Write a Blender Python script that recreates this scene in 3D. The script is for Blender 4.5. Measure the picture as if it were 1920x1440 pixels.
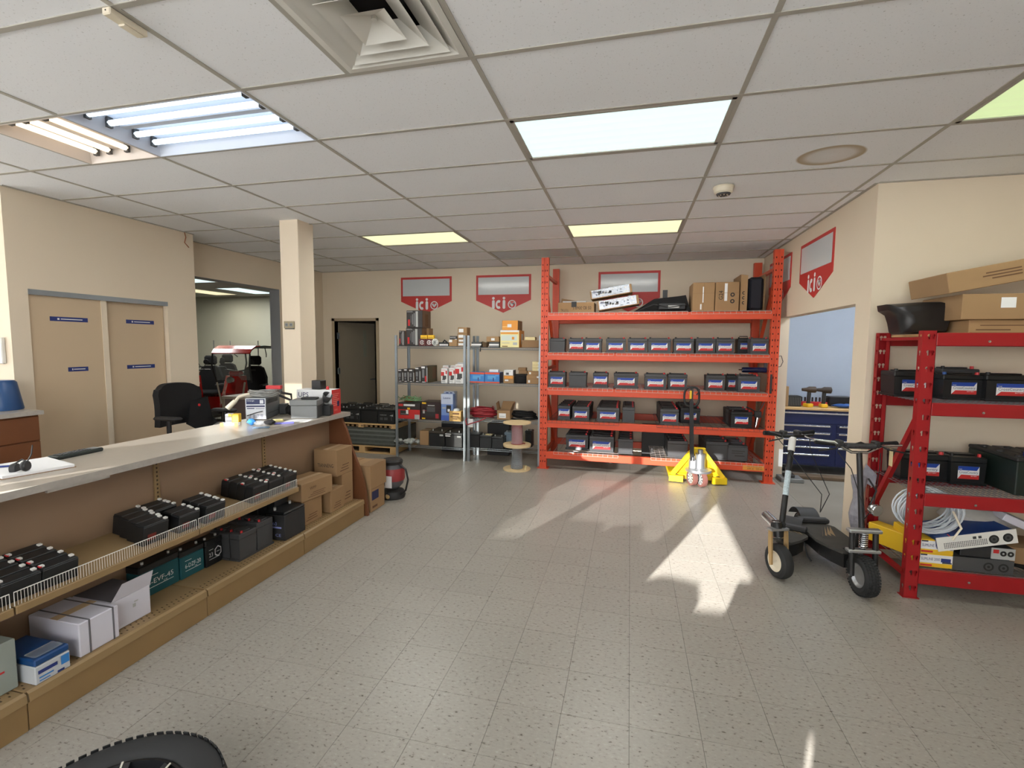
import bpy, math, random
from mathutils import Matrix, Vector
for _o in list(bpy.data.objects): bpy.data.objects.remove(_o)
SC = bpy.context.scene
COL = SC.collection
PI = math.pi
random.seed(7)

# ------------------------------------------------------------------ camera
F_PX, YAW, PITCH, ROLL, CAMZ = 903.6, -0.2394, -0.0802, 0.0070, 1.689
fw = Vector((math.sin(YAW)*math.cos(PITCH), math.cos(YAW)*math.cos(PITCH), math.sin(PITCH)))
_r = Vector((math.cos(YAW), -math.sin(YAW), 0)); _u = _r.cross(fw)
rt = _r*math.cos(ROLL)+_u*math.sin(ROLL); up = -_r*math.sin(ROLL)+_u*math.cos(ROLL)
EYE = Vector((0, 0, CAMZ))
cam_d = bpy.data.cameras.new('camera'); cam = bpy.data.objects.new('camera', cam_d); COL.objects.link(cam)
cam_d.sensor_fit = 'HORIZONTAL'; cam_d.sensor_width = 36.0; cam_d.lens = 36.0*F_PX/1920.0
cam_d.clip_start = 0.05; cam_d.clip_end = 100
cam.matrix_world = Matrix(((rt.x, up.x, -fw.x, EYE.x), (rt.y, up.y, -fw.y, EYE.y), (rt.z, up.z, -fw.z, EYE.z), (0, 0, 0, 1)))
SC.camera = cam
# ------------------------------------------------------------------ daylight
SUN_AZ, SUN_SLOPE = math.radians(21.8), 0.159          # measured from the sun patches; slope is drop per metre of y
SKY_STRENGTH = 5.0
SUN_STRENGTH = 30.0
w = bpy.data.worlds.new('daylight'); SC.world = w; w.use_nodes = True
w.node_tree.nodes['Background'].inputs[0].default_value = (0.86, 0.93, 1.0, 1)
w.node_tree.nodes['Background'].inputs[1].default_value = SKY_STRENGTH
sun_d = bpy.data.lights.new('sun', 'SUN'); sun = bpy.data.objects.new('sun', sun_d); COL.objects.link(sun)
sun_d.energy = SUN_STRENGTH; sun_d.angle = math.radians(0.25); sun_d.color = (1.0, 0.975, 0.945)
_sd = Vector((math.tan(SUN_AZ), 1.0, -SUN_SLOPE)).normalized()
sun.rotation_euler = _sd.to_track_quat('-Z', 'Y').to_euler(); sun.location = (-4, -8, 5)
SC.view_settings.view_transform = 'Standard'; SC.view_settings.look = 'None'
SC.view_settings.gamma = 1.0; SC.view_settings.use_curve_mapping = False
SC.view_settings.exposure = 0.74

# ------------------------------------------------------------------ pixels to places
def ray(px, py): return fw+rt*((px-960)/F_PX)+up*((720-py)/F_PX)
def PZ(px, py, z=0.0): d = ray(px, py); return EYE+d*((z-CAMZ)/d.z)
def PY(px, py, y): d = ray(px, py); return EYE+d*(y/d.y)
def PX(px, py, x): d = ray(px, py); return EYE+d*(x/d.x)

# ------------------------------------------------------------------ materials
def S(r, g, b):
    c = lambda v: (v/255/12.92) if v/255 <= 0.04045 else ((v/255+0.055)/1.055)**2.4
    return (c(r), c(g), c(b))
MATS = {}
def M(name, rgb, rough=0.55, metal=0.0, noise=None, bump=None, emit=0.0, emit_rgb=None, trans=0.0, alpha=1.0, spec=None, coat=0.0):
    m = bpy.data.materials.new(name); m.use_nodes = True; nt = m.node_tree; b = nt.nodes['Principled BSDF']
    b.inputs['Base Color'].default_value = (*rgb, 1); b.inputs['Roughness'].default_value = rough; b.inputs['Metallic'].default_value = metal
    if spec is not None: b.inputs['Specular IOR Level'].default_value = spec
    if coat: b.inputs['Coat Weight'].default_value = coat; b.inputs['Coat Roughness'].default_value = 0.15
    if trans: b.inputs['Transmission Weight'].default_value = trans
    if alpha < 1: b.inputs['Alpha'].default_value = alpha
    if emit: b.inputs['Emission Color'].default_value = (*(emit_rgb or rgb), 1); b.inputs['Emission Strength'].default_value = emit
    if noise or bump:
        tc = nt.nodes.new('ShaderNodeTexCoord')
        if noise:
            n = nt.nodes.new('ShaderNodeTexNoise'); n.inputs['Scale'].default_value = noise[0]; n.inputs['Detail'].default_value = 4
            nt.links.new(tc.outputs['Object'], n.inputs['Vector'])
            mx = nt.nodes.new('ShaderNodeMix'); mx.data_type = 'RGBA'
            a = noise[1]; mx.inputs['A'].default_value = (*[c*(1-a) for c in rgb], 1); mx.inputs['B'].default_value = (*[min(1, c*(1+a)) for c in rgb], 1)
            nt.links.new(n.outputs['Fac'], mx.inputs['Factor']); nt.links.new(mx.outputs['Result'], b.inputs['Base Color'])
        if bump:
            n2 = nt.nodes.new('ShaderNodeTexNoise'); n2.inputs['Scale'].default_value = bump[0]; n2.inputs['Detail'].default_value = 3
            nt.links.new(tc.outputs['Object'], n2.inputs['Vector'])
            bp = nt.nodes.new('ShaderNodeBump'); bp.inputs['Strength'].default_value = bump[1]; bp.inputs['Distance'].default_value = 0.01
            nt.links.new(n2.outputs['Fac'], bp.inputs['Height']); nt.links.new(bp.outputs['Normal'], b.inputs['Normal'])
    MATS[name] = m
    return m
def floor_tile_material():
    m = bpy.data.materials.new('vinyl tile'); m.use_nodes = True; nt = m.node_tree; b = nt.nodes['Principled BSDF']; L = nt.links
    geo = nt.nodes.new('ShaderNodeNewGeometry'); oi = nt.nodes.new('ShaderNodeObjectInfo')
    mp = nt.nodes.new('ShaderNodeMapping'); mp.inputs['Scale'].default_value = (26, 46, 30); L.new(geo.outputs['Position'], mp.inputs['Vector'])
    n = nt.nodes.new('ShaderNodeTexNoise'); n.inputs['Scale'].default_value = 1.6; n.inputs['Detail'].default_value = 3; n.inputs['Roughness'].default_value = 0.6; L.new(mp.outputs[0], n.inputs['Vector'])
    r = nt.nodes.new('ShaderNodeValToRGB'); e = r.color_ramp.elements
    e[0].position = 0.30; e[0].color = (*S(84, 76, 64), 1); e[1].position = 0.40; e[1].color = (*S(152, 147, 138), 1)
    q = e.new(0.62); q.color = (*S(158, 153, 144), 1); q = e.new(0.70); q.color = (*S(168, 164, 157), 1)
    L.new(n.outputs['Fac'], r.inputs['Fac'])
    big = nt.nodes.new('ShaderNodeTexNoise'); big.inputs['Scale'].default_value = 0.9; big.inputs['Detail'].default_value = 4; L.new(geo.outputs['Position'], big.inputs['Vector'])
    hs = nt.nodes.new('ShaderNodeHueSaturation'); L.new(r.outputs['Color'], hs.inputs['Color'])
    ma = nt.nodes.new('ShaderNodeMath'); ma.operation = 'MULTIPLY_ADD'; ma.inputs[1].default_value = 0.05; ma.inputs[2].default_value = 0.88; L.new(oi.outputs['Random'], ma.inputs[0])
    mb = nt.nodes.new('ShaderNodeMath'); mb.operation = 'MULTIPLY_ADD'; mb.inputs[1].default_value = 0.22; L.new(big.outputs['Fac'], mb.inputs[0]); L.new(ma.outputs[0], mb.inputs[2])
    L.new(mb.outputs[0], hs.inputs['Value']); L.new(hs.outputs['Color'], b.inputs['Base Color'])
    b.inputs['Roughness'].default_value = 0.33; b.inputs['Specular IOR Level'].default_value = 0.5
    return m
def ceiling_tile_material():
    m = bpy.data.materials.new('mineral ceiling tile'); m.use_nodes = True; nt = m.node_tree; b = nt.nodes['Principled BSDF']; L = nt.links
    geo = nt.nodes.new('ShaderNodeNewGeometry'); v = nt.nodes.new('ShaderNodeTexNoise'); v.inputs['Scale'].default_value = 95; v.inputs['Detail'].default_value = 2; L.new(geo.outputs['Position'], v.inputs['Vector'])
    r = nt.nodes.new('ShaderNodeValToRGB'); e = r.color_ramp.elements; e[0].position = 0.24; e[0].color = (*S(200, 201, 202), 1); e[1].position = 0.36; e[1].color = (*S(240, 242, 245), 1); L.new(v.outputs['Fac'], r.inputs['Fac'])
    # old water stain: a brown ring with a shape of its own
    sx = nt.nodes.new('ShaderNodeVectorMath'); sx.operation = 'SUBTRACT'; sx.inputs[1].default_value = (1.257, 3.71, 2.957); L.new(geo.outputs['Position'], sx.inputs[0])
    sc = nt.nodes.new('ShaderNodeVectorMath'); sc.operation = 'MULTIPLY'; sc.inputs[1].default_value = (1, 1.15, 0); L.new(sx.outputs[0], sc.inputs[0])
    ln = nt.nodes.new('ShaderNodeVectorMath'); ln.operation = 'LENGTH'; L.new(sc.outputs[0], ln.inputs[0])
    r2 = nt.nodes.new('ShaderNodeValToRGB'); q = r2.color_ramp.elements; q[0].position = 0.0; q[0].color = (.25, .25, .25, 1); q[1].position = 0.205; q[1].color = (0, 0, 0, 1)
    for p, c in ((.13, .35), (.165, .85), (.19, 1.0)): z = q.new(p); z.color = (c, c, c, 1)
    L.new(ln.outputs['Value'], r2.inputs['Fac'])
    mx = nt.nodes.new('ShaderNodeMix'); mx.data_type = 'RGBA'; mx.inputs['B'].default_value = (*S(178, 160, 132), 1)
    L.new(r2.outputs['Color'], mx.inputs['Factor']); L.new(r.outputs['Color'], mx.inputs['A']); L.new(mx.outputs['Result'], b.inputs['Base Color'])
    b.inputs['Roughness'].default_value = 0.9
    return m
def film_material(name, rgb):
    m = bpy.data.materials.new(name); m.use_nodes = True; nt = m.node_tree; nt.nodes.remove(nt.nodes['Principled BSDF'])
    t = nt.nodes.new('ShaderNodeBsdfTransparent'); t.inputs[0].default_value = (*rgb, 1)
    nt.links.new(t.outputs[0], nt.nodes['Material Output'].inputs[0]); MATS[name] = m; return m
def blind_material(name, rgb):
    m = bpy.data.materials.new(name); m.use_nodes = True; nt = m.node_tree; nt.nodes.remove(nt.nodes['Principled BSDF'])
    a = nt.nodes.new('ShaderNodeBsdfTranslucent'); a.inputs[0].default_value = (*rgb, 1); d = nt.nodes.new('ShaderNodeBsdfDiffuse'); d.inputs[0].default_value = (*rgb, 1)
    mx = nt.nodes.new('ShaderNodeMixShader'); mx.inputs[0].default_value = 0.45
    nt.links.new(a.outputs[0], mx.inputs[1]); nt.links.new(d.outputs[0], mx.inputs[2]); nt.links.new(mx.outputs[0], nt.nodes['Material Output'].inputs[0]); MATS[name] = m; return m

TILE = floor_tile_material(); CTILE = ceiling_tile_material()
WALL = M('beige wall paint', S(228, 213, 190), 0.75, noise=(1.3, 0.04))
WALLG = M('grey wall paint', S(168, 168, 156), 0.8, noise=(1.0, 0.05))
WALLB = M('blue grey wall paint', S(178, 188, 204), 0.7, noise=(2.0, 0.06))
DOORP = M('door paint', S(204, 182, 152), 0.6)
TRIMG = M('grey trim paint', S(150, 152, 154), 0.6)
GRID = M('ceiling grid enamel', S(172, 168, 158), 0.55)
CONC = M('concrete', S(138, 132, 122), 0.8, noise=(2.5, 0.18))
SOILD = M('threshold wood', S(110, 92, 74), 0.8, noise=(6, .3))
WHITE = M('white enamel', S(226, 224, 218), 0.45)
IVORY = M('ivory plastic', S(224, 214, 192), 0.45)
BLACK = M('black plastic', S(30, 30, 31), 0.45)
BLACK2 = M('soft black plastic', S(42, 42, 43), 0.6)
BLACKM = M('matte black fabric', S(24, 23, 24), 0.95, bump=(120, .3))
RUBBER = M('tyre rubber', S(38, 39, 40), 0.75)
DGREY = M('dark grey plastic', S(72, 73, 74), 0.5)
MGREY = M('mid grey plastic', S(122, 124, 124), 0.5)
LGREY = M('light grey plastic', S(176, 178, 176), 0.5)
CHROME = M('chrome', S(210, 212, 216), 0.15, 1.0)
STEEL = M('galvanised steel', S(150, 158, 164), 0.4, 0.7, noise=(9, .12))
ALU = M('cast aluminium', S(176, 178, 180), 0.4, 0.8)
ORANGE = M('orange rack paint', S(214, 78, 44), 0.42, noise=(14, .08))
ORANGE2 = M('orange packaging', S(224, 150, 58), 0.5)
RED = M('red rack paint', S(156, 22, 28), 0.38, noise=(10, .06))
REDSIGN = M('red sign vinyl', S(196, 56, 52), 0.5)
REDGLOSS = M('red scooter paint', S(168, 22, 16), 0.2, coat=0.6)
REDPL = M('red plastic', S(204, 48, 52), 0.45)
REDWIRE = M('red cable', S(158, 44, 52), 0.5)
BLUE = M('blue plastic', S(44, 84, 150), 0.5)
NAVY = M('navy paint', S(30, 40, 84), 0.4)
NAVY2 = M('navy label ink', S(34, 52, 120), 0.5)
SKYBLUE = M('blue packaging', S(52, 128, 200), 0.4)
TEAL = M('teal green plastic', S(20, 84, 92), 0.5)
GREEN = M('green wire', S(120, 158, 112), 0.5)
YELLOW = M('yellow paint', S(240, 204, 24), 0.4, noise=(8, .06))
YELLOW2 = M('yellow packaging', S(236, 190, 44), 0.5)
CREAM = M('cream card', S(226, 210, 160), 0.7)
CARD = M('brown cardboard', S(158, 126, 90), 0.85, noise=(5, .08))
CARD2 = M('dark cardboard', S(142, 112, 80), 0.85, noise=(5, .1))
TAPE = M('parcel tape', S(196, 166, 128), 0.3)
INK = M('printing ink', S(46, 40, 38), 0.7)
INKB = M('brown printing ink', S(104, 74, 50), 0.8)
PAPER = M('white paper', S(232, 232, 232), 0.7)
PAPERB = M('white card', S(212, 210, 220), 0.7, noise=(3, .04))
WOOD = M('brown wood laminate', S(112, 68, 40), 0.5, noise=(6, .15))
PINE = M('pine wood', S(206, 170, 118), 0.7, noise=(8, .14))
PLY = M('plywood', S(222, 198, 154), 0.65, noise=(12, .12))
GOND = M('tan shelf enamel', S(150, 124, 86), 0.45, noise=(3, .08))
GONDP = M('tan back panel', S(146, 120, 96), 0.38, noise=(2, .05))
WTOP = M('grey laminate worktop', S(166, 158, 146), 0.28, noise=(30, .08))
WEDGE = M('grey laminate edge', S(170, 164, 156), 0.5, noise=(40, .15))
FILMC = M('clear stretch film', S(200, 205, 210), 0.15, alpha=0.35)
FILMD = M('dark stretch film', S(84, 88, 84), 0.25, noise=(20, .3))
GLASSY = M('clear plastic windscreen', S(210, 215, 215), 0.08, alpha=0.25)
GOLD = M('tan anodised metal', S(186, 156, 108), 0.4, 0.5)
FOIL = M('shiny printed film', S(180, 184, 192), 0.18, 0.6, noise=(60, .6))
BROWNL = M('warm wood edge', S(150, 86, 40), 0.5)

# ------------------------------------------------------------------ mesh building
_TXT = {}
def text_geo(s):
    if s not in _TXT:
        cu = bpy.data.curves.new('txt', 'FONT'); cu.body = s; cu.size = 1.0; cu.resolution_u = 2
        ob = bpy.data.objects.new('txt', cu); me = bpy.data.meshes.new_from_object(ob)
        vs = [tuple(v.co) for v in me.vertices]; fs = [tuple(p.vertices) for p in me.polygons]
        bpy.data.objects.remove(ob); bpy.data.curves.remove(cu); bpy.data.meshes.remove(me)
        x0 = min([v[0] for v in vs] or [0]); x1 = max([v[0] for v in vs] or [1]); y1 = max([v[1] for v in vs] or [1]); y0 = min([v[1] for v in vs] or [0])
        _TXT[s] = ([((v[0]-x0), (v[1]-y0)) for v in vs], fs, x1-x0, y1-y0)
    return _TXT[s]
class MB:
    def __init__(s): s.v = []; s.f = []; s.m = []; s.T = None
    def add(s, vs, fs, m=0):
        o = len(s.v)
        s.v += [tuple(s.T @ Vector(p)) for p in vs] if s.T is not None else [tuple(p) for p in vs]
        s.f += [tuple(i+o for i in f) for f in fs]; s.m += [m]*len(fs); return s
    def box(s, x0, x1, y0, y1, z0, z1, m=0):
        vs = [(x, y, z) for z in (z0, z1) for y in (y0, y1) for x in (x0, x1)]
        return s.add(vs, [(0, 2, 3, 1), (4, 5, 7, 6), (0, 1, 5, 4), (2, 6, 7, 3), (0, 4, 6, 2), (1, 3, 7, 5)], m)
    def cbox(s, x0, x1, y0, y1, z0, z1, c=0.004, m=0):
        c = min(c, (x1-x0)*.45, (y1-y0)*.45, (z1-z0)*.45)
        X = (x0, x1); Y = (y0, y1); Z = (z0, z1); vs = []; idx = {}
        for i in (0, 1):
            for j in (0, 1):
                for k in (0, 1):
                    dx = c if i == 0 else -c; dy = c if j == 0 else -c; dz = c if k == 0 else -c
                    for a, p in enumerate(((X[i], Y[j]+dy, Z[k]+dz), (X[i]+dx, Y[j], Z[k]+dz), (X[i]+dx, Y[j]+dy, Z[k]))):
                        idx[(i, j, k, a)] = len(vs); vs.append(p)
        I = lambda i, j, k, a: idx[(i, j, k, a)]
        fs = []
        for i in (0, 1): q = [I(i, 0, 0, 0), I(i, 1, 0, 0), I(i, 1, 1, 0), I(i, 0, 1, 0)]; fs.append(tuple(q if i else q[::-1]))
        for j in (0, 1): q = [I(0, j, 0, 1), I(0, j, 1, 1), I(1, j, 1, 1), I(1, j, 0, 1)]; fs.append(tuple(q if j else q[::-1]))
        for k in (0, 1): q = [I(0, 0, k, 2), I(1, 0, k, 2), I(1, 1, k, 2), I(0, 1, k, 2)]; fs.append(tuple(q if k else q[::-1]))
        for i in (0, 1):
            for j in (0, 1): fs.append((I(i, j, 0, 0), I(i, j, 0, 1), I(i, j, 1, 1), I(i, j, 1, 0)))
        for i in (0, 1):
            for k in (0, 1): fs.append((I(i, 0, k, 0), I(i, 0, k, 2), I(i, 1, k, 2), I(i, 1, k, 0)))
        for j in (0, 1):
            for k in (0, 1): fs.append((I(0, j, k, 1), I(0, j, k, 2), I(1, j, k, 2), I(1, j, k, 1)))
        for i in (0, 1):
            for j in (0, 1):
                for k in (0, 1): fs.append((I(i, j, k, 0), I(i, j, k, 1), I(i, j, k, 2)))
        return s.add(vs, fs, m)
    def quad(s, a, b, c, d, m=0): return s.add([a, b, c, d], [(0, 1, 2, 3)], m)
    def cyl(s, p0, p1, r0, r1=None, n=12, m=0, cap=True):
        p0 = Vector(p0); p1 = Vector(p1); r1 = r0 if r1 is None else r1
        d = (p1-p0).normalized(); a = d.orthogonal().normalized(); b = d.cross(a)
        vs = []
        for p, r in ((p0, r0), (p1, r1)):
            for i in range(n): t = 2*PI*i/n; vs.append(p+(a*math.cos(t)+b*math.sin(t))*r)
        fs = [(i, (i+1) % n, n+(i+1) % n, n+i) for i in range(n)]
        if cap: fs += [tuple(range(n))[::-1], tuple(range(n, 2*n))]
        return s.add(vs, fs, m)
    def tube(s, pts, r, n=8, m=0, closed=False):
        pts = [Vector(p) for p in pts]; k = len(pts); vs = []; a = None
        for i, p in enumerate(pts):
            d = (pts[(i+1) % k]-pts[i-1]) if closed else (pts[min(i+1, k-1)]-pts[max(i-1, 0)])
            d = d.normalized() if d.length > 1e-9 else Vector((0, 0, 1))
            if a is None: a = d.orthogonal().normalized()
            a = (a-d*a.dot(d)); a = a.normalized() if a.length > 1e-6 else d.orthogonal().normalized()
            b = d.cross(a); rr = r[i] if isinstance(r, (list, tuple)) else r
            for j in range(n): t = 2*PI*j/n; vs.append(p+(a*math.cos(t)+b*math.sin(t))*rr)
        fs = []
        for i in range(k if closed else k-1):
            for j in range(n): fs.append((i*n+j, i*n+(j+1) % n, ((i+1) % k)*n+(j+1) % n, ((i+1) % k)*n+j))
        if not closed: fs += [tuple(range(n))[::-1], tuple(range((k-1)*n, k*n))]
        return s.add(vs, fs, m)
    def lathe(s, prof, n=24, m=0, o=(0, 0, 0), ax=(0, 0, 1)):
        d = Vector(ax).normalized(); a = d.orthogonal().normalized(); b = d.cross(a); o = Vector(o); vs = []
        for r, h in prof:
            for i in range(n): t = 2*PI*i/n; vs.append(o+d*h+(a*math.cos(t)+b*math.sin(t))*r)
        fs = [(j*n+i, j*n+(i+1) % n, (j+1)*n+(i+1) % n, (j+1)*n+i) for j in range(len(prof)-1) for i in range(n)]
        return s.add(vs, fs, m)
    def prism(s, poly, a, b, ax='y', m=0):
        """poly in the two other axes (x,z for y; x,y for z; y,z for x), extruded from a to b"""
        mk = {'y': lambda p, t: (p[0], t, p[1]), 'z': lambda p, t: (p[0], p[1], t), 'x': lambda p, t: (t, p[0], p[1])}[ax]
        n = len(poly); vs = [mk(p, a) for p in poly]+[mk(p, b) for p in poly]
        return s.add(vs, [(i, (i+1) % n, n+(i+1) % n, n+i) for i in range(n)]+[tuple(range(n))[::-1], tuple(range(n, 2*n))], m)
    def text(s, t, o, ux, uy, h, m=0, width=None, center=False):
        vs, fs, w_, hh = text_geo(t); k = h/max(hh, 1e-6); kx = k if width is None else width/max(w_, 1e-6)
        o = Vector(o); ux = Vector(ux); uy = Vector(uy)
        if center: o = o-ux*(w_*kx/2)-uy*(h/2)
        return s.add([o+ux*(v[0]*kx)+uy*(v[1]*k) for v in vs], fs, m)
    def mesh(s, name, mats, smooth=False):
        me = bpy.data.meshes.new(name); me.from_pydata([tuple(v) for v in s.v], [], s.f)
        for q in (mats if isinstance(mats, (list, tuple)) else [mats]): me.materials.append(q)
        me.polygons.foreach_set('material_index', s.m)
        if smooth: me.polygons.foreach_set('use_smooth', [True]*len(s.f)); 
        me.update()
        if smooth:
            try: me.set_sharp_from_angle(angle=math.radians(40))
            except Exception: pass
        return me
    def build(s, name, mats, parent=None, smooth=False, loc=None, label=None):
        return ob(name, s.mesh(name, mats, smooth), parent, loc, label)
def ob(name, me, parent=None, loc=None, label=None, rz=None):
    o = bpy.data.objects.new(name, me); COL.objects.link(o)
    if parent is not None: o.parent = parent
    if loc is not None: o.location = loc
    if rz is not None: o.rotation_euler = (0, 0, rz)
    if label: o['label'] = label
    return o
def tag(o, label, cat, group=None, kind=None):
    if label: o['label'] = label
    if cat: o['category'] = cat
    if group: o['group'] = group
    if kind: o['kind'] = kind
    return o
def thing(name, label, cat, loc=(0, 0, 0), rz=0.0, group=None, rx=0.0, ry=0.0):
    e = bpy.data.objects.new(name, None); COL.objects.link(e); e.empty_display_size = 0.1
    e.location = loc; e.rotation_euler = (rx, ry, rz); return tag(e, label, cat, group)
def copy_tree(o, loc, rz=None, label=None, group=None, scale=None):
    c = o.copy(); COL.objects.link(c); c.location = loc
    if rz is not None: c.rotation_euler = (0, 0, rz)
    if scale is not None: c.scale = scale
    if label: c['label'] = label
    if group: c['group'] = group
    for ch in list(o.children):
        k = ch.copy(); COL.objects.link(k); k.parent = c
        for g in list(ch.children):
            q = g.copy(); COL.objects.link(q); q.parent = k
    return c
def struct(o): o['kind'] = 'structure'; return o

def printbox(name, label, cat, cx, yf, z0, w_, d, h, body, rects=(), texts=(), rz=0.0, group=None, tape=False, side=()):
    """a carton or packet: front face at y=yf; rects (u0,u1,v0,v1,mat), texts (s,u,v,hv,mat[,width_u]) on the front, side = rects on the +x face"""
    t = thing(name, label, cat, (cx, yf+d/2, z0), rz, group)
    MB().cbox(-w_/2, w_/2, -d/2, d/2, 0, h, min(.004, h*.1)).build('carton_body', body, t)
    mats = []; mb = MB(); e = .0012
    def mi(m):
        if m not in mats: mats.append(m)
        return mats.index(m)
    for i, (u0, u1, v0, v1, m) in enumerate(rects):
        y = -d/2-e-.0003*i
        mb.quad((-w_/2+u0*w_, y, v0*h), (-w_/2+u1*w_, y, v0*h), (-w_/2+u1*w_, y, v1*h), (-w_/2+u0*w_, y, v1*h), mi(m))
    yt = -d/2-e-.0003*(len(rects)+1)
    for q in texts:
        s_, u, v, hv, m = q[:5]
        mb.text(s_, (-w_/2+u*w_, yt, v*h), (1, 0, 0), (0, 0, 1), hv*h, mi(m), width=(q[5]*w_ if len(q) > 5 else None))
    for i, (u0, u1, v0, v1, m) in enumerate(side):
        x = w_/2+e+.0003*i
        mb.quad((x, -d/2+u0*d, v0*h), (x, -d/2+u1*d, v0*h), (x, -d/2+u1*d, v1*h), (x, -d/2+u0*d, v1*h), mi(m))
    if mb.f: mb.build('printed_face', mats, t)
    if tape: MB().box(-w_/2+.002, w_/2-.002, -.025, .025, h, h+.0008).build('packing_tape', TAPE, t)
    return t
def pbox(name, label, cat, px0, px1, pyt, pyb, yf, d, body, z0=None, **kw):
    """as printbox, from the pixels of the front face's edges on the plane y=yf"""
    pm = (pyt+pyb)/2; a = PY(px0, pm, yf); b = PY(px1, pm, yf); pc = (px0+px1)/2
    zt = PY(pc, pyt, yf).z; zb = PY(pc, pyb, yf).z if z0 is None else z0
    return printbox(name, label, cat, (a.x+b.x)/2, yf, zb, abs(b.x-a.x), d, max(zt-zb, .01), body, **kw)
# ================================================================== the room
H = 2.953; BACK = 7.64; RIGHT = 1.826; ENDY = 4.385; LEFT = -5.0; LEFT2 = -5.35; FRONT = -2.5
GX0, GY0, GX, GY = -1.9293, 2.1273, 1.2192, 0.6096        # ceiling grid
TX0, TY0, TS = 0.0383, 2.3919, 0.3048                     # floor tile grid
# ---- floor
floor = struct(MB().box(-12.2, 5.2, -3.0, 11.3, -0.12, -0.0028).build('floor', M('tile joint', S(52, 46, 40), .9)))
full = MB().box(-TS/2+.0008, TS/2-.0008, -TS/2+.0008, TS/2-.0008, -.0028, 0).mesh('tile', TILE)
cells = []
for n in range(-41, 17):
    for k in range(-17, 30):
        x0 = TX0+n*TS; y0 = TY0+k*TS; cx = x0+TS/2; cy = y0+TS/2
        if cx > 5.1 or cx < -12.1 or (y0 > ENDY+.1 and x0 > RIGHT): continue
        d = Vector((cx, cy, 0))-EYE; z = d.dot(fw); vis = False
        if z > .3:
            px = 960+F_PX*d.dot(rt)/z; py = 720-F_PX*d.dot(up)/z; vis = -60 < px < 1980 and py < 1500 and cx > -2.6
        cells.append((0 if vis else 1, d.length, x0, y0))
cells.sort(); rest = MB(); left_over = 0
for i, (hid, dist, x0, y0) in enumerate(cells):
    x1 = x0+TS; clip = x1 > RIGHT and x0 < RIGHT and y0 > ENDY-.1
    if i < 300 and not hid:
        if clip: MB().box(x0+.0004, RIGHT-.002, y0+.0004, y0+TS-.0004, -.0028, 0).build('tile', TILE, floor)
        else: ob('tile', full, floor, (x0+TS/2, y0+TS/2, 0))
    else: rest.box(x0+.0004, (RIGHT-.002 if clip else x1)-.0004, y0+.0004, y0+TS-.0004, -.0028, 0)
o = rest.build('tile_field', TILE, floor); o['kind'] = 'stuff'
ws = struct(MB().box(RIGHT, 5.2, ENDY, 8.4, -.0028, .001).build('floor_workshop', CONC))
# a worn timber threshold in front of the tool chest
# ---- ceiling
FIX = {(-1, 0), (1, 1), (1, 5), (-1, 5), (0, 7), (3, 1)}
ceiling = struct(MB().box(-5.6, 5.2, -2.62, 7.8, H+.12, H+.2).build('ceiling', M('plenum', S(60, 58, 55), .9)))
tile_me = MB().box(-GX/2+.006, GX/2-.006, -GY/2+.006, GY/2-.006, .004, .02).mesh('ceiling_tile', CTILE)
def lims(y): return (LEFT2 if y > 4.7 else (LEFT if y > 2.92 else -7.4)), (RIGHT if y > ENDY else 4.9)
for i in range(-5, 6):
    for j in range(-8, 10):
        x0 = GX0+i*GX; y0 = GY0+j*GY; x1 = x0+GX; y1 = y0+GY; cy = (y0+y1)/2; lo, hi = lims(cy)
        y0 = max(y0, FRONT); y1 = min(y1, BACK); a = max(x0, lo); b = min(x1, hi)
        if y1-y0 < .03 or b-a < .03 or (i, j) in FIX: continue
        if (i, j) == (0, -1): b = x1-GY                     # the diffuser takes the right half of this bay
        if (i, j) == (-2, 0): b = x1-GY                     # the small warm fixture
        if abs(b-a-GX) < .001 and abs(y1-y0-GY) < .001: ob('ceiling_tile', tile_me, ceiling, ((x0+x1)/2, cy, H))
        else: MB().box(a+.006, b-.006, y0+.006, y1-.006, H+.004, H+.02).build('ceiling_tile', CTILE, ceiling)
for i in range(-4, 6):
    x = GX0+i*GX
    y1 = BACK if LEFT2 < x < RIGHT else (ENDY if x > RIGHT else 2.92)
    MB().box(x-.012, x+.012, FRONT, y1, H, H+.03).box(x-.002, x+.002, FRONT, y1, H+.03, H+.06).build('grid_bar', GRID, ceiling)
for j in range(-7, 10):
    y = GY0+j*GY
    if y > BACK: continue
    lo, hi = lims(y); MB().box(lo, hi, y-.012, y+.012, H-.0006, H+.028).build('grid_bar', GRID, ceiling)
for x in (GX0+GX-GY, ): MB().box(x-.012, x+.012, GY0-GY, GY0, H-.0004, H+.028).build('grid_bar', GRID, ceiling)
for x in (GX0-GX-GY, ): MB().box(x-.012, x+.012, GY0, GY0+GY, H-.0004, H+.028).build('grid_bar', GRID, ceiling)
# wall angle along the walls
MB().box(RIGHT-.024, RIGHT, ENDY, BACK, H-.002, H+.004).box(LEFT2, RIGHT, BACK-.024, BACK, H-.002, H+.004).box(RIGHT, 4.9, ENDY-.024, ENDY, H-.002, H+.004).box(LEFT, LEFT+.024, 2.92, 4.7, H-.002, H+.004).box(LEFT2, LEFT2+.024, 4.7, BACK, H-.002, H+.004).build('wall_angle', GRID, ceiling)
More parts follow.
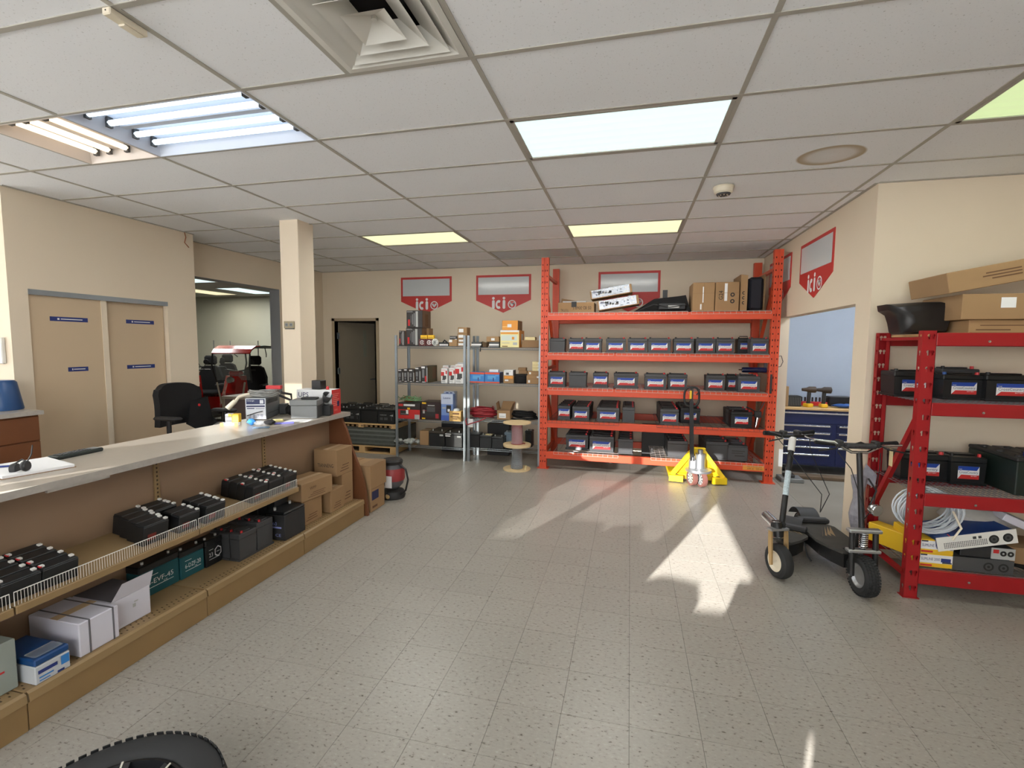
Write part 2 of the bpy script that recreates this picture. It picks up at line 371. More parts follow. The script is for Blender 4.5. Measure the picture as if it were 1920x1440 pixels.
# ---- walls
DX0, DX1, DZ = -5.125, -4.305, 2.095
struct(MB().box(LEFT2-.2, DX0, BACK, BACK+.12, 0, H+.1).box(DX0, DX1, BACK, BACK+.12, DZ, H+.1).box(DX1, RIGHT+.12, BACK, BACK+.12, 0, H+.1).build('wall_back', WALL))
struct(MB().box(RIGHT, RIGHT+.12, 6.78, BACK, 0, H+.1).box(RIGHT, RIGHT+.12, 4.648, 6.78, 2.055, H+.1).box(RIGHT, RIGHT+.12, ENDY, 4.648, 0, H+.1).build('wall_right', WALL))
struct(MB().box(RIGHT+.12, 5.1, ENDY, ENDY+.12, 0, H+.1).build('wall_right_end', WALL))
struct(MB().box(4.95, 5.1, -2.5, ENDY, 0, H+.1).build('wall_right_front', WALL))
CY0, CY1, CZ = 3.057, 4.335, 2.14
struct(MB().box(LEFT-.12, LEFT, 2.92, CY0, 0, H+.1).box(LEFT-.12, LEFT, CY1, 4.70, 0, H+.1).box(LEFT-.12, LEFT, CY0, CY1, CZ, H+.1).box(LEFT2-.18, LEFT-.12, 4.58, 4.70, 0, H+.1).build('wall_left', WALL))
struct(MB().box(LEFT2-.18, LEFT2, 4.70, 6.54, 2.53, H+.1).box(LEFT2-.18, LEFT2, 6.54, BACK, 0, H+.1).build('wall_left_back', WALL))
struct(MB().box(LEFT2-.182, LEFT2-.002, 6.5385, 6.5395, 0, 2.53).box(LEFT2-.182, LEFT2-.002, 4.70, 6.54, 2.5285, 2.5295).build('trim_1', TRIMG))
struct(MB().box(-7.5, LEFT-.12, 2.92, 3.04, 0, H+.1).build('wall_left_front', WALL))
struct(MB().box(-7.62, -7.5, -2.5, -2.1, 0, H+.1).box(-7.62, -7.5, 2.4, 3.04, 0, H+.1).box(-7.62, -7.5, -2.1, 2.4, 0, .9).box(-7.62, -7.5, -2.1, 2.4, 2.6, H+.1).build('wall_left_side', WALL))
col = struct(MB().cbox(-3.556, -3.337, 4.375, 4.625, 0, H+.02, .004).build('wall_column', WALL))
# scooter showroom beyond the opening
struct(MB().box(-12.2, LEFT2-.18, 11.1, 11.2, 0, H).box(-12.2, -12.1, 3.0, 11.2, 0, H).box(LEFT2-.19, LEFT2-.18, BACK+.12, 11.1, 0, H).box(-12.2, -7.5, 2.95, 3.04, 0, H).build('wall_showroom', WALLG))
struct(MB().box(-12.2, LEFT2-.18, 3.04, 11.2, H, H+.08).build('ceiling_showroom', M('showroom ceiling', S(150, 148, 140), .9)))
# storage room behind the back door
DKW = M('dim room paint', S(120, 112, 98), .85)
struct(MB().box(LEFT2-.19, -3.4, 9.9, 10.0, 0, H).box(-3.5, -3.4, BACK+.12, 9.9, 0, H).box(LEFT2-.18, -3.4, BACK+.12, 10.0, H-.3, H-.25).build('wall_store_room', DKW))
# workshop room behind the right opening
struct(MB().box(RIGHT+.12, 5.1, 8.05, 8.15, 0, H).box(RIGHT, RIGHT+.12, BACK, 8.15, 0, H).box(5.0, 5.1, ENDY+.12, 8.15, 0, H).build('wall_workshop', WALLB))
struct(MB().box(RIGHT, 5.1, ENDY, 8.15, H+.1, H+.18).build('ceiling_workshop', M('workshop ceiling', S(190, 190, 190), .9)))
# ---- invented shop front behind the camera, shaped for the sun patches: wall, window film, blinds, and gaps that let the low sun in
from mathutils.geometry import tessellate_polygon
def UX(u): return u+FRONT*math.tan(SUN_AZ)
def rect(x0, x1, z0, z1): return [(x0, z0), (x1, z0), (x1, z1), (x0, z1)]
winD = rect(UX(-5.32), UX(-4.82), .8, 2.37); winC = rect(UX(-4.78), UX(-4.12), 1.74, 2.02)
sill = [(-3.19, 1.098), (-2.99, 1.113), (-2.88, 1.074), (-2.80, 1.03), (-2.53, 1.037), (-2.515, 1.116)]
winA = [(UX(u), h) for u, h in sill]+[(UX(-2.515), 1.76), (UX(-3.19), 1.76)]
sill2 = [(-2.40, 1.13), (-2.27, 1.128), (-2.02, 1.127), (-1.95, 1.085), (-1.90, 1.12), (-1.70, 1.134), (-1.61, 1.10), (-1.566, 1.075), (-1.435, 1.072)]
winB = [(UX(u), h) for u, h in sill2]+[(UX(-1.435), 1.76), (UX(-2.40), 1.76)]
slit1 = rect(UX(-3.355), UX(-3.285), 1.28, 1.74); slit2 = rect(UX(-3.545), UX(-3.48), 1.22, 1.74)
arrow = [(UX(u), h) for u, h in ((-1.262, .955), (-1.16, .972), (-1.0, .968), (-.905, .962), (-.845, .93), (-.84, .902), (-.643, .905), (-.656, .978), (-.566, .983), (-1.257, 1.272))]
spot = [(UX(u), h) for u, h in ((-1.19, .906), (-1.165, .906), (-1.15, .935), (-1.175, .937))]
slit3 = rect(UX(-.112), UX(-.068), .60, .757)
blindR = rect(-.85, 1.3, .85, 2.6); blindT = rect(-5.0, -1.2, 1.85, 2.75); blindL = rect(-7.4, -6.5, .8, 2.7)
holes = [winD, winC, winA, winB, slit1, slit2, arrow, spot, slit3, blindR, blindT, blindL]
# keep the blinds clear of the left window
holes[9:11] = [blindR, [(p[0], p[1]) for p in rect(UX(-4.0), -1.1, 1.85, 2.75)]]
outer = rect(-7.62, 5.1, 0, H+.1)
loops = [[Vector((x, z, 0)) for x, z in L_] for L_ in [outer]+holes]
flat = [p for L_ in loops for p in L_]
tri = tessellate_polygon(loops)
wf = MB()
for yy in (FRONT, FRONT-.05): wf.add([(p.x, yy, p.y) for p in flat], [tuple(t) for t in tri])
struct(wf.build('wall_front', WALL))
F20 = film_material('smoked window film', (.19, .19, .19)); F06 = film_material('dark window film', (.06, .06, .056)); F50 = film_material('light window film', (.4, .4, .4))  # films added to dim the sun differently in each patch
BLIND = blind_material('added fill light blind', (.68, .68, .68))  # blind added to spread sunlight as soft fill
def pane(name, poly, mat):
    return struct(MB().add([(x, FRONT-.03, z) for x, z in poly], [tuple(range(len(poly)))]).build(name, mat))
pane('added_window_1', winD, F06); pane('added_window_9', winC, film_material('pale window film', (.25, .25, .25))); pane('added_window_2', winA, F20); pane('added_window_3', winB, F20); pane('added_window_4', slit2, F50)
for i_, h_ in enumerate((holes[9], holes[10], blindL)): pane('added_window_%d' % (5+i_), h_, BLIND)  # unseen blinds added as broad fill light

struct(MB().quad((-7.55, -2.1, .9), (-7.55, 2.4, .9), (-7.55, 2.4, 2.6), (-7.55, -2.1, 2.6)).build('added_window_8', BLIND))  # unseen opening added to bring soft light from the left
# ---- closet doors, back door
for k, (y0, y1, dx) in enumerate(((CY0+.004, 3.70, .0), (3.66, CY1-.004, -.035))):
    d_ = struct(MB().cbox(LEFT-.05+dx, LEFT-.02+dx, y0, y1, .01, CZ-.035, .003).build('door_%d' % (k+1), DOORP))
    for px, py, hw in (((130, 599, .155), (147, 692, .085)) if k == 0 else ((263, 604, .15), (265, 687, .15))):
        p = PX(px, py, LEFT-.02+dx)
        MB().box(LEFT-.0195+dx, LEFT-.0185+dx, p.y-hw, p.y+hw, p.z-.02, p.z+.02).box(LEFT-.0185+dx, LEFT-.018+dx, p.y-hw*.45, p.y+hw*.7, p.z-.004, p.z+.004, 1).box(LEFT-.0185+dx, LEFT-.018+dx, p.y-hw*.62, p.y-hw*.52, p.z-.008, p.z+.008, 1).build('tape_strip', [NAVY2, PAPER], d_, label='navy printed tape strip')
    if k == 0: MB().box(LEFT-.022, LEFT-.012, y1-.05, y1, .01, CZ-.04).build('edge_trim', WALL, d_)
MB().box(LEFT-.06, LEFT+.008, CY0, CY1, CZ-.045, CZ).build('sliding_track', STEEL, bpy.data.objects['door_1'])
d3 = struct(MB().box(DX0-.05, DX0, BACK-.012, BACK+.13, 0, DZ+.05).box(DX1, DX1+.05, BACK-.012, BACK+.13, 0, DZ+.05).box(DX0-.05, DX1+.05, BACK-.012, BACK+.13, DZ, DZ+.05).build('door_3', M('door frame paint', S(176, 158, 130), .6)))
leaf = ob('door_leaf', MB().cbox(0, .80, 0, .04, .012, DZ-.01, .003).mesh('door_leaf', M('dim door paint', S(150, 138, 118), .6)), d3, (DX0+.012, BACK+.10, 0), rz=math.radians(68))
MB().box(.53, .60, -.003, .0, 1.45, 1.95).build('vision_slot', M('slot glass', S(150, 150, 132), .2), leaf)
MB().cyl((.735, -.06, 1.02), (.735, 0, 1.02), .014, n=10).cyl((.735, -.055, 1.02), (.63, -.055, 1.02), .011, n=8).build('door_handle', CHROME, leaf)
for z in (.35, 1.15, 1.78): MB().box(DX0, DX0+.03, BACK+.06, BACK+.10, z, z+.11).build('hinge', STEEL, d3)
for k in range(7):
    x = -4.75+k*.075
    MB().add([(x, 8.5, .45), (x+.035, 8.47, .45), (x+.07, 8.5, .45), (x, 8.5, 2.3), (x+.035, 8.47, 2.3), (x+.07, 8.5, 2.3)], [(0, 1, 4, 3), (1, 2, 5, 4)]).build('curtain_strip', M('pvc strip %d' % k, S(150, 165, 185), .3, alpha=.6), d3)
MB().box(-4.85, -4.15, 8.49, 8.52, 2.28, 2.34).build('curtain_rail', STEEL, d3)

# ================================================================== ceiling fixtures
def lens_mat(name, rgb, st):
    return M(name, S(*rgb), .4, emit=st, emit_rgb=S(*rgb))
LENS_C = lens_mat('cool acrylic lens lit', (214, 234, 234), .60); LENS_G = lens_mat('greenish acrylic lens lit', (204, 226, 170), .5)
LENS_Y = lens_mat('yellow green acrylic lens lit', (232, 234, 190), .62); LENS_O = M('unlit acrylic lens', S(176, 184, 188), .3)
LENS_B = lens_mat('blue white lens lit', (214, 234, 236), .70); LENS_W = lens_mat('warm lens lit', (240, 230, 190), .62)
TUBE_C = lens_mat('cool fluorescent tube lit', (226, 242, 255), 1.2); TUBE_W = lens_mat('warm fluorescent tube lit', (255, 236, 206), 1.1)
HOUS = M('fixture housing enamel', S(206, 212, 224), .35); HOUSW = M('cream fixture enamel', S(226, 216, 208), .4)
def lamp(parent, sx_, sy_, watts, rgb, z=-.03):
    d = bpy.data.lights.new('fixture_lamp', 'AREA'); d.shape = 'RECTANGLE'; d.size = sx_; d.size_y = sy_; d.energy = watts; d.color = rgb
    o_ = bpy.data.objects.new('fixture_lamp', d); COL.objects.link(o_); o_.parent = parent; o_.location = (0, 0, z); return o_
def troffer_lens(label, i, j, mat, watts=0, rgb=(1, 1, .94)):
    x0 = GX0+i*GX+.013; x1 = GX0+(i+1)*GX-.013; y0 = GY0+j*GY+.013; y1 = GY0+(j+1)*GY-.013
    t = thing('ceiling_light', label, 'ceiling light', ((x0+x1)/2, (y0+y1)/2, H)); a = (x1-x0)/2; b = (y1-y0)/2
    MB().box(-a, a, -b, -b+.022, -.001, .02).box(-a, a, b-.022, b, -.001, .02).box(-a, -a+.022, -b, b, -.001, .02).box(a-.022, a, -b, b, -.001, .02).build('frame', GRID, t)
    m = MB(); nx = 12
    for k in range(6):   # a shallow ribbed sheet
        ya = -b+.02+(2*b-.04)*k/6; yb = -b+.02+(2*b-.04)*(k+1)/6; ym = (ya+yb)/2
        m.quad((-a+.02, ya, .006), (a-.02, ya, .006), (a-.02, ym, .004), (-a+.02, ym, .004)).quad((-a+.02, ym, .004), (a-.02, ym, .004), (a-.02, yb, .006), (-a+.02, yb, .006))
    m.build('lens', mat, t); MB().box(-a, a, -b, b, .03, .10).build('housing', HOUS, t)
    if watts: lamp(t, 2*a-.1, 2*b-.1, watts, rgb)
troffer_lens('large ceiling light with cool white acrylic lens between the diffuser and the round smoke detector', 1, 1, LENS_C, 6, (.93, 1, 1))
troffer_lens('ceiling light with yellow green lens in front of the orange rack', 1, 5, LENS_Y, 13)
troffer_lens('ceiling light with pale green lens beside the square column', -1, 5, LENS_Y, 13)
troffer_lens('unlit grey lens ceiling light close to the back wall', 0, 7, LENS_O)
troffer_lens('green tinted lens ceiling light above the red rack', 3, 1, LENS_G, 5, (.95, 1, .85))
def troffer_open(label, x0, x1, y0, y1, along, tubes, tube_m, hous):
    t = thing('ceiling_light', label, 'ceiling light', ((x0+x1)/2, (y0+y1)/2, H)); a = (x1-x0)/2-.013; b = (y1-y0)/2-.013; D = .085
    m = MB()
    m.quad((-a, -b, 0), (-a+.05, -b+.05, D), (a-.05, -b+.05, D), (a, -b, 0)).quad((-a, b, 0), (a, b, 0), (a-.05, b-.05, D), (-a+.05, b-.05, D))
    m.quad((-a, -b, 0), (-a, b, 0), (-a+.05, b-.05, D), (-a+.05, -b+.05, D)).quad((a, -b, 0), (a-.05, -b+.05, D), (a-.05, b-.05, D), (a, b, 0)).quad((-a+.05, -b+.05, D), (-a+.05, b-.05, D), (a-.05, b-.05, D), (a-.05, -b+.05, D))
    m.build('reflector', hous, t); MB().box(-a-.01, a+.01, -b-.01, -b, -.001, .01).box(-a-.01, a+.01, b, b+.01, -.001, .01).box(-a-.01, -a, -b, b, -.001, .01).box(a, a+.01, -b, b, -.001, .01).build('frame', hous, t)
    for q in tubes:
        if along == 'x':
            MB().cyl((-a+.06, q, D-.035), (a-.06, q, D-.035), .017, n=12).build('fluorescent_tube', tube_m, t, True)
            for s in (-1, 1): MB().box(min(s*(a-.065), s*(a-.045)), max(s*(a-.065), s*(a-.045)), q-.016, q+.016, D-.06, D).build('lamp_holder', DGREY, t)
        else:
            MB().cyl((q, -b+.06, D-.035), (q, b-.06, D-.035), .017, n=12).build('fluorescent_tube', tube_m, t, True)
            for s in (-1, 1): MB().box(q-.016, q+.016, min(s*(b-.065), s*(b-.045)), max(s*(b-.065), s*(b-.045)), D-.06, D).build('lamp_holder', DGREY, t)
    lamp(t, 2*a-.2, 2*b-.2, 5 if along == 'x' else 3, (.92, .97, 1) if along == 'x' else (1, .95, .88), -.02)
    if along == 'x': MB().prism([(-.03, D), (.03, D), (.02, D-.03), (-.02, D-.03)], -a+.06, a-.06, 'x').build('ballast_cover', hous, t)
    else: MB().prism([(-.03, D), (.03, D), (.02, D-.03), (-.02, D-.03)], -b+.06, b-.06, 'y').build('ballast_cover', hous, t)
troffer_open('open ceiling fixture with four bare cool white fluorescent tubes', GX0-GX, GX0, GY0, GY0+GY, 'x', (-.20, -.08, .08, .20), TUBE_C, HOUS)
troffer_open('small open ceiling fixture with three bare warm tubes', GX0-GX-GY, GX0-GX, GY0, GY0+GY, 'y', (-.17, -.055, .10), TUBE_W, HOUSW)
# square stepped air diffuser
vx0 = GX0+GX-GY; t = thing('air_diffuser', 'square stepped white metal air diffuser in the ceiling', 'vent', (vx0+GY/2, GY0-GY/2, H)); a = GY/2-.013
VM = M('diffuser enamel', S(214, 212, 204), .4)
def vring(name, ro, ri, zo, zi):
    m = MB(); c = ((-1, -1), (1, -1), (1, 1), (-1, 1)); vs = [(x*ro, y*ro, zo) for x, y in c]+[(x*ri, y*ri, zi) for x, y in c]+[(x*ro, y*ro, zo+.002) for x, y in c]+[(x*ri, y*ri, zi+.002) for x, y in c]
    fs = [(k, (k+1) % 4, 4+(k+1) % 4, 4+k) for k in range(4)]+[(8+k, 12+k, 12+(k+1) % 4, 8+(k+1) % 4) for k in range(4)]+[(k, 8+k, 8+(k+1) % 4, (k+1) % 4) for k in range(4)]
    return m.add(vs, fs).build(name, VM, t)
vring('outer_frame', a, a-.03, -.002, -.004); vring('cone_flange', a-.03, a-.115, -.004, .045)
vring('cone_ring', .232, .135, -.006, .055); vring('cone_ring', .162, .07, -.012, .05)
MB().add([(-.094, -.094, -.018), (.094, -.094, -.018), (.094, .094, -.018), (-.094, .094, -.018), (0, 0, .03)], [(0, 1, 4), (1, 2, 4), (2, 3, 4), (3, 0, 4)]).build('centre_pan', VM, t)
MB().cyl((0, 0, .012), (0, 0, .034), .012, n=12).build('screw_cap', VM, t)
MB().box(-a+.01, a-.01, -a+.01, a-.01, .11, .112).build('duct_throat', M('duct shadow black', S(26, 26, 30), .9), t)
# smoke detector, sensor, loose wire, outlet
t = thing('smoke_detector', 'round cream smoke detector on the ceiling', 'smoke detector', (.686, 4.214, H)); t['label'] = 'round cream smoke detector on the ceiling'
MB().lathe([(0.0, -.001), (.078, -.001), (.08, -.012), (.074, -.02), (.07, -.045), (.055, -.055)], 28).build('base', IVORY, t, True)
MB().lathe([(.055, -.055), (.05, -.066), (.02, -.07), (0, -.07)], 28).build('sensor_grille', DGREY, t, True)
for k in range(8): MB().cyl((.052*math.cos(k*PI/4), .052*math.sin(k*PI/4), -.054), (.03*math.cos(k*PI/4), .03*math.sin(k*PI/4), -.072), .003, n=6).build('grille_rib', IVORY, t)
t = thing('ceiling_sensor', 'small oblong white sensor fixed along a ceiling grid bar', 'sensor', (-1.955, 1.578, H))
MB().cbox(-.02, .02, -.075, .075, -.028, -.001, .004).build('casing', IVORY, t); MB().cyl((.0, -.0755, -.014), (.0, -.0765, -.014), .003, n=8).build('led', BLACK, t); MB().cbox(-.016, .016, -.02, .06, -.036, -.028, .004).build('cover', IVORY, t)
p = PX(346, 437, LEFT+.02); tag(MB().tube([(p.x, p.y, H-.005), (p.x+.01, p.y+.005, H-.06), (p.x+.005, p.y-.01, H-.12), (p.x+.02, p.y+.03, H-.17)], .005, 6).build('loose_wire', BROWNL), 'short brown wire hanging from the ceiling edge above the closet', 'wire')
pc = PY(543, 609, 4.375); t = thing('wall_outlet', 'grey metal double outlet on the square column', 'outlet', (pc.x, 4.375, pc.z))
MB().cbox(-.062, .062, -.012, -.0005, -.036, .036, .003).build('plate', M('dirty steel plate', S(150, 138, 112), .5, .3), t); MB().box(-.05, .06, -.011, -.002, -.046, -.037).build('lower_lip', DGREY, t)
for s in (-.028, .026): MB().cyl((s, -.013, 0), (s, -.0115, 0), .02, n=14).box(s-.008, s-.004, -.0142, -.013, -.008, .008, 1).box(s+.004, s+.008, -.0142, -.013, -.008, .008, 1).build('socket', [MGREY, BLACK], t)

# ================================================================== wall signs
def ring(m, cx, cz, r0, r1, y, mat, a0=0, a1=360, n=28, sx=1.0):
    for k in range(n):
        t0 = math.radians(a0+(a1-a0)*k/n); t1 = math.radians(a0+(a1-a0)*(k+1)/n)
        m.quad((cx+sx*r0*math.cos(t0), y, cz+r0*math.sin(t0)), (cx+sx*r1*math.cos(t0), y, cz+r1*math.sin(t0)), (cx+sx*r1*math.cos(t1), y, cz+r1*math.sin(t1)), (cx+sx*r0*math.cos(t1), y, cz+r0*math.sin(t1)), mat)
def sign(label, loc, rz):
    """0.917 x 0.61 pentagon; local x along the wall, front towards -y, origin top centre"""
    t = thing('wall_sign', label, 'sign', loc, rz, 'red and white pentagon signs on the walls'); w_ = .4585
    MB().prism([(-w_, 0), (w_, 0), (w_, -.405), (0, -.607), (-w_, -.405)], -.008, -.0005, 'y').build('panel', REDSIGN, t)
    MB().box(-w_+.035, w_-.035, -.010, -.008, -.315, -.036).build('white_insert', M('sign acrylic', S(206, 210, 212), .12) if 'sign acrylic' not in MATS else MATS['sign acrylic'], t)
    m = MB(); y = -.0095
    for cx in (-.164, .014):       # the two dotted i's
        m.quad((cx-.023, y, -.522), (cx+.023, y, -.522), (cx+.023, y, -.424), (cx-.023, y, -.424)); ring(m, cx, -.373, 0.0, .022, y, 0); ring(m, cx, -.522, 0, .023, y, 0, 180, 360, 10); ring(m, cx, -.424, 0, .023, y, 0, 0, 180, 10)
    ring(m, -.075, -.474, .030, .071, y, 0, 52, 308, 22, .72)
    m.build('lettering', PAPER, t)
    m = MB(); ring(m, .148, -.474, .054, .069, y, 0)
    for s in (-1, 1): m.quad((  .148, y, -.512), (.148+s*.038, y, -.470), (.148+s*.019, y, -.448), (.148, y, -.473)); ring(m, .148+s*.024, -.459, 0, .0175, y, 0)
    m.build('heart_emblem', PAPER, t)
    return t
sign('red and white pentagon sign above the tall stack of black boxes', (-3.365, BACK, 2.822), 0)
sign('red and white pentagon sign above the orange carton', (-2.02, BACK, 2.822), 0)
sign('red and white pentagon sign behind the tilted boxes on the orange rack', (-.045, BACK, 2.822), 0)
sign('red and white pentagon sign over the workshop opening', (RIGHT, 5.615, 2.806), -PI/2)
sign('red and white pentagon sign half hidden behind the orange post', (RIGHT, 6.85, 2.806), -PI/2)
# ================================================================== the counter
PANX = -2.87; KX = -2.50; SEAMS = (.50, 1.42, 2.335, 3.25, 4.15); DECK = .17
SHF, SHB = .553, .600           # the middle shelf tips down a little towards the aisle
def gondola(k, label, mid):
    y0, y1 = SEAMS[k], SEAMS[k+1]; L_ = y1-y0
    t = thing('gondola_section', label, 'shelving', (PANX, y0, 0), group='counter shelving sections')
    MB().box(-.02, 0, .002, L_-.002, .16, .985).build('back_panel', GONDP, t)
    m = MB().cbox(.004, KX-PANX-.012, .003, L_-.003, DECK-.022, DECK, .003); m.build('base_deck', GOND, t)
    h = MB()                                         # punched slots along the deck's front edge
    for q in range(int(L_/.03)):
        for r_ in (0, 1): h.box(KX-PANX-.055-.03*r_, KX-PANX-.043-.03*r_, .015+q*.03+.012*r_, .021+q*.03+.012*r_, DECK, DECK+.0004)
    h.build('slot_row', M('slot shadow', S(70, 56, 40), .8) if 'slot shadow' not in MATS else MATS['slot shadow'], t)['kind'] = 'stuff'
    MB().prism([(KX-PANX-.012, DECK+.004), (KX-PANX+.004, DECK-.004), (KX-PANX+.008, DECK-.04), (KX-PANX-.006, DECK-.044)], .004, L_-.004, 'y').build('price_rail', GOND, t)
    MB().cbox(KX-PANX-.018, KX-PANX, .002, L_-.002, 0, DECK-.042, .002).build('kick_plate', M('scuffed tan enamel', S(144, 116, 76), .5, noise=(5, .14)) if 'scuffed tan enamel' not in MATS else MATS['scuffed tan enamel'], t)
    m = MB().box(-.001, .010, .001, .033, .1, .98); s_ = MB()
    for q in range(30):
        for e in (-.007, ): s_.box(.010, .0105, .012, .022, .20+q*.026, .212+q*.026)
    u_ = m.build('slotted_upright', GOND, t); s_.build('slot', MATS['slot shadow'], u_)['kind'] = 'stuff'
    if mid:
        f = -2.54-PANX
        m = MB().add([(0.004, .003, SHB), (f, .003, SHF), (f, L_-.003, SHF), (0.004, L_-.003, SHB), (0.004, .003, SHB-.02), (f, .003, SHF-.02), (f, L_-.003, SHF-.02), (0.004, L_-.003, SHB-.02)], [(0, 1, 2, 3), (7, 6, 5, 4), (0, 4, 5, 1), (1, 5, 6, 2), (2, 6, 7, 3), (3, 7, 4, 0)])
        sh = m.build('middle_shelf', GOND, t)
        MB().cbox(f-.004, f+.010, .003, L_-.003, SHF-.034, SHF+.002, .003).build('price_rail', GOND, sh)
        if k < 3: 
            wire = MB(); zt = SHF+.062
            n = int(L_/.0125)
            a, b = .008, L_-.008
            wire.tube([(f-.006, a, SHF), (f-.006, a, zt), (f-.006, b, zt), (f-.006, b, SHF)], .0022, 6)
            for q in range(1, n): y = a+(b-a)*q/n; wire.tube([(f-.006, y, SHF), (f-.006, y, zt)], .0011, 4)
            wire.build('wire_fence', STEEL if False else WHITE, sh)
    return t
gondola(0, 'tan gondola section holding the grey battery, at the tyre end of the counter', True)
gondola(1, 'tan gondola section with the large white cartons on its base', True)
gondola(2, 'tan gondola section with the teal batteries and the brown battery block', True)
gondola(3, 'tan gondola section without a middle shelf, holding brown cartons', False)
# curved brown end panel, last upright, worktop
pts = [(PY(x, y, 4.175).x, max(PY(x, y, 4.175).z, 0)) for x, y in ((690, 966), (687, 930), (683, 905), (677, 885), (671, 868), (662, 845), (656, 825), (650, 805), (643, 790))]
poly = [(-2.47, 0)]+pts[1:]+[(-2.745, .985), (-3.25, .985), (-3.25, 0)]
ep = MB().prism(poly, 4.165, 4.195, 'y').build('end_panel', WOOD); tag(ep, 'brown wooden end panel with a curved front edge under the counter', 'panel')
t = thing('worktop', 'long grey laminate worktop on the counter', 'worktop', (-3.0, 2.3, .985))
MB().cbox(-.32, .305, -2.0, 1.93, 0, .032, .003).build('top_sheet', WTOP, t); MB().box(.305, .313, -2.0, 1.93, -.004, .033).build('edge_band', WEDGE, t); MB().box(-.32, .313, 1.93, 1.938, -.004, .033).build('edge_band', WEDGE, t)
# loose strip of edge hanging below
p0 = PX(90, 922, -2.69); p1 = PX(207, 893, -2.69); MB().box(.29, .306, p0.y-2.3, p1.y-2.3, -.018, -.004).build('loose_edge_strip', WEDGE, t)
WT = 1.017

# ------------------------------------------------------------------ batteries
CCW = PAPER; LRED = M('red label ink', S(196, 44, 44), .45); LBLU = M('blue label ink', S(28, 66, 160), .45)
def label_part(parent, w_, h, y, zc, txt=True):
    m = MB(); e = .0006
    x0, x1 = -w_/2, w_/2; z0, z1 = zc-h/2, zc+h/2
    m.quad((x0, y, z0), (x1, y, z0), (x1, y, z1), (x0, y, z1), 0)
    m.quad((x0, y-e, zc+h*.18), (x1-w_*.12, y-e, zc+h*.18), (x1-w_*.01, y-e, z1), (x0, y-e, z1), 1)
    m.quad((x0, y-e, z0), (x1, y-e, z0), (x1, y-e, zc-h*.17), (x0+w_*.16, y-e, zc-h*.17), 2)
    if txt:
        m.text('CrossCountry', (x0+w_*.06, y-2*e, zc-h*.13), (1, 0, 0), (0, 0, 1), h*.27, 3, width=w_*.88)
        m.text('THE', (x0+w_*.04, y-2*e, zc+h*.22), (1, 0, 0), (0, 0, 1), h*.09, 0, width=w_*.14)
        m.text('BATTERY', (x0+w_*.62, y-2*e, zc-h*.30), (1, 0, 0), (0, 0, 1), h*.09, 0, width=w_*.28)
    m.build('brand_label', [CCW, LBLU, LRED, NAVY], parent)
def make_battery(case, lab=True, w_=.26, d=.17, h=.20, term=(REDPL, BLACK2), ribs=False, lw=.62, lh=.36, lz=.5, handle=False, cut=False):
    t = thing('car_battery', '', 'battery'); a, b = w_/2, d/2; hl = h*.80
    m = MB(); i = .006
    m.add([(-a+i, -b+i, 0), (a-i, -b+i, 0), (a-i, b-i, 0), (-a+i, b-i, 0), (-a, -b, hl), (a, -b, hl), (a, b, hl), (-a, b, hl)], [(3, 2, 1, 0), (0, 1, 5, 4), (1, 2, 6, 5), (2, 3, 7, 6), (3, 0, 4, 7)])
    if ribs:
        for q in range(5): x = -a+w_*(q+1)/6; m.box(x-.004, x+.004, -b-.003, -b+.004, .012, h*.30)
    m.box(-a-.004, a+.004, -b-.006, b+.006, 0, .014); m.build('case', case, t)
    m = MB().cbox(-a-.002, a+.002, -b-.002, b+.002, hl, h, .006)
    m.cbox(-a*.72, a*.72, -b*.30, b*.45, h, h+.010, .004)
    if cut: m.box(-a*.9, a*.9, -b*.72, -b*.60, h, h+.004)
    m.build('lid', case, t)
    for s, mt in ((-1, term[1]), (1, term[0])):
        p = MB().cyl((s*(a-.028), -b*.55, h-.004), (s*(a-.028), -b*.55, h+.020), .013, .011, n=10); p.build('terminal_cap', mt, t)
    if handle:
        MB().tube([(-a*.6, 0, h), (-a*.6, 0, h+.03), (a*.6, 0, h+.03), (a*.6, 0, h)], .005, 6).build('handle', BLACK2, t)
    if lab: label_part(t, w_*lw, h*lh/.5*.62 if False else h*lh, -b-.001, h*lz)
    return t
CASEB = M('black battery case', S(44, 46, 48), .42); CASEG = M('charcoal battery case', S(66, 67, 69), .5); CASED = M('deep black battery case', S(24, 26, 28), .4)
BT = {
 'lab': make_battery(CASEG, lw=.72, lh=.48, lz=.44),
 'wide': make_battery(CASEG, w_=.30, lw=.70, lh=.48, lz=.45),
 'rib': make_battery(CASEG, ribs=True, w_=.22, lw=.86, lh=.52, lz=.50, term=(REDPL, BLACK2)),
 'plain': make_battery(CASEG, lab=False),
 'dark': make_battery(CASED, lw=.62, lh=.44, lz=.46),
 'tall': make_battery(CASEG, lab=False, w_=.175, d=.175, h=.23, cut=True),
 'handle': make_battery(CASED, lw=.6, lh=.4, handle=True),
 'blue': make_battery(CASED, lw=.60, lh=.48, lz=.46, term=(REDPL, BLUE)),
 'blackcap': make_battery(CASED, lw=.60, lh=.46, lz=.45, term=(REDPL, BLACK2)),
}
BDIM = {k: (.26, .17, .20) for k in BT}; BDIM['wide'] = (.30, .17, .20); BDIM['rib'] = (.22, .17, .20); BDIM['tall'] = (.175, .175, .23)
_used = {}
def place(kind, loc, label, group, size=None, rz=0.0):
    """size=(w,d,h) in metres; the first call moves the prototype, later calls copy it"""
    b = BDIM[kind]; sc = (1, 1, 1) if size is None else tuple((s or q)/q for s, q in zip(size, b))
    if kind not in _used:
        _used[kind] = 1; o = BT[kind]; o.location = loc; o.rotation_euler = (0, 0, rz); o.scale = sc; tag(o, label, 'battery', group); return o
    return copy_tree(BT[kind], loc, rz, label, group, sc)

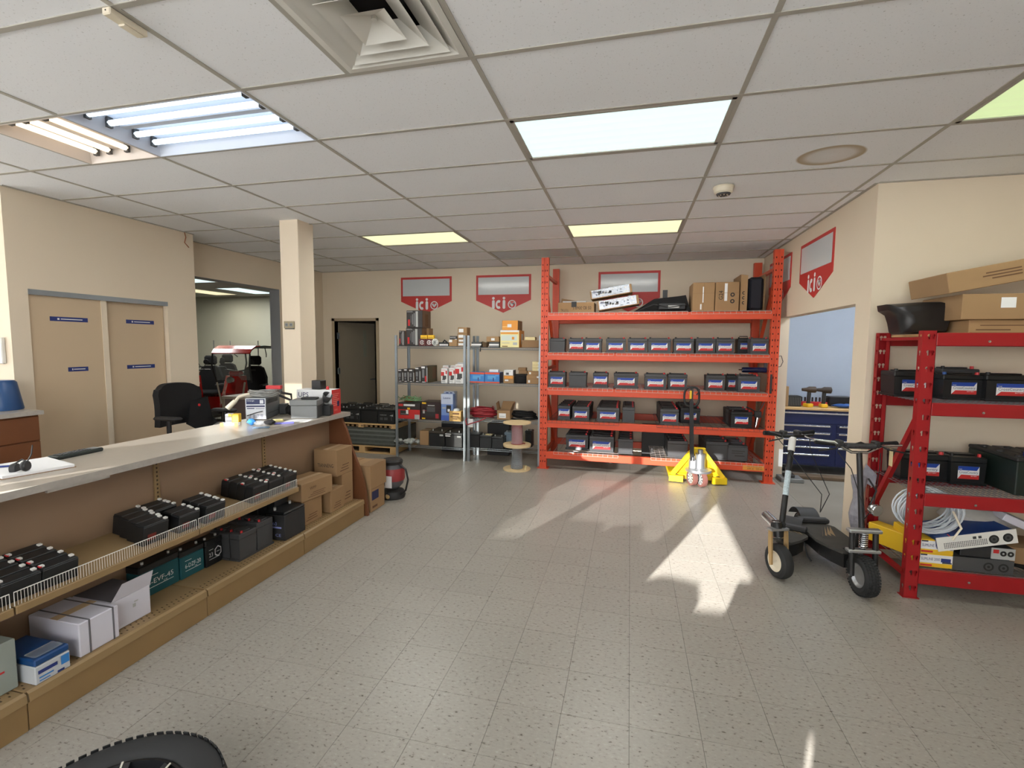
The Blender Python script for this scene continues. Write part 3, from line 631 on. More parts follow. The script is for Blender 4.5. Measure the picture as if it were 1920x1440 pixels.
# ---- small sealed batteries on the middle shelf (long side along the counter)
def small_batt(ends, red=False):
    t = thing('sealed_battery', '', 'battery'); m = MB().cbox(-.032, .032, -.075, .075, 0, .088, .003).cbox(-.030, .030, -.073, .073, .088, .094, .003); m.build('case', CASED, t)
    if ends == 'both':
        for y, mt in ((-.062, REDPL), (.062, WHITE)):
            MB().box(-.008, .008, y-.008, y+.008, .094, .101).build('terminal', WHITE, t)
            if mt is REDPL: MB().box(-.009, .009, y-.010, y-.004, .094, .100).build('terminal_cap', REDPL, t)
    else:
        for x in (-.021, .021): MB().box(x-.009, x+.009, .052, .068, .094, .101).build('terminal', WHITE, t)
        MB().box(.0325, .033, -.05, .0, .02, .05).build('printed_label', M('faded red print', S(120, 40, 32), .6) if 'faded red print' not in MATS else MATS['faded red print'], t)
    return t
SB = {'both': small_batt('both'), 'one': small_batt('one')}; SBU = {}
TILT = math.atan((SHB-SHF)/.33)
def put_small(kind, x, y, label, group, rz=0.0, sc=(1, 1, 1)):
    z = SHF+(SHB-SHF)*((-2.54-x)/.33)+.0012
    o = SB[kind] if kind not in SBU else copy_tree(SB[kind], (x, y, z))
    SBU[kind] = 1; o.location = (x, y, z); o.rotation_euler = (0, TILT, rz); o.scale = sc; return tag(o, label, 'battery', group)
for r_ in range(4):
    for c_ in range(6): put_small('both', -2.605-r_*.068, 1.62-c_*.152, 'small black sealed battery in the block ending beside the bare shelf stretch', 'small batteries with a terminal at each end', sc=(1, .98, 1.08))
for r_ in range(4): put_small('one', -2.620-r_*.067, 2.10+.012*r_, 'small black sealed battery in the single row nearest the white cartons', 'row of four small batteries', sc=(1, 1, 1.25))
for r_ in range(2): put_small('one', -2.605-r_*.068-.12*0, 2.300+.006*r_, 'small black sealed battery behind the gap in the wire fence, front pair', 'front pair of small batteries', sc=(1, .95, 1.15))
for r_ in range(2): put_small('one', -2.755-r_*.067, 2.275, 'small black sealed battery against the slotted upright, rear pair', 'rear pair of small batteries', sc=(1, .95, 1.25))
for r_ in range(3): put_small('one', -2.59-r_*.068, 2.475+.004*r_, 'small black sealed battery in the trio beside the long bare shelf stretch', 'trio of small batteries', sc=(1, 1, 1.2))
for c_ in range(3):
    for r_ in range(4):
        put_small('both' if (c_+r_) % 2 else 'one', -2.60-r_*.068+.004*c_, 2.87+c_*.152, 'small black sealed battery in the crowded block at the shelf end', 'crowded block of small batteries', sc=(1, 1, 1.28))

# ---- goods on the base deck
def deckbox(name, label, cat, y0, y1, xf, d, h, body, z0=DECK+.001, rz=0.0, **kw):
    """box on the deck whose printed face looks at the aisle (+x); y0..y1 along the counter, xf its front"""
    t = printbox(name, label, cat, 0, 0, 0, y1-y0, d, h, body, **kw); t.location = (xf-d/2, (y0+y1)/2, z0); t.rotation_euler = (0, 0, PI/2+rz); return t
# note: local +x (right on the front face) runs along +y after the turn
deckbox('grey_battery', 'pale grey sealed battery with a red stripe at the end of the base shelf', 'battery', 1.14, 1.443, -2.585, .17, .225, M('pale grey battery case', S(150, 158, 150), .5), rects=((.1, .85, .42, .46, LRED), (.45, .75, .2, .25, MGREY)))
t = deckbox('blue_top_battery', 'white battery with a dark blue lid and blue print on the base shelf', 'battery', 1.462, 1.600, -2.515, .27, .082, M('white battery case', S(196, 200, 204), .45), rects=((.08, .62, .55, .75, NAVY2), (.1, .5, .30, .38, SKYBLUE), (.1, .4, .14, .2, SKYBLUE), (.72, .96, .40, .90, SKYBLUE), (.6, .8, .08, .2, NAVY2)))
MB().cbox(-.069, .069, -.135, .135, .083, .115, .006).build('lid', M('dark blue lid', S(20, 66, 120), .35), t); MB().cbox(-.055, .055, -.12, -.05, .115, .122, .002).build('lid_plate', GLASSY, t)
t = deckbox('white_carton', 'large white carton strapped with clear tape on the base shelf', 'box', 1.655, 1.840, -2.535, .33, .168, PAPERB, tape=True)
for u in (.25, .85):
    MB().box(-.0925+.185*u-.004, -.0925+.185*u+.004, -.1668, -.1655, .0, .168).box(-.0925+.185*u-.004, -.0925+.185*u+.004, -.1655, .165, .168, .1692).build('printed_strap', M('grey strap print', S(120, 118, 124), .4, alpha=.7) if 'grey strap print' not in MATS else MATS['grey strap print'], t)
t = deckbox('open_white_carton', 'open white carton with its front flap raised on the base shelf', 'box', 1.845, 2.055, -2.59, .27, .165, PAPERB, rects=((.52, .60, .5, .62, LGREY), (.56, .66, .66, .70, LGREY)))
MB().quad((-.105, -.136, .165), (.105, -.136, .165), (.10, -.17, .255), (-.07, -.17, .255)).quad((-.105, -.135, .165), (-.07, -.169, .255), (.10, -.169, .255), (.105, -.135, .165)).build('raised_flap', PAPERB, t)
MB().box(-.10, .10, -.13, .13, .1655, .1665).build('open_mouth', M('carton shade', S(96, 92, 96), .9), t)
def teal_batt(label, y0, y1, xf, h, body, txt, badge=False):
    t = deckbox('teal_battery' if not badge else 'black_battery', label, 'battery', y0, y1, xf, .10, h*.78, body)
    L_ = y1-y0
    MB().cbox(-L_/2-.002, L_/2+.002, -.052, .052, h*.78, h, .006).build('lid', CASED, t)
    for s in (-1, 1): MB().cyl((s*L_*.33, -.02, h), (s*L_*.33, -.02, h+.014), .008, n=8).build('terminal', LGREY, t)
    m = MB(); yy = -.0515
    m.text(txt, (-L_*.32, yy, h*.34), (1, 0, 0), (0, 0, 1), h*.15, width=L_*.66 if not badge else L_*.24)
    m.box(-L_*.32, L_*.34, yy-.0005, yy, h*.24, h*.255)
    m.text('CE', (L_*.08, yy, h*.27), (1, 0, 0), (0, 0, 1), h*.045, width=L_*.1)
    m.box(-L_*.32, -L_*.05, yy-.0005, yy, h*.60, h*.615)
    if badge:
        c = L_*.25
        for k in range(6):
            a0 = math.radians(90+60*k); a1 = math.radians(150+60*k); R_, q = h*.21, h*.165
            m.quad((c+R_*.8*math.cos(a0), yy, h*.45+R_*math.sin(a0)), (c+q*.8*math.cos(a0), yy, h*.45+q*math.sin(a0)), (c+q*.8*math.cos(a1), yy, h*.45+q*math.sin(a1)), (c+R_*.8*math.cos(a1), yy, h*.45+R_*math.sin(a1)))
        m.box(c-h*.07, c+h*.07, yy-.0005, yy, h*.44, h*.46)
    m.build('lettering', PAPER, t); return t
teal_batt('teal battery beside the open white carton, its print ending in 45', 2.13, 2.385, -2.762, .20, TEAL, '6-EVF-45')
teal_batt('teal battery printed 6-DZF-20 on the base shelf', 2.39, 2.565, -2.755, .185, TEAL, '6-DZF-20')
teal_batt('black battery with a white 23 and a hexagon emblem on the base shelf', 2.57, 2.70, -2.745, .185, CASED, '23', True)
for r_ in range(3):
    for c_ in range(2):
        o = place('tall', (-2.645-r_*.085, 2.79+c_*.165, DECK+.001), 'dark brown battery with bright bolt terminals in the block on the base shelf', 'block of dark batteries on the base shelf', (.078, .16, .19+.02*c_))
o = printbox('tall_black_battery', 'tall black battery standing behind the dark block on the base shelf', 'battery', -2.80, 3.05, DECK+.001, .10, .10, .27, CASED)
t = deckbox('large_black_battery', 'large black battery printed 12-60 on the base shelf', 'battery', 3.09, 3.33, -2.545, .17, .20, BLACK2)
MB().cbox(-.122, .122, -.087, .087, .20, .222, .008).build('lid', CASED, t)
for s in (-1, 1): MB().cyl((s*.085, .03, .222), (s*.085, .03, .245), .010, n=8).build('terminal', LGREY, t)
m = MB(); m.text('12-60', (-.1215, .07, .115), (0, -1, 0), (0, 0, 1), .030, width=.085); m.box(-.1218, -.1212, -.055, .07, .095, .108); m.text('CE', (-.1215, 0.0, .03), (0, -1, 0), (0, 0, 1), .022, width=.05); m.build('lettering', M('lavender print', S(150, 160, 220), .5), t)
t = deckbox('large_black_battery', 'tall plain black battery behind the one printed 12-60', 'battery', 3.20, 3.35, -2.722, .14, .37, BLACK2)
# brown cartons at the end of the counter
def carton(label, y0, y1, xf, d, z0, h, txt=None, rz=0.0, th=.16, band=True, left=None):
    t = deckbox('brown_carton', label, 'box', y0, y1, xf, d, h, CARD, z0=z0, rz=rz, tape=True, group='brown cartons at the end of the counter',
        texts=(((txt, .25, .55, th, INKB),) if txt else ())+(('', .1, .1, .1, INKB),)[:0], rects=tuple((.2+.07*(k % 3), .75-.04*(k % 2), .15+.10*k, .18+.10*k, INKB) for k in range(3)) if band else ())
    return t
B0 = DECK+.001
carton('brown carton in the lower row beside the large black battery', 3.36, 3.63, -2.60, .22, B0, .205)
c2 = carton('brown carton lying across the two lower ones, marked WPP', 3.375, 3.74, -2.575, .25, B0+.207, .155, 'WPP', rz=-.12)
carton('small brown carton standing alone in the front of the base shelf', 3.72, 3.93, -2.575, .17, B0, .20)
carton('brown carton under the one with the brand printed on its left face', 3.94, 4.12, -2.60, .24, B0, .29)
t = carton('tall brown carton on top of the stack against the end panel', 3.86, 4.12, -2.60, .24, B0+.292, .25)
m = MB(); m.text('TIANNENG', (-.1315, .08, .085), (0, -1, 0), (0, 0, 1), .034, width=.165); m.build('lettering', INK, t)
# cartons and extractor on the floor beyond the end panel
t = deckbox('brown_carton', 'brown carton on the floor beyond the end panel with a dark printed block', 'box', 4.25, 4.53, -2.485, .36, .235, CARD, z0=.001, rects=((.08, .55, .50, .88, NAVY), (.1, .45, .15, .25, INKB)))
t = deckbox('brown_carton', 'open topped brown carton stacked on the carton beyond the end panel', 'box', 4.235, 4.55, -2.475, .38, .24, CARD, z0=.237)
for s in (-1, 1): MB().box(-.157, .157, min(s*.19, s*.06), max(s*.19, s*.06), .241, .244).build('flap', CARD2 if s < 0 else CARD, t)
t = thing('shop_vacuum', 'red and black canister machine with a hose and a paper tag on the floor', 'vacuum', (-2.52, 4.78, 0))
MB().lathe([(0, .0), (.13, .0), (.14, .03), (.12, .08), (.05, .10)], 20).build('base', BLACK2, t, True)
m = MB(); m.lathe([(.06, .10), (.115, .16), (.13, .25), (.12, .33), (.09, .39), (0, .41)], 20); m.build('drum', M('grey red drum', S(88, 88, 92), .45), t, True)
MB().lathe([(.128, .20), (.135, .22), (.128, .32), (.12, .335)], 20).build('red_band', M('dull red plastic', S(150, 52, 54), .45), t, True)
MB().lathe([(.02, .375), (.11, .38), (.115, .41), (.10, .43), (0, .44)], 16).build('cap', BLACK, t, True)
MB().tube([(.09, -.02, .38), (.17, -.03, .33), (.20, -.03, .22), (.17, -.03, .10), (.10, -.05, .03)], .011, 8).build('hose', BLACK, t, True)
MB().box(-.02, .06, -.139, -.137, .14, .27).build('paper_tag', PAPER, t)
MB().cyl((0, -.14, .05), (.03, -.17, .05), .02, n=10).build('valve', GOLD, t); MB().tube([(-.02, -.12, .09), (-.01, -.16, .05), (.02, -.17, .02)], .008, 6).build('short_hose', BLACK, t)

# ------------------------------------------------------------------ on the worktop
def wt(px, py): p = PZ(px, py, WT); return p
p = wt(40, 868); t = thing('writing_pad', 'white writing pad lying on the counter', 'notepad', (-3.10, 1.80, WT), -.25)
MB().cbox(-.17, .17, -.11, .17, 0, .018, .002).build('paper_block', PAPER, t); MB().box(-.175, .175, -.115, .175, 0, .003).build('backing_card', CARD2, t)
o = MB().cyl((-3.20, 1.74, WT+.0235), (-3.09, 1.83, WT+.0235), .005, n=8).build('ballpoint_pen', NAVY2); tag(o, 'blue ballpoint pen lying on the writing pad', 'pen')
t = thing('telephone_headset', 'black telephone headset with a thin boom lying by the writing pad', 'headset', (-2.985, 1.735, WT))
MB().lathe([(0, -.012), (.026, -.012), (.03, 0), (.026, .012), (0, .012)], 18, o=(-.03, 0, .03), ax=(1, .6, .1)).build('ear_cushion', BLACK2, t, True)
MB().lathe([(0, -.010), (.024, -.010), (.028, 0), (.024, .010), (0, .010)], 18, o=(.02, .015, .045), ax=(1, .5, .1)).build('ear_cushion', BLACK2, t, True)
MB().tube([(.02, .02, .06), (.025, .04, .10), (.02, .05, .145)], .003, 6).build('boom', BLACK, t); MB().tube([(-.03, 0, .01), (-.02, -.06, .005), (-.09, -.16, .004), (-.15, -.35, .004)], .003, 6).build('cord', BLACK, t); MB().tube([(-.03, 0, .055), (-.01, .02, .075), (.02, .015, .07)], .004, 6).build('bracket', BLACK, t)
a = wt(101, 862); b = wt(183, 845); t = thing('desk_calculator', 'long dark handset lying on the counter', 'handset', ((a.x+b.x)/2, (a.y+b.y)/2, WT), math.atan2(b.y-a.y, b.x-a.x))
m = MB().cbox(-.13, .13, -.04, .04, 0, .022, .006); m.build('body', M('dark green plastic', S(34, 44, 42), .35), t)
for q in range(7):
    for r_ in range(3): MB().cbox(-.11+q*.026, -.092+q*.026, -.028+r_*.020, -.014+r_*.020, .022, .026, .002).build('key', DGREY, t)
MB().box(.078, .122, -.03, .03, .0222, .0232).build('display', MGREY, t)
# bulb packets
for px, lab in ((427, 'small yellow and white bulb carton standing upright on the counter'), (440, 'small yellow bulb carton beside the white striped one on the counter')):
    p = wt(px, 792); printbox('bulb_carton', lab, 'box', p.x, p.y, WT+.0005, .055, .05, .072, YELLOW2 if px > 430 else PAPER, rects=((.0, 1, .1, .2, INK), (0, 1, .35, .42, INK), (0, 1, .6, .7, INK), (.5, 1, .7, 1, YELLOW2)) if px < 430 else ((.05, .95, .1, .3, ORANGE2),), rz=.3)
p = wt(432, 798); printbox('bulb_packet', 'low orange and clear bulb packet in front of the yellow cartons', 'box', p.x, p.y-.02, WT+.0005, .14, .04, .026, FILMC, rects=((0, .2, 0, 1, ORANGE2), (.8, 1, 0, 1, ORANGE2)), rz=.3)
# battery charger
a = wt(466, 787); b = wt(497, 788); t = thing('battery_charger', 'silver metal battery charger with a white printed front on the counter', 'battery charger', ((a.x+b.x)/2, a.y, WT), .38)
MB().cbox(-.085, .085, 0, .36, .006, .195, .004).build('casing', M('brushed grey steel', S(112, 116, 120), .4, .5), t)
m = MB(); m.quad((-.083, -.001, .01), (.083, -.001, .01), (.083, -.001, .192), (-.083, -.001, .192), 0)
m.box(-.076, .076, -.002, -.001, .140, .186, 1).box(-.076, .076, -.002, -.001, .116, .130, 1).box(-.072, -.01, -.002, -.001, .100, .108, 1).box(.0, .072, -.002, -.001, .100, .104, 1)
for r_ in range(3):
    for c_ in range(4): m.box(-.06+c_*.032, -.036+c_*.032, -.002, -.001, .018+r_*.012, .023+r_*.012, 1)
m.text('Charge', (-.07, -.003, .163), (1, 0, 0), (0, 0, 1), .016, 0, width=.06); m.box(.036, .066, -.003, -.002, .146, .178, 0); m.build('front_plate', [M('white printed plate', S(206, 210, 216), .3), NAVY], t)
s_ = MB()
for q in range(9): s_.box(.0852, .0862, .03+q*.032, .05+q*.032, .14, .178); s_.box(.0852, .0862, .05+q*.03, .065+q*.03, .05, .056)
s_.build('vent_slots', BLACK, t); MB().tube([(-.07, -.01, .04), (0, -.02, .065), (.06, -.01, .08)], .004, 6).build('rotary_lever', BLACK, t)
for s in (-.06, .06):
    for y in (.03, .32): MB().cyl((s, y, 0), (s, y, .006), .010, n=8).build('foot', BLACK, t)
cx, cy = t.location.x, t.location.y
t = thing('charger_cable_bundle', 'grey cable bundle with a white plug draped over the battery charger', 'cable', (cx-.02, cy+.17, WT+.196)); m = MB()
for q in range(7):
    pts = [(-.09+.02*random.random()+.13*math.cos(a_)+.05, -.02+.10*math.sin(a_)+.02*random.random(), .012+.006*q+.01*math.sin(2*a_+q)) for a_ in [k*PI/8 for k in range(16)]]
    m.tube(pts, .006, 6, closed=True)
m.build('cable_coil', M('grey cable', S(150, 150, 146), .5), t, True)
MB().tube([(-.10, -.08, .03), (-.18, -.14, .0), (-.20, -.16, -.04)], [.012, .014, .016], 8).cyl((-.20, -.16, -.035), (-.25, -.20, -.10), .020, .024, n=12).build('plug', IVORY, t, True)
MB().tube([(.10, .05, .03), (.17, .10, .01), (.16, .12, -.05), (.06, .08, -.0)], .012, 6).build('black_clamp_lead', BLACK2, t, True)
o = printbox('red_case', 'small red hard case resting on the cable bundle', 'case', cx+.05, cy+.15, WT+.262, .13, .05, .032, REDPL, rz=.3)
# bits and pieces in front of the charger
def bit(name, label, cat, px, py, fn, mats, rz=0.0):
    p = wt(px, py); m = MB(); fn(m); o = m.build(name, mats, None, True); o.location = (p.x, p.y, WT+.0005); o.rotation_euler = (0, 0, rz); return tag(o, label, cat)
def crumple(m, r, h, seed, n=9, k=5):
    rnd = random.Random(seed); prof = []
    vs = [(0, 0, 0)]; 
    for j in range(k):
        f = j/(k-1); rr = r*math.sin(PI*(.15+.8*(1-f)))
        for i in range(n): t_ = 2*PI*i/n; q = rr*rnd.uniform(.75, 1.2); vs.append((q*math.cos(t_), q*math.sin(t_), h*f*rnd.uniform(.85, 1.1)))
    vs.append((0, 0, h)); fs = [(0, 1+(i+1) % n, 1+i) for i in range(n)]
    for j in range(k-1): fs += [(1+j*n+i, 1+j*n+(i+1) % n, 1+(j+1)*n+(i+1) % n, 1+(j+1)*n+i) for i in range(n)]
    fs += [(1+(k-1)*n+i, 1+(k-1)*n+(i+1) % n, len(vs)-1) for i in range(n)]; m.add(vs, fs)
bit('blue_packet', 'bright blue crumpled packet at the foot of the charger', 'packet', 472, 797, lambda m: crumple(m, .035, .05, 1), SKYBLUE)
bit('clear_bag', 'crumpled clear bag of small parts beside the blue packet', 'bag', 487, 798, lambda m: crumple(m, .045, .04, 2), FILMC)
bit('black_glove', 'black fabric glove on the counter', 'glove', 507, 797, lambda m: crumple(m, .045, .045, 3, 11), BLACKM)
bit('blister_packet', 'flat grey blue blister packet at the counter edge', 'packet', 490, 803, lambda m: m.cbox(-.06, .06, -.02, .02, 0, .012, .004), M('grey blue blister', S(110, 130, 150), .2), .5)
bit('yellow_slip', 'folded yellow paper slip on the counter', 'paper', 517, 790, lambda m: m.box(-.06, .06, -.018, .018, .0, .012).box(-.05, .055, -.014, .020, .012, .016), M('yellow paper', S(226, 216, 150), .8), .6)
bit('blue_pen', 'violet blue marker pens lying together near the counter edge', 'pen', 533, 795, lambda m: m.cyl((-.08, 0, .007), (.07, .02, .007), .007, n=8).cyl((-.075, -.016, .007), (.075, .0, .007), .006, n=8), M('violet plastic', S(110, 110, 190), .3), .5)
bit('small_grey_box', 'small dark grey box against the charger', 'box', 533, 776, lambda m: m.cbox(-.03, .03, -.04, .04, 0, .10, .003), DGREY, .3)
bit('black_pouch', 'small black lumpy pouch between the charger and the grey battery box', 'pouch', 545, 778, lambda m: crumple(m, .055, .09, 5), BLACKM)
bit('paper_sheet', 'white sheet of paper on the counter in front of the grey battery box', 'paper', 560, 789, lambda m: m.box(-.10, .10, -.07, .07, 0, .0012), PAPER, .3)
a = wt(547, 784); b = wt(588, 784); t = thing('grey_battery_box', 'grey sunlit battery with a stepped lid and dark side on the counter', 'battery', ((a.x+b.x)/2+.02, a.y+.02, WT), .32)
MB().cbox(-.115, .115, 0, .20, .0, .115, .004).build('case', MGREY, t); MB().cbox(-.125, .12, -.006, .206, .115, .165, .006).build('lid', MGREY, t); MB().cbox(-.04, .1, .04, .12, .165, .185, .006).build('lid_handle', BLACK2, t)
MB().box(.1155, .1165, .002, .198, .004, .112).build('side_label', DGREY, t)
a = wt(612, 778); t = thing('black_jar', 'short black box on the counter beside the grey battery', 'box', (a.x, a.y, WT), .3); MB().cbox(-.055, .055, -.05, .05, 0, .10, .006).build('body', BLACK, t)
t = thing('tilted_cup', 'dark grey cup tilted on top of the short black box', 'cup', (a.x+.005, a.y, WT+.102)); MB().lathe([(0, 0), (.035, .0), (.045, .07), (.042, .07), (.033, .006)], 20, o=(-.012, 0, .038), ax=(.55, -.2, .8)).build('shell', DGREY, t, True); MB().lathe([(0, 0), (.012, .0), (.02, .012), (.0, .02)], 12, o=(.0, 0, .0)).build('foot', LGREY, t)
a = PY(583, 775, 4.0); b = PY(628, 775, 4.0); t = thing('ups_carton', 'white carton printed UPS with a red end on the counter', 'box', (-2.93, 4.07, WT), .10)
w_ = .36; MB().cbox(-w_/2, w_/2, -.07, .10, 0, .235, .003).build('carton_body', PAPER, t)
m = MB(); y = -.0712; m.text('UPS', (-w_/2+.02, y, .165), (1, 0, 0), (0, 0, 1), .045, 0, width=.105); m.box(-w_/2+.02, -w_/2+.09, y, y+.0005, .135, .142, 1).box(.09, .13, y, y+.0005, .20, .205, 2).box(w_/2-.10, w_/2, y, y+.0005, .0, .11, 2)
m.build('printed_face', [NAVY, LRED, LGREY], t)
m = MB(); x = w_/2+.0008; m.quad((x, -.07, 0), (x, .10, 0), (x, .10, .235), (x, -.07, .235), 0)
for k in range(7): m.box(x, x+.0006, -.055, .07-.02*(k % 3), .19-k*.018, .196-k*.018, 1)
m.box(x, x+.0006, .03, .07, .07, .12, 2); m.text('ABC', (x+.0008, -.03, .03), (0, 1, 0), (0, 0, 1), .018, 1, width=.07); m.build('red_end', [M('red carton print', S(206, 52, 50), .5), M('pink print', S(232, 140, 130), .5), NAVY], t)
printbox('black_box', 'black box standing on the UPS carton', 'box', -2.92, 4.03, WT+.237, .10, .09, .085, BLACK)
o = MB().cyl((0, 0, 0), (0, 0, .03), .016, .012, n=12).build('red_bottle_cap', REDPL); o.location = (-2.815, 4.06, WT+.2365); tag(o, 'small red round cap on the UPS carton', 'cap')
# ================================================================== the two grey wire shelves
def wire_deck(w_, d, z, parent, pitch=.025):
    m = MB(); a, b = w_/2, d/2
    for y in (-b, 0, b): m.tube([(-a, y, z-.006), (a, y, z-.006)], .004, 6)
    for y in (-b, b): m.tube([(-a, y, z-.03), (a, y, z-.03)], .004, 6)
    for x in (-a, a): m.tube([(x, -b, z-.006), (x, b, z-.006)], .004, 6); m.tube([(x, -b, z-.03), (x, b, z-.03)], .004, 6)
    n = int(w_/pitch)
    for k in range(n+1):
        x = -a+w_*k/n; m.tube([(x, -b, z-.03), (x, -b, z-.001), (x, b, z-.001)], .0016, 4)
    return m.build('wire_shelf', STEEL, parent)
def grey_shelf(label, x0, x1, zs, y0=6.55, y1=7.0):
    t = thing('wire_shelf_unit', label, 'shelf', ((x0+x1)/2, (y0+y1)/2, 0), group='grey metal shelf units against the back wall'); a = (x1-x0)/2; b = (y1-y0)/2
    for sx in (-1, 1):
        for sy in (-1, 1):
            X = sx*(a-.018); Y_ = sy*(b-.018); m = MB()
            m.box(X-.018, X+.018, Y_-.0015-sy*.0, Y_+.0015, 0, 1.825); m.box(X+sx*.015, X+sx*.018, Y_-.018, Y_+.018, 0, 1.825) if False else m.box(min(X+sx*.015, X+sx*.018), max(X+sx*.015, X+sx*.018), Y_-.018, Y_+.018, 0, 1.825)
            m.box(X-.018, X+.018, Y_+sy*.015-.0015, Y_+sy*.015+.0015, 0, 1.825)
            m.build('post', STEEL, t)
    for z in zs: wire_deck(2*a-.05, 2*b-.02, z, t)
    return t
S1 = (1.668, 1.128, .580, .190); S2 = (1.655, 1.150, .625, .205)
grey_shelf('grey metal shelf unit holding black boxed chargers beside the pallet', -3.395, -2.285, S1)
grey_shelf('grey metal shelf unit between the charger shelf and the orange rack', -2.262, -1.186, S2)
BXD = M('black printed carton', S(50, 46, 46), .4); BXS = M('side brown print', S(110, 84, 64), .7); GRP = M('grey product print', S(120, 122, 124), .4)
def C12(ox, oy, v): return ox+v/12.0
def s1(x0, x1, y0, y1, oy): return 730+x0/12, 730+x1/12, oy+y0/12, oy+y1/12
def s2(x0, x1, y0, y1, oy): return 870+x0/12, 870+x1/12, oy+y0/12, oy+y1/12
CHG = lambda: dict(rects=((.0, 1, .0, .06, INK), (.58, .72, .05, .95, LGREY), (.1, .22, .12, .48, LRED), (.36, .42, .2, .78, GRP), (.46, .54, .1, .85, GRP), (.28, .3, .3, .7, GRP)), texts=(('NOCO', .05, .90, .055, PAPER, .34),), side=((0, 1, 0, 1, BXS), (.3, .7, .1, .8, INKB)))
g = 'black charger boxes with a product picture'
e = .0015
def p_(*a, **k): return pbox(*a, **k)
q = s1(375, 735, 540, 920, 570); p_('charger_box', 'large black charger box at the bottom of the tall stack', 'box', *q, 6.62, .30, BXD, z0=S1[0]+e, group=g, **CHG()); zt = PY(775, q[2], 6.62).z
q = s1(385, 745, 145, 525, 570); p_('charger_box', 'large black charger box on top of the tall stack', 'box', *q, 6.62, .30, BXD, z0=zt+.002, group=g, **CHG())
q = s1(215, 360, 600, 915, 570); p_('charger_box', 'small black charger box left standing next to the tall stack', 'box', *q, 6.60, .22, BXD, z0=S1[0]+e, group=g, **CHG())
q = s1(812, 890, 545, 900, 570); p_('brown_carton', 'narrow brown carton behind the yellow tags', 'box', *q, 6.78, .16, CARD2, z0=S1[0]+e, rects=((.1, .9, .3, .6, INKB),))
for k, (a, b) in enumerate(((660, 815), (825, 965))):
    q = s1(a, b, 785, 920, 570); t = p_('horn_box', ('dark red horn box with a white spiral, beside the tall stack', 'dark red horn box with a white spiral, beside the white rosette')[k], 'box', *q, 6.58, .10, M('dark red box %d' % k, S(92, 44, 44), .5), z0=S1[0]+e)
    m = MB(); c = t.children[0].dimensions if False else None
    hh = PY(800, q[2], 6.58).z-S1[0]; m2 = MB(); ring(m2, 0, hh*.5, .024, .032, -.0525, 0, 20, 340); ring(m2, 0.004, hh*.5, .008, .014, -.0525, 0); m2.build('spiral_emblem', PAPER, t)
    q = s1(a+40, b+30, 700, 780, 570); p_('yellow_tag', ('yellow card standing on the horn box next to the charger stack', 'yellow card standing on the horn box next to the rosette')[k], 'card', *q, 6.60, .06, YELLOW2, z0=S1[0]+hh+.002, rects=((.1, .9, .3, .4, INKB),))
q = s1(960, 1080, 840, 940, 570); a = PY((q[0]+q[1])/2, 645, 6.56); t = thing('white_rosette', 'white spoked plastic rosette on the top grey shelf', 'rosette', (a.x, 6.58, S1[0]+e)); MB().lathe([(0, -.02), (.05, -.015), (.055, 0), (.05, .015), (0, .02)], 16, o=(0, 0, .055), ax=(0, 1, .1)).build('hub_ring', WHITE, t, True)
for k in range(8): MB().box(-.006, .006, -.024, -.018, .055, .10).build('spoke', LGREY, t).matrix_local = Matrix.Translation((0, 0, .055)) @ Matrix.Rotation(k*PI/4, 4, 'Y') @ Matrix.Translation((0, 0, -.055))
q = s1(1110, 1330, 860, 932, 570); t = p_('terminal_strip', 'black terminal strip with a white patterned front', 'terminal strip', *q, 6.57, .08, BLACK, z0=S1[0]+e, rects=((.08, .96, .12, .55, PAPER),)+tuple((.12+.14*k, .16+.14*k, .2, .45, INK) for k in range(6)))
MB().tube([(-.03, 0, .045), (0, 0, .085), (.03, 0, .06), (.05, 0, .045)], .012, 6).build('cable_loop', BLACK, t, True)
q = s1(1340, 1520, 800, 935, 570); p_('small_carton', 'small tan carton with a white sticker under the black packet', 'box', *q, 6.58, .14, CARD, z0=S1[0]+e, rects=((.02, .42, .6, .98, PAPER),)); zt = PY(848, q[2], 6.58).z
q = s1(1358, 1525, 720, 790, 570); p_('black_packet', 'small black packet with white lettering on the tan carton', 'box', *q, 6.60, .12, BXD, z0=zt+.001, texts=(('NOCO', .08, .4, .35, PAPER, .7),), rects=((.7, 1, 0, .15, PAPER),))
z = S1[0]+e
for k, (y0, y1, nm) in enumerate(((860, 935, 'lowest'), (785, 860, 'second'), (665, 785, 'third'), (525, 660, 'topmost'))):
    q = s1(1530+10*(k % 2), 1745, y0, y1, 570); a = PY(870, q[2], 6.60).z; h_ = (PY(870, q[2], 6.6).z-PY(870, q[3], 6.6).z)
    p_('small_carton', 'small tan carton with a white label, %s of the stack beside the shelf post' % nm, 'box', q[0], q[1], q[2], q[3], 6.60, .15, CARD, z0=z, group='stack of small tan cartons', rects=((.12, .62, .2, .75, PAPER),)); z += h_+.002 if False else (PY(870, q[2], 6.60).z-z)+.001
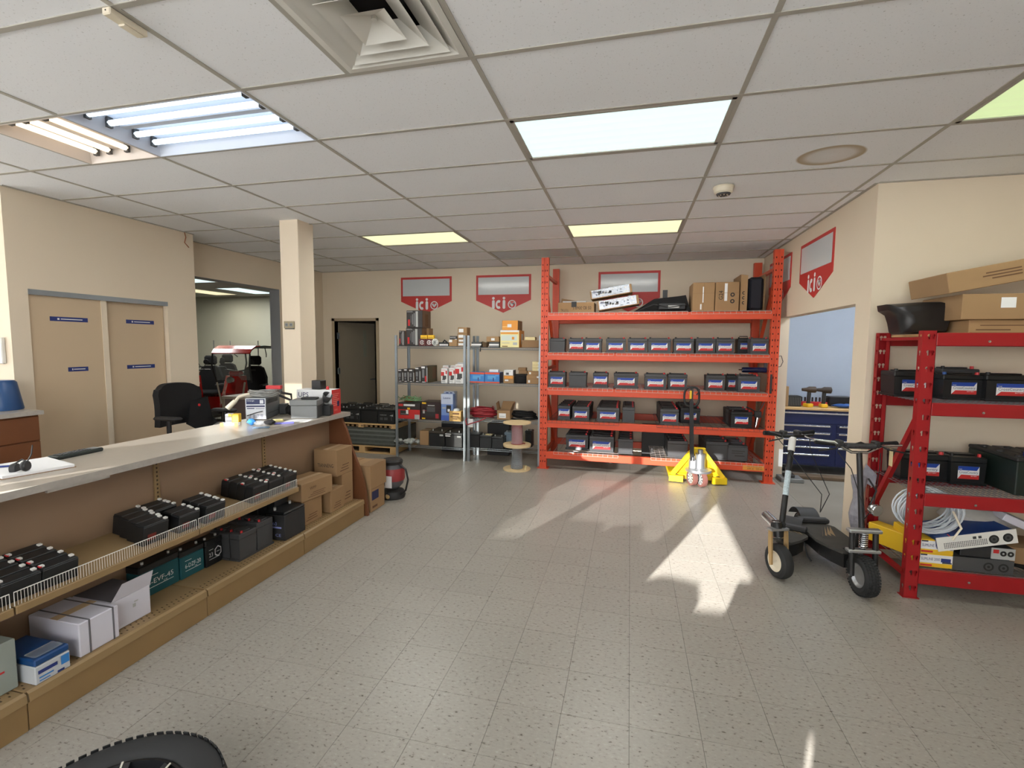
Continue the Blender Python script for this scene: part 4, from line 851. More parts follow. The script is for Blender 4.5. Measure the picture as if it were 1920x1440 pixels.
# second shelf
for k, (a, b, y0) in enumerate(((195, 320, 150), (325, 438, 140), (442, 565, 150), (582, 705, 105))):
    q = s1(a, b, y0, 405, 680); p_('charger_box', ('slim black charger box next to the left post', 'slim black charger box, second from the left post', 'slim black charger box, third from the left post', 'slim black charger box beside the larger charger box')[k], 'box', *q, 6.58, .16, BXD, z0=S1[1]+e, group=g, rects=((.05, .6, .88, .96, PAPER), (.80, .96, .08, .75, LGREY), (.1, .5, .4, .7, GRP), (.15, .6, .05, .09, PAPER), (.2, .4, .2, .35, GRP)), side=((0, 1, 0, 1, BXS),))
q = s1(712, 860, 75, 408, 680); p_('charger_box', 'larger black charger box with a red bar on the second grey shelf', 'box', *q, 6.58, .36, BXD, z0=S1[1]+e, group=g, rects=((.05, .6, .86, .97, PAPER), (.86, .98, .05, .9, LGREY), (.6, .82, .06, .4, LRED), (.2, .5, .3, .8, GRP), (.2, .7, .02, .06, PAPER)), side=((0, 1, 0, 1, M('olive print', S(92, 84, 62), .6)), (.5, .9, .2, .9, BXS)))
def wht(label, q, y, d):
    return p_('white_box', label, 'box', *q, y, d, PAPER, z0=S1[1]+e, group='white boxes with a red patch and a black adapter picture', rects=((.0, .5, .50, .76, LRED), (.25, .85, .28, .52, DGREY), (.2, .7, .22, .30, DGREY), (.1, .7, .08, .12, LGREY), (.1, .6, .14, .17, LGREY), (.75, .98, .62, .85, LRED)), texts=(('LITHIUM', .15, .86, .06, LRED, .6),))
wht('white adapter box on its own beside the gap on the second grey shelf', s1(1165, 1300, 130, 440, 680), 6.57, .10)
wht('white adapter box half covered by the taller white box', s1(1345, 1475, 120, 440, 680), 6.58, .08)
wht('taller white adapter box beside the shelf post', s1(1480, 1665, 35, 440, 680), 6.565, .10)
wht('white adapter box behind the lone front one', s1(1205, 1335, 60, 400, 680), 6.80, .09)
wht('white adapter box behind the half covered one', s1(1375, 1480, 60, 400, 680), 6.80, .09)
wht('tallest white adapter box behind the one beside the post', s1(1530, 1690, 0, 400, 680), 6.82, .09)
# third shelf
q = s1(185, 690, 905, 1235, 680); t = p_('starter_box', 'red and black jump starter box with a yellow star', 'box', *q, 6.58, .30, BXD, z0=S1[2]+e, rects=((0, 1, 0, .58, LRED), (.12, .5, .22, .52, BXD), (.38, .48, .3, .55, PAPER), (.44, .56, .58, .70, YELLOW2), (.28, .78, .80, .92, PAPER), (.05, .25, .78, .93, REDSIGN), (.76, .98, .0, .28, LGREY), (.15, .45, .28, .32, GRP)))
zt = PY(765, q[2], 6.58).z; a = PY(765, 745, 6.7)
t = thing('green_wire_heap', 'tangled heap of green wires on the jump starter box', 'wire', (a.x+.02, 6.72, zt+.004)); m = MB(); rnd = random.Random(4)
for k in range(16):
    c0 = rnd.uniform(-.10, .10); m.tube([(c0+.12*math.cos(a_+k)*rnd.uniform(.6, 1), .07*math.sin(a_+k), .02+.07*rnd.random()*math.sin(a_/2)) for a_ in [j*PI/5 for j in range(8)]], .006, 5)
m.build('wire_tangle', GREEN, t, True); MB().cbox(-.07, .05, -.05, .04, .0, .07, .006).build('brown_connector', BROWNL, t)
q = s1(710, 1155, 885, 1250, 680); p_('winch_box', 'dark brown winch box with small yellow tabs', 'box', *q, 6.57, .28, M('very dark brown box', S(44, 30, 30), .4), z0=S1[2]+e, rects=((.06, .27, .88, .97, YELLOW2), (.05, .22, .03, .11, YELLOW2), (.3, .72, .45, .72, DGREY), (.35, .7, .78, .83, LGREY), (.1, .2, .35, .55, LGREY), (.25, .75, .2, .42, BLACK2), (.74, .9, .1, .35, REDWIRE), (.06, .3, .5, .52, REDWIRE)))
q = s1(1165, 1430, 705, 1245, 680); t = p_('dashcam_box', 'tall blue and white box with a black device picture', 'box', *q, 6.57, .12, SKYBLUE if False else M('blue white box', S(120, 148, 206), .4), z0=S1[2]+e, rects=((0, 1, .62, 1, M('pale box print', S(190, 200, 222), .4)), (.0, 1, .0, .2, M('deep blue print', S(74, 100, 178), .4)), (.45, .85, .30, .58, BLACK2), (.55, .75, .34, .44, PAPER), (.1, .4, .45, .5, LGREY)), texts=(('Leano', .2, .82, .07, NAVY2, .6),))
q = s1(1225, 1465, 650, 1150, 680); p_('dashcam_box', 'blue and white box standing behind the tall blue one', 'box', *q, 6.80, .12, MATS['pale box print'], z0=S1[2]+e, rects=((.2, .45, .93, .97, NAVY2), (.6, .8, .93, .97, NAVY2)))
q = s1(1345, 1610, 1095, 1290, 680); t = p_('tan_box', 'small tan printed box with a clear domed lid', 'box', *q, 6.535, .13, M('tan printed box', S(196, 160, 96), .6), z0=S1[2]+e, rects=((.3, .85, .68, .85, INKB), (.1, .8, .4, .5, INKB), (.3, .7, .2, .3, INKB)))
MB().lathe([(.055, 0), (.05, .02), (.03, .032), (0, .036)], 18, o=(0, 0, PY(853, q[2], 6.535).z-S1[2])).build('dome', LGREY, t, True)
# bottom shelf
a = PY(765, 828, 6.62); t = bpy.data.objects.new('x', None) if False else None
m = MB(); rnd = random.Random(11)
for k in range(9): 
    mm = MB(); crumple(mm, rnd.uniform(.035, .06), rnd.uniform(.04, .08), k, 8, 4); dx, dy = rnd.uniform(-.2, .2), rnd.uniform(-.06, .06); m.add([(v[0]+dx, v[1]+dy, v[2]) for v in mm.v], mm.f)
o = m.build('plastic_wrap_heap', M('crumpled clear wrap', S(190, 194, 190), .25, alpha=.75), None); o.location = (a.x-.02, 6.66, S1[3]+.002); tag(o, 'crumpled heap of clear plastic wrap on the lowest grey shelf', 'plastic wrap')
q = s1(685, 885, 575, 865, 760); p_('brown_carton', 'plain brown carton beside the plastic wrap heap', 'box', *q, 6.60, .24, CARD, z0=S1[3]+e, tape=True)
for k, (a_, b_, c_, lab) in enumerate(((890, 1240, 605, 'large dark brown topped battery on the lowest grey shelf'), (1262, 1640, 640, 'large black battery with painted sun glints on the lowest grey shelf'))):
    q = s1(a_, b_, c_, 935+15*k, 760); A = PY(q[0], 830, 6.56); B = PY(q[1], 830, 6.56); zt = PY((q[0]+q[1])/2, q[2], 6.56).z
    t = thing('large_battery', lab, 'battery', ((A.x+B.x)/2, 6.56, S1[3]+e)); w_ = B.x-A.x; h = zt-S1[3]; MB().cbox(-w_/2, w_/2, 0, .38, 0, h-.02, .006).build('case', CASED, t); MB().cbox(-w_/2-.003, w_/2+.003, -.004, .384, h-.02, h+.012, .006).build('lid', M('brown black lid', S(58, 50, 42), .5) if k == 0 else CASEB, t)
    for x in (-.07, .07): MB().cyl((x, .04, h+.012), (x, .04, h+.04), .008, n=8).build('terminal', LGREY, t)
    MB().box(w_*.2, w_*.42, -.0055, -.004, h-.055, h-.03).build('grip', LGREY, t)
    if k: MB().box(-w_*.5, -w_*.15, -.006, -.004, h-.015, h-.004).box(-w_*.5, -w_*.2, -.006, -.004, h-.045, h-.03).build('painted_glint', PAPER, t)  # sun glints on the case, painted as white strips
q = s1(1225, 1650, 360, 500, 760); A = PY(q[0], 800, 7.2); B = PY(q[1], 800, 7.2); printbox('black_battery_case', 'tall black case standing on the floor behind the lowest grey shelf', 'case', (A.x+B.x)/2, 7.1, 0.001, B.x-A.x, .4, PY(850, q[2], 7.2).z, BLACK2)
# ---- second unit
q = s2(165, 390, 735, 832, 580)
for k, (a_, b_) in enumerate(((165, 390), (565, 785))):
    q = s2(a_, b_, 735, 832, 580); p_('terminal_strip', ('black and white terminal strip beside the brown rope', 'black and white terminal strip under the brown flat carton')[k], 'terminal strip', *q, 6.58, .10, DGREY, z0=S2[0]+e, rects=((0, 1, .35, .65, PAPER), (0, 1, .05, .3, MGREY)))
a = PY(907, 645, 6.62); t = thing('rope_coil', 'small coil of brown rope on the top shelf', 'rope', (a.x, 6.66, S2[0]+.002)); m = MB()
for k in range(5): m.tube([(.05*math.cos(x)+.004*k, .05*math.sin(x), .012+.014*k+.008*math.sin(2*x)) for x in [j*PI/6 for j in range(12)]], .008, 6, closed=True)
m.build('coil', M('brown rope', S(104, 84, 62), .9), t, True); MB().tube([(-.02, -.05, .03), (-.03, -.09, .02), (-.03, -.10, -.03), (-.035, -.10, -.06)], .008, 6).build('loose_end', BLACK, t)
q = s2(505, 785, 612, 735, 580); p_('brown_carton', 'flat brown carton with a white sticker resting on a terminal strip', 'box', *q, 6.585, .15, CARD, z0=PY(927, 641.2, 6.58).z+.001, rects=((.38, .66, .25, .7, PAPER),))
q = s2(815, 1240, 470, 830, 580); p_('yellow_carton', 'pale yellow printed carton holding up the orange one', 'box', *q, 6.57, .32, M('pale yellow carton', S(232, 222, 160), .4), z0=S2[0]+e, rects=((0, 1, .90, 1, PAPER), (.02, .95, .78, .88, ORANGE2), (.05, .9, .4, .72, M('pale sky print', S(206, 216, 204), .4)), (.62, .75, .46, .62, ORANGE2), (.68, .90, .15, .30, LGREY), (.1, .4, .05, .1, INKB), (.1, .5, .25, .28, LGREY)), side=((0, 1, 0, 1, ORANGE2), (.4, .8, .2, .8, MATS['pale sky print']))); zt = PY(955, q[2], 6.57).z
q = s2(858, 1210, 252, 460, 580); p_('orange_carton', 'orange carton with a white sticker on the pale yellow carton', 'box', *q, 6.58, .28, ORANGE2, z0=zt+.001, rects=((.34, .6, .3, .62, PAPER), (.02, .35, .32, .40, M('pale orange print', S(238, 196, 120), .4))), side=((0, 1, 0, 1, CARD2),))
q = s2(1300, 1725, 697, 830, 580); p_('brown_carton', 'long flat brown carton next to the orange post', 'box', *q, 6.58, .2, CARD2, z0=S2[0]+e); zt = PY(995, q[2], 6.58).z
q = s2(1370, 1600, 622, 695, 580); p_('cream_carton', 'small cream carton on the long flat brown carton', 'box', *q, 6.60, .12, CREAM, z0=zt+.001)
q = s2(130, 458, 218, 430, 680); BX = dict(rects=((0, 1, .82, 1, ORANGE), (0, 1, 0, .12, ORANGE), (.2, .75, .35, .7, M('light blue print', S(90, 160, 214), .4)), (.55, .62, .2, .5, NAVY2), (.7, .95, .65, .75, MATS['light blue print'] if 'light blue print' in MATS else SKYBLUE)))
p_('blue_orange_box', 'blue and orange glove box next to the shelf post', 'box', *q, 6.57, .2, SKYBLUE, z0=S2[1]+e, group='pair of blue and orange glove boxes', **BX)
q = s2(466, 800, 220, 432, 680); p_('blue_orange_box', 'blue and orange glove box with the small white box behind it', 'box', *q, 6.57, .2, SKYBLUE, z0=S2[1]+e, group='pair of blue and orange glove boxes', side=((0, 1, 0, 1, NAVY),), **BX); zt = PY(920, q[2], 6.57).z
q = s2(565, 765, 157, 215, 680); p_('white_carton', 'small white box on top of a blue and orange glove box', 'box', *q, 6.66, .10, PAPER, z0=zt+.001)
q = s2(885, 1112, 292, 435, 680); p_('orange_label_box', 'tan box with an orange label under the white instrument box', 'box', *q, 6.57, .18, CARD, z0=S2[1]+e, rects=((.1, .95, .6, .95, ORANGE2), (.15, .5, .3, .5, PAPER))); zt = PY(953, q[2], 6.57).z
q = s2(897, 1105, 167, 288, 680); p_('instrument_box', 'white box with a dark square picture on the orange labelled box', 'box', *q, 6.58, .16, PAPER, z0=zt+.001, rects=((.2, .55, .12, .55, MGREY), (.3, .5, .18, .48, DGREY), (.1, .75, .72, .80, LGREY)), side=((0, 1, 0, 1, DGREY),))
A = PY(975, 710, 6.62); t = thing('black_bag', 'rounded black bag on the second shelf', 'bag', (A.x, 6.70, S2[1]+.002)); m = MB(); prof = [(0, 0), (.115, .0), (.125, .05), (.12, .10), (.09, .125), (0, .13)]; m.lathe(prof, 18); m.build('body', BLACKM, t, True); MB().tube([(-.06, -.09, .11), (0, -.11, .12), (.06, -.09, .11)], .006, 6).build('strap', BLACK, t)
q = s2(1228, 1415, 182, 243, 680); zb = S2[1]+.135; p_('small_carton', 'small tan carton lying on the black bag', 'box', *q, 6.66, .10, CARD2, z0=zb, group='tan cartons on the black bag'); zb = PY(980, q[2], 6.66).z+.001
q = s2(1215, 1390, 112, 178, 680); p_('small_carton', 'topmost small tan carton above the black bag', 'box', *q, 6.67, .10, CARD2, z0=zb, group='tan cartons on the black bag')
z = S2[1]+e
for k, (x0, x1, y0, lab) in enumerate(((1405, 1715, 367, 'lower'), (1405, 1715, 283, 'middle'), (1432, 1722, 195, 'upper'))):
    q = s2(x0, x1, y0, y0+80, 680); zt = PY(1000, q[2], 6.58).z; p_('small_carton', 'long tan carton with a tiny white sticker, %s of three beside the orange post' % lab, 'box', *q, 6.58, .14, CARD, z0=z, group='long tan cartons beside the orange post', rects=(((.75, .9) if k == 1 else (.12, .26))+(.25, .75, PAPER),)); z = zt+.001
q0 = z
for k in range(3):
    q = s2(1535, 1735, 15+66*(2-k), 15+66*(3-k), 680); h_ = .043; printbox('cream_packet', 'cream packet with a white end, %s of three above the long tan cartons' % ('lowest', 'middle', 'topmost')[k], 'box', (PY(q[0], 690, 6.6).x+PY(q[1], 690, 6.6).x)/2, 6.6, z, PY(q[1], 690, 6.6).x-PY(q[0], 690, 6.6).x, .10, h_, CREAM, rects=((.62, 1, .15, .85, PAPER),), group='three cream packets'); z += h_+.001
# coils and open carton on the third shelf
def coil(name, label, loc, R_, tube_r, n, mat, flat, seed, drape=False):
    rnd = random.Random(seed); t = thing(name, label, 'cable', loc); m = MB()
    for k in range(n):
        r_ = R_*rnd.uniform(.62, 1.05); dx = rnd.uniform(-.15, .15)*R_; dz = flat*(k/n); ph = rnd.uniform(0, 6)
        m.tube([(dx+r_*math.cos(a_), r_*.62*math.sin(a_)+rnd.uniform(-.004, .004), tube_r*1.6+dz+.012*math.sin(a_+ph)) for a_ in [j*PI/10 for j in range(20)]], tube_r, 6, closed=True)
    m.build('loops', mat, t, True); return t, m
A = PY(905, 784, 6.72); t, _ = coil('red_cable_coil', 'coil of red cable on the third shelf, a loop hanging over the edge', (A.x, 6.76, S2[2]+.004), .21, .0085, 14, REDWIRE, .13, 21)
MB().tube([(-.17, -.19, .02), (-.20, -.225, -.02), (-.18, -.23, -.09), (-.13, -.23, -.07), (0, -.225, -.03), (.1, -.2, .02)], .0085, 6).tube([(.12, .0, .13), (.15, -.02, .17), (.17, -.02, .14)], .006, 6).build('loose_loop', REDWIRE, t, True)
MB().box(-.16, -.09, -.222, -.220, -.12, .0).build('white_tag', PAPER, t)
A = PY(981, 778, 6.72); coil('black_cable_coil', 'flattened coil of black cable beside the open carton', (A.x+.01, 6.77, S2[2]+.004), .20, .010, 12, BLACKM, .09, 22)
q = s2(745, 1035, 1085, 1290, 680); t = p_('open_carton', 'open brown carton with raised flaps and a white label', 'box', *q, 6.60, .2, CARD, z0=S2[2]+e, rects=((.15, .68, .2, .72, PAPER), (.2, .6, .35, .42, LGREY))); h = PY(944, q[2], 6.6).z-S2[2]; w_ = PY(q[1], 780, 6.6).x-PY(q[0], 780, 6.6).x
MB().add([(-w_/2, .1, h), (w_/2, .1, h), (w_/2+.02, .12, h+.115), (-w_/2+.03, .12, h+.115)], [(0, 1, 2, 3)]).build('back_flap', CARD, t)
MB().add([(-w_/2, -.1, h), (-w_/2, .1, h), (-w_/2-.03, .10, h+.12), (-w_/2-.03, -.05, h+.10)], [(0, 1, 2, 3)]).build('side_flap', CARD2, t); MB().add([(w_/2, -.1, h), (w_/2, .1, h), (w_/2+.03, .10, h+.11), (w_/2+.03, -.05, h+.10)], [(0, 1, 2, 3)]).build('side_flap', CARD2, t); MB().box(-w_/2+.005, w_/2-.005, -.095, .095, h+.0005, h+.001).build('mouth_shadow', CARD2, t)
def sh9(x0, x1, y0, y1): return 870+x0/9, 870+x1/9, 740+y0/9, 740+y1/9
for k, (x0, x1, y0, y1, mat, lab) in enumerate(((62, 262, 660, 910, CASED, 'black battery next to the shelf posts on the lowest shelf'), (268, 462, 690, 912, CASEB, 'black battery with pale strips, second from the shelf posts'), (472, 662, 715, 925, CASEB, 'black battery beside the pale blue battery on the lowest shelf'), (682, 822, 640, 830, M('pale blue grey case', S(120, 140, 156), .5), 'pale blue grey battery behind the red wire spool'), (1032, 1138, 615, 840, CASED, 'narrow black battery behind the spools near the orange post'))):
    q = sh9(x0, x1, y0, y1); yf = 6.58 if k < 3 else 6.78; A = PY(q[0], 830, yf); B = PY(q[1], 830, yf); zt = PY((q[0]+q[1])/2, q[2], yf).z; h = zt-S2[3]; w_ = B.x-A.x
    t = thing('shelf_battery', lab, 'battery', ((A.x+B.x)/2, yf, S2[3]+e), group='batteries on the lowest grey shelf'); MB().cbox(-w_/2, w_/2, 0, .17, 0, h-.03, .005).build('case', mat, t); MB().cbox(-w_/2-.003, w_/2+.003, -.003, .173, h-.03, h, .006).build('lid', mat, t)
    for x in (-w_*.3, w_*.3): MB().cyl((x, .05, h), (x, .05, h+.02), .008, n=8).build('terminal', LGREY, t)
    if k == 1: MB().box(-w_*.1, w_*.4, .03, .12, h+.0, h+.004).build('strip', CREAM, t)
q = sh9(440, 800, 470, 640); A = PY(q[0], 800, 7.2); B = PY(q[1], 800, 7.2); printbox('black_battery_case', 'wide black case standing behind the pale blue battery', 'case', (A.x+B.x)/2, 7.05, .001, B.x-A.x, .4, PY(940, q[2], 7.2).z, BLACK2)
# ================================================================== cable spools
SPX, SPY = PZ(969, 879.5).x, PZ(969, 879.5).y
def spool(label, z0, R_, core, drum_mat, height, film):
    t = thing('cable_spool', label, 'cable spool', (SPX, SPY, z0))
    for z in (0, height-.014): MB().lathe([(0, z), (R_, z), (R_, z+.014), (0, z+.014)], 36).build('flange', PLY, t)
    m = MB(); n = 20; prof = []
    for k in range(n): z = .014+(height-.028)*k/n; dz = (height-.028)/n; prof += [(core(k/n), z), (core(k/n)+.004, z+dz/2), (core((k+1)/n), z+dz)]
    m.lathe(prof, 28).build('wound_cable', drum_mat, t, True)
    if film: MB().lathe([(core(0)+.012, .02), (core(.4)+.008, height*.5), (core(1)+.008, height-.02)], 24).build('stretch_film', FILMC, t, True)
    return t
spool('plywood spool of dark wire wrapped in film, standing on the floor', .001, .188, lambda f: .078-.022*f, M('dark wire', S(60, 66, 74), .3), .335, True)
t = spool('plywood spool of red wire stacked on the dark one', .337, .190, lambda f: .072, M('red wire wound', S(178, 52, 66), .25), .315, True)
MB().tube([(.08*math.cos(a_), .08*math.sin(a_)-.0, .022) for a_ in [j*PI/12-2.6 for j in range(14)]]+[(.11, .0, .022)], .006, 6).build('loose_end', REDWIRE, t, True)
o = MB().cyl((0, 0, 0), (.012, -.005, .06), .014, .010, n=8).build('tape_roll_end', CREAM); o.location = (SPX+.13, SPY-.06, .0155); tag(o, 'cream paper twist on the rim of the lower spool', 'paper')
# ================================================================== pallet with wrapped batteries
t = thing('wooden_pallet', 'wooden pallet on the floor under the wrapped dark load', 'pallet', (-4.02, 7.02, 0), group='two wooden pallets')
for x in (-.53, 0, .53): MB().box(x-.05, x+.05, -.38, .38, .02, .10).build('block', PINE, t)
for k in range(5): y = -.38+k*.17; MB().cbox(-.58, .58, y, y+.085, .10, .12, .003).build('deck_board', PINE, t)
for y in (-.38, .29): MB().cbox(-.58, .58, y, y+.09, 0, .02, .003).build('base_board', PINE, t)
m = MB().cbox(-.57, .57, -.38, .38, 0, .285, .02); t2 = thing('wrapped_load', 'dark load wrapped in grey stretch film between the two pallets', 'wrapped load', (-4.02, 7.02, .121)); m.build('film_block', FILMD, t2)
for k in range(4): MB().box(-.571+.002*k, .571, -.383-.001*k, -.380, .03+.065*k, .055+.065*k).build('film_band', M('film band %d' % k, S(96+6*k, 100+6*k, 96+6*k), .25), t2)
t = thing('wooden_pallet', 'wooden pallet lying on the wrapped load under the black batteries', 'pallet', (-4.02, 7.02, .407), group='two wooden pallets')
for k in range(5): y = -.40+k*.175; MB().cbox(-.60, .60, y, y+.10, .045, .065, .003).build('deck_board', PINE, t)
for x in (-.55, 0, .55): MB().box(x-.045, x+.045, -.40, .40, 0, .045).build('runner', PINE, t)
for k in range(14): MB().box(-.56+k*.08, -.52+k*.08, -.4005, -.4, .012, .04).build('notch', CARD2, t)
for c_ in range(4):
    for r_ in range(3):
        x = -3.60-c_*.29; y = 6.72+r_*.20
        t = thing('deep_cycle_battery', 'large black battery on the upper pallet, row nearest the counter end' if r_ == 0 else 'large black battery on the upper pallet behind the front row', 'battery', (x, y, .474), group='black batteries on the upper pallet, front row' if r_ == 0 else 'black batteries on the upper pallet, rear rows')
        MB().cbox(-.14, .14, -.085, .085, 0, .20, .006).build('case', CASED, t); MB().cbox(-.143, .143, -.088, .088, .20, .222, .006).build('lid', CASED, t)
        MB().tube([(-.09, 0, .222), (-.08, 0, .245), (.08, 0, .245), (.09, 0, .222)], .008, 6).build('rope_handle', BLACK2, t); [MB().cyl((x_, -.04, .222), (x_, -.04, .245), .012, n=8).build('terminal_post', MGREY, t) for x_ in (-.115, .115)]
        if r_ == 0 and c_ in (0, 2):
            m = MB(); m.text('HURRICANE', (-.10, -.0858, .13), (1, 0, 0), (0, 0, 1), .016, 0, width=.11); m.box(-.10, -.05, -.0862, -.0855, .06, .10, 1).box(-.03, .03, -.0862, -.0855, .06, .10, 1).prism([(.06, .13), (.12, .15), (.12, .12)], -.0862, -.0855, 'y', 0)
            for k in range(4): m.box(.09, .094, -.0862, -.0855, .06+k*.015, .066+k*.015, 0)
            m.build('printed_label', [LGREY, DGREY], t)
# ================================================================== the orange pallet rack
RX0, RX1, RY0, RY1, RH = -1.18, 1.752, 6.45, 7.50, 2.856
LV = (.243, .675, 1.122, 1.595, 2.125)
rack = thing('pallet_rack', 'tall orange pallet rack with five wire decked levels', 'rack', (0, 0, 0))
SLOT = M('punched hole shadow', S(70, 26, 16), .9)
def rack_post(x0, x1, y0, y1, front):
    m = MB(); w_ = x1-x0; yo = y0 if front else y1; s = 1 if front else -1
    # a rolled channel: two flanges either side of a shallow groove
    yi = yo+s*.008
    def bx(a, b, c, d): m.box(a, b, min(c, d), max(c, d), 0, RH)
    bx(x0, x0+w_*.40, yo, yo+s*.075); bx(x0+w_*.60, x1, yo, yo+s*.075); bx(x0+w_*.36, x0+w_*.64, yi, yo+s*.075)
    p = m.build('post', ORANGE, rack)
    h = MB(); n = int(RH/.076)
    for k in range(n):
        z = .10+k*.076
        if z > RH-.03: break
        yq = yo-s*.0006
        for f in (.20, .80): c = x0+w_*f; h.box(c-.006, c+.006, min(yq, yo), max(yq, yo), z-.010, z+.010)
        if k % 2 == 0: h.box(x0+w_*.45, x0+w_*.55, min(yi-s*.0006, yi), max(yi-s*.0006, yi), z-.015, z+.015)
        if front:      # holes in the flank
            h.box(x0-.0006, x0, yo+.03, yo+.045, z-.012, z+.012)
    h.build('punched_hole', SLOT, p)['kind'] = 'stuff'
    MB().box(x0-.03, x1+.03, min(yo-s*.02, yo+s*.11), max(yo-s*.02, yo+s*.11), 0, .008).build('foot_plate', ORANGE, rack)
for x0, x1 in ((RX0, RX0+.098), (RX1-.098, RX1)):
    rack_post(x0, x1, RY0, RY0+.08, True); rack_post(x0, x1, RY1-.08, RY1, False)
    xm = (x0+x1)/2
    for z in (.18, 1.35, 2.62): MB().box(xm-.02, xm+.02, RY0+.07, RY1-.07, z, z+.04).build('side_brace', ORANGE, rack)
    for za, zb in ((.22, 1.33), (1.39, 2.6)):
        MB().add([(xm-.02, RY0+.07, zb-.03), (xm+.02, RY0+.07, zb-.03), (xm+.02, RY0+.07, zb+.03), (xm-.02, RY0+.07, zb+.03), (xm-.02, RY1-.07, za-.03), (xm+.02, RY1-.07, za-.03), (xm+.02, RY1-.07, za+.03), (xm-.02, RY1-.07, za+.03)], [(0, 1, 2, 3), (7, 6, 5, 4), (0, 4, 5, 1), (1, 5, 6, 2), (2, 6, 7, 3), (3, 7, 4, 0)]).build('diagonal_brace', ORANGE, rack)
for z in LV:
    for y in (RY0-.012, RY1-.045):
        m = MB().cbox(RX0+.098, RX1-.098, y, y+.055, z-.10, z-.004, .004); m.build('beam', ORANGE, rack)
        for x in (RX0+.09, RX1-.10): MB().box(x, x+.012, y-.004, y+.06, z-.17, z+.01).build('beam_bracket', ORANGE, rack)
WB = M('dark deck wire', S(66, 66, 68), .4, .5); WL = M('bright deck wire', S(190, 178, 170), .4, .3)
def deck(x0, x1, z, mat, pitch=.062):
    m = MB(); n = max(2, int((x1-x0)/pitch)); r = .0022
    for k in range(n+1):
        x = x0+(x1-x0)*k/n; m.tube([(x, RY0-.0155, z-.032), (x, RY0-.0155, z+.001), (x, RY1-.02, z+.001)], r, 4)
    for k in range(11): y = RY0-.0155+(RY1-RY0-.005)*k/10; m.tube([(x0, y, z+.0035), (x1, y, z+.0035)], r, 4)
    m.tube([(x0, RY0-.0165, z-.032), (x1, RY0-.0165, z-.032)], r, 4)
    return m.build('wire_deck', mat, rack)
A, B = RX0+.11, RX1-.11
for z, segs, mt in ((LV[4], ((A, A+.86), (A+.9, A+1.76), (A+1.80, B)), WL), (LV[3], ((A, A+.86), (A+.9, A+1.76), (A+1.80, B)), WL), (LV[2], ((A, A+.86), (A+.9, A+1.76), (A+1.80, B)), WL), (LV[1], ((A, -.12), (.36, 1.10), (1.12, B)), WB), (LV[0], ((-.98, -.12), (.30, 1.05), (1.07, B)), WL)):
    for a, b in segs: deck(a, b, z, mt)
# load label on the lowest beam
t_ = MB(); xa, xb = PY(1392, 880, RY0).x, PY(1432, 880, RY0).x; za = LV[0]-.085; t_.quad((xa, RY0-.0128, za), (xb, RY0-.0128, za), (xb, RY0-.0128, za+.062), (xa, RY0-.0128, za+.062), 0); t_.text('2250 LB / 1020 KG', (xa+.05, RY0-.0134, za+.01), (1, 0, 0), (0, 0, 1), .02, 1, width=(xb-xa)*.72); t_.text('MAX LOAD PER LEVEL', (xa+.05, RY0-.0134, za+.04), (1, 0, 0), (0, 0, 1), .012, 1, width=(xb-xa)*.7)
t_.build('load_label', [ORANGE2, INK], rack)
# ------------------------------------------------------------------ batteries on the rack
ORD = ('', 'first', 'second', 'third', 'fourth', 'fifth', 'sixth', 'seventh', 'eighth', 'ninth', 'tenth', 'eleventh')
def rb(kind, px0, px1, lv, label, yf=6.50, top=None, d=.17, rows=1, group=None, rz=0.0, gap=.012, h=None):
    z = LV[lv]+.0065; pyr = (620, 700, 720, 780, 830)[0]
    py = {0: 830, 1: 775, 2: 705, 3: 650}[lv]; a = PY(px0, py, yf); b = PY(px1, py, yf); w_ = b.x-a.x
    hh = h or (PY((px0+px1)/2, top, yf).z-z if top else .20)
    for r_ in range(rows):
        k = kind if r_ == 0 else (kind if kind in ('plain', 'tall') else 'plain')
        place(k, ((a.x+b.x)/2, yf+d/2+r_*(d+gap), z), label if r_ == 0 else 'dark battery lined up behind the '+group[0], (group[1] if group else 'batteries on the orange rack') if r_ == 0 else group[1]+', rear', (w_, d, hh), rz)
G3 = 'batteries on the second orange level from the top'
for i, (k, a, b, yf, rz) in enumerate((('plain', 1030, 1059, 6.50, 0), ('rib', 1065.5, 1094, 6.49, .05), ('lab', 1095, 1128, 6.48, 0), ('lab', 1136, 1173, 6.48, 0), ('lab', 1177, 1213.5, 6.49, 0), ('wide', 1215, 1258, 6.48, 0), ('lab', 1263, 1301, 6.48, 0), ('lab', 1304, 1341.5, 6.49, .04), ('lab', 1342.5, 1377, 6.49, 0), ('handle', 1383, 1409, 6.68, 0), ('lab', 1407, 1441, 6.48, 0))):
    rb(k, a, b, 3, '%s battery from the grey shelf, level below the cartons%s' % (ORD[i+1], {0: ', plain dark side', 9: ', set back, with a handle'}.get(i, '')), yf, group=('front row on the level under the top one', G3), rz=rz, top=635)
G2 = 'batteries on the middle orange level'
for i, (k, a, b, yf) in enumerate((('lab', 1028, 1060, 6.50), ('plain', 1067, 1099.5, 6.50), ('rib', 1112, 1140, 6.54), ('wide', 1151, 1197, 6.56), ('lab', 1209, 1250, 6.49), ('lab', 1252.5, 1289, 6.55), ('lab', 1324, 1360, 6.56), ('dark', 1362.5, 1383, 6.62), ('lab', 1384.5, 1426, 6.47))):
    rb(k, a, b, 2, '%s battery from the post beside the grey shelf, on the middle orange level' % ORD[i+1], yf, group=('middle level row', G2))
rb('plain', 1385, 1420, 2, 'dark battery behind the last labelled one on the middle orange level', 6.72, group=('x', G2))
G1 = 'batteries on the fourth orange level'
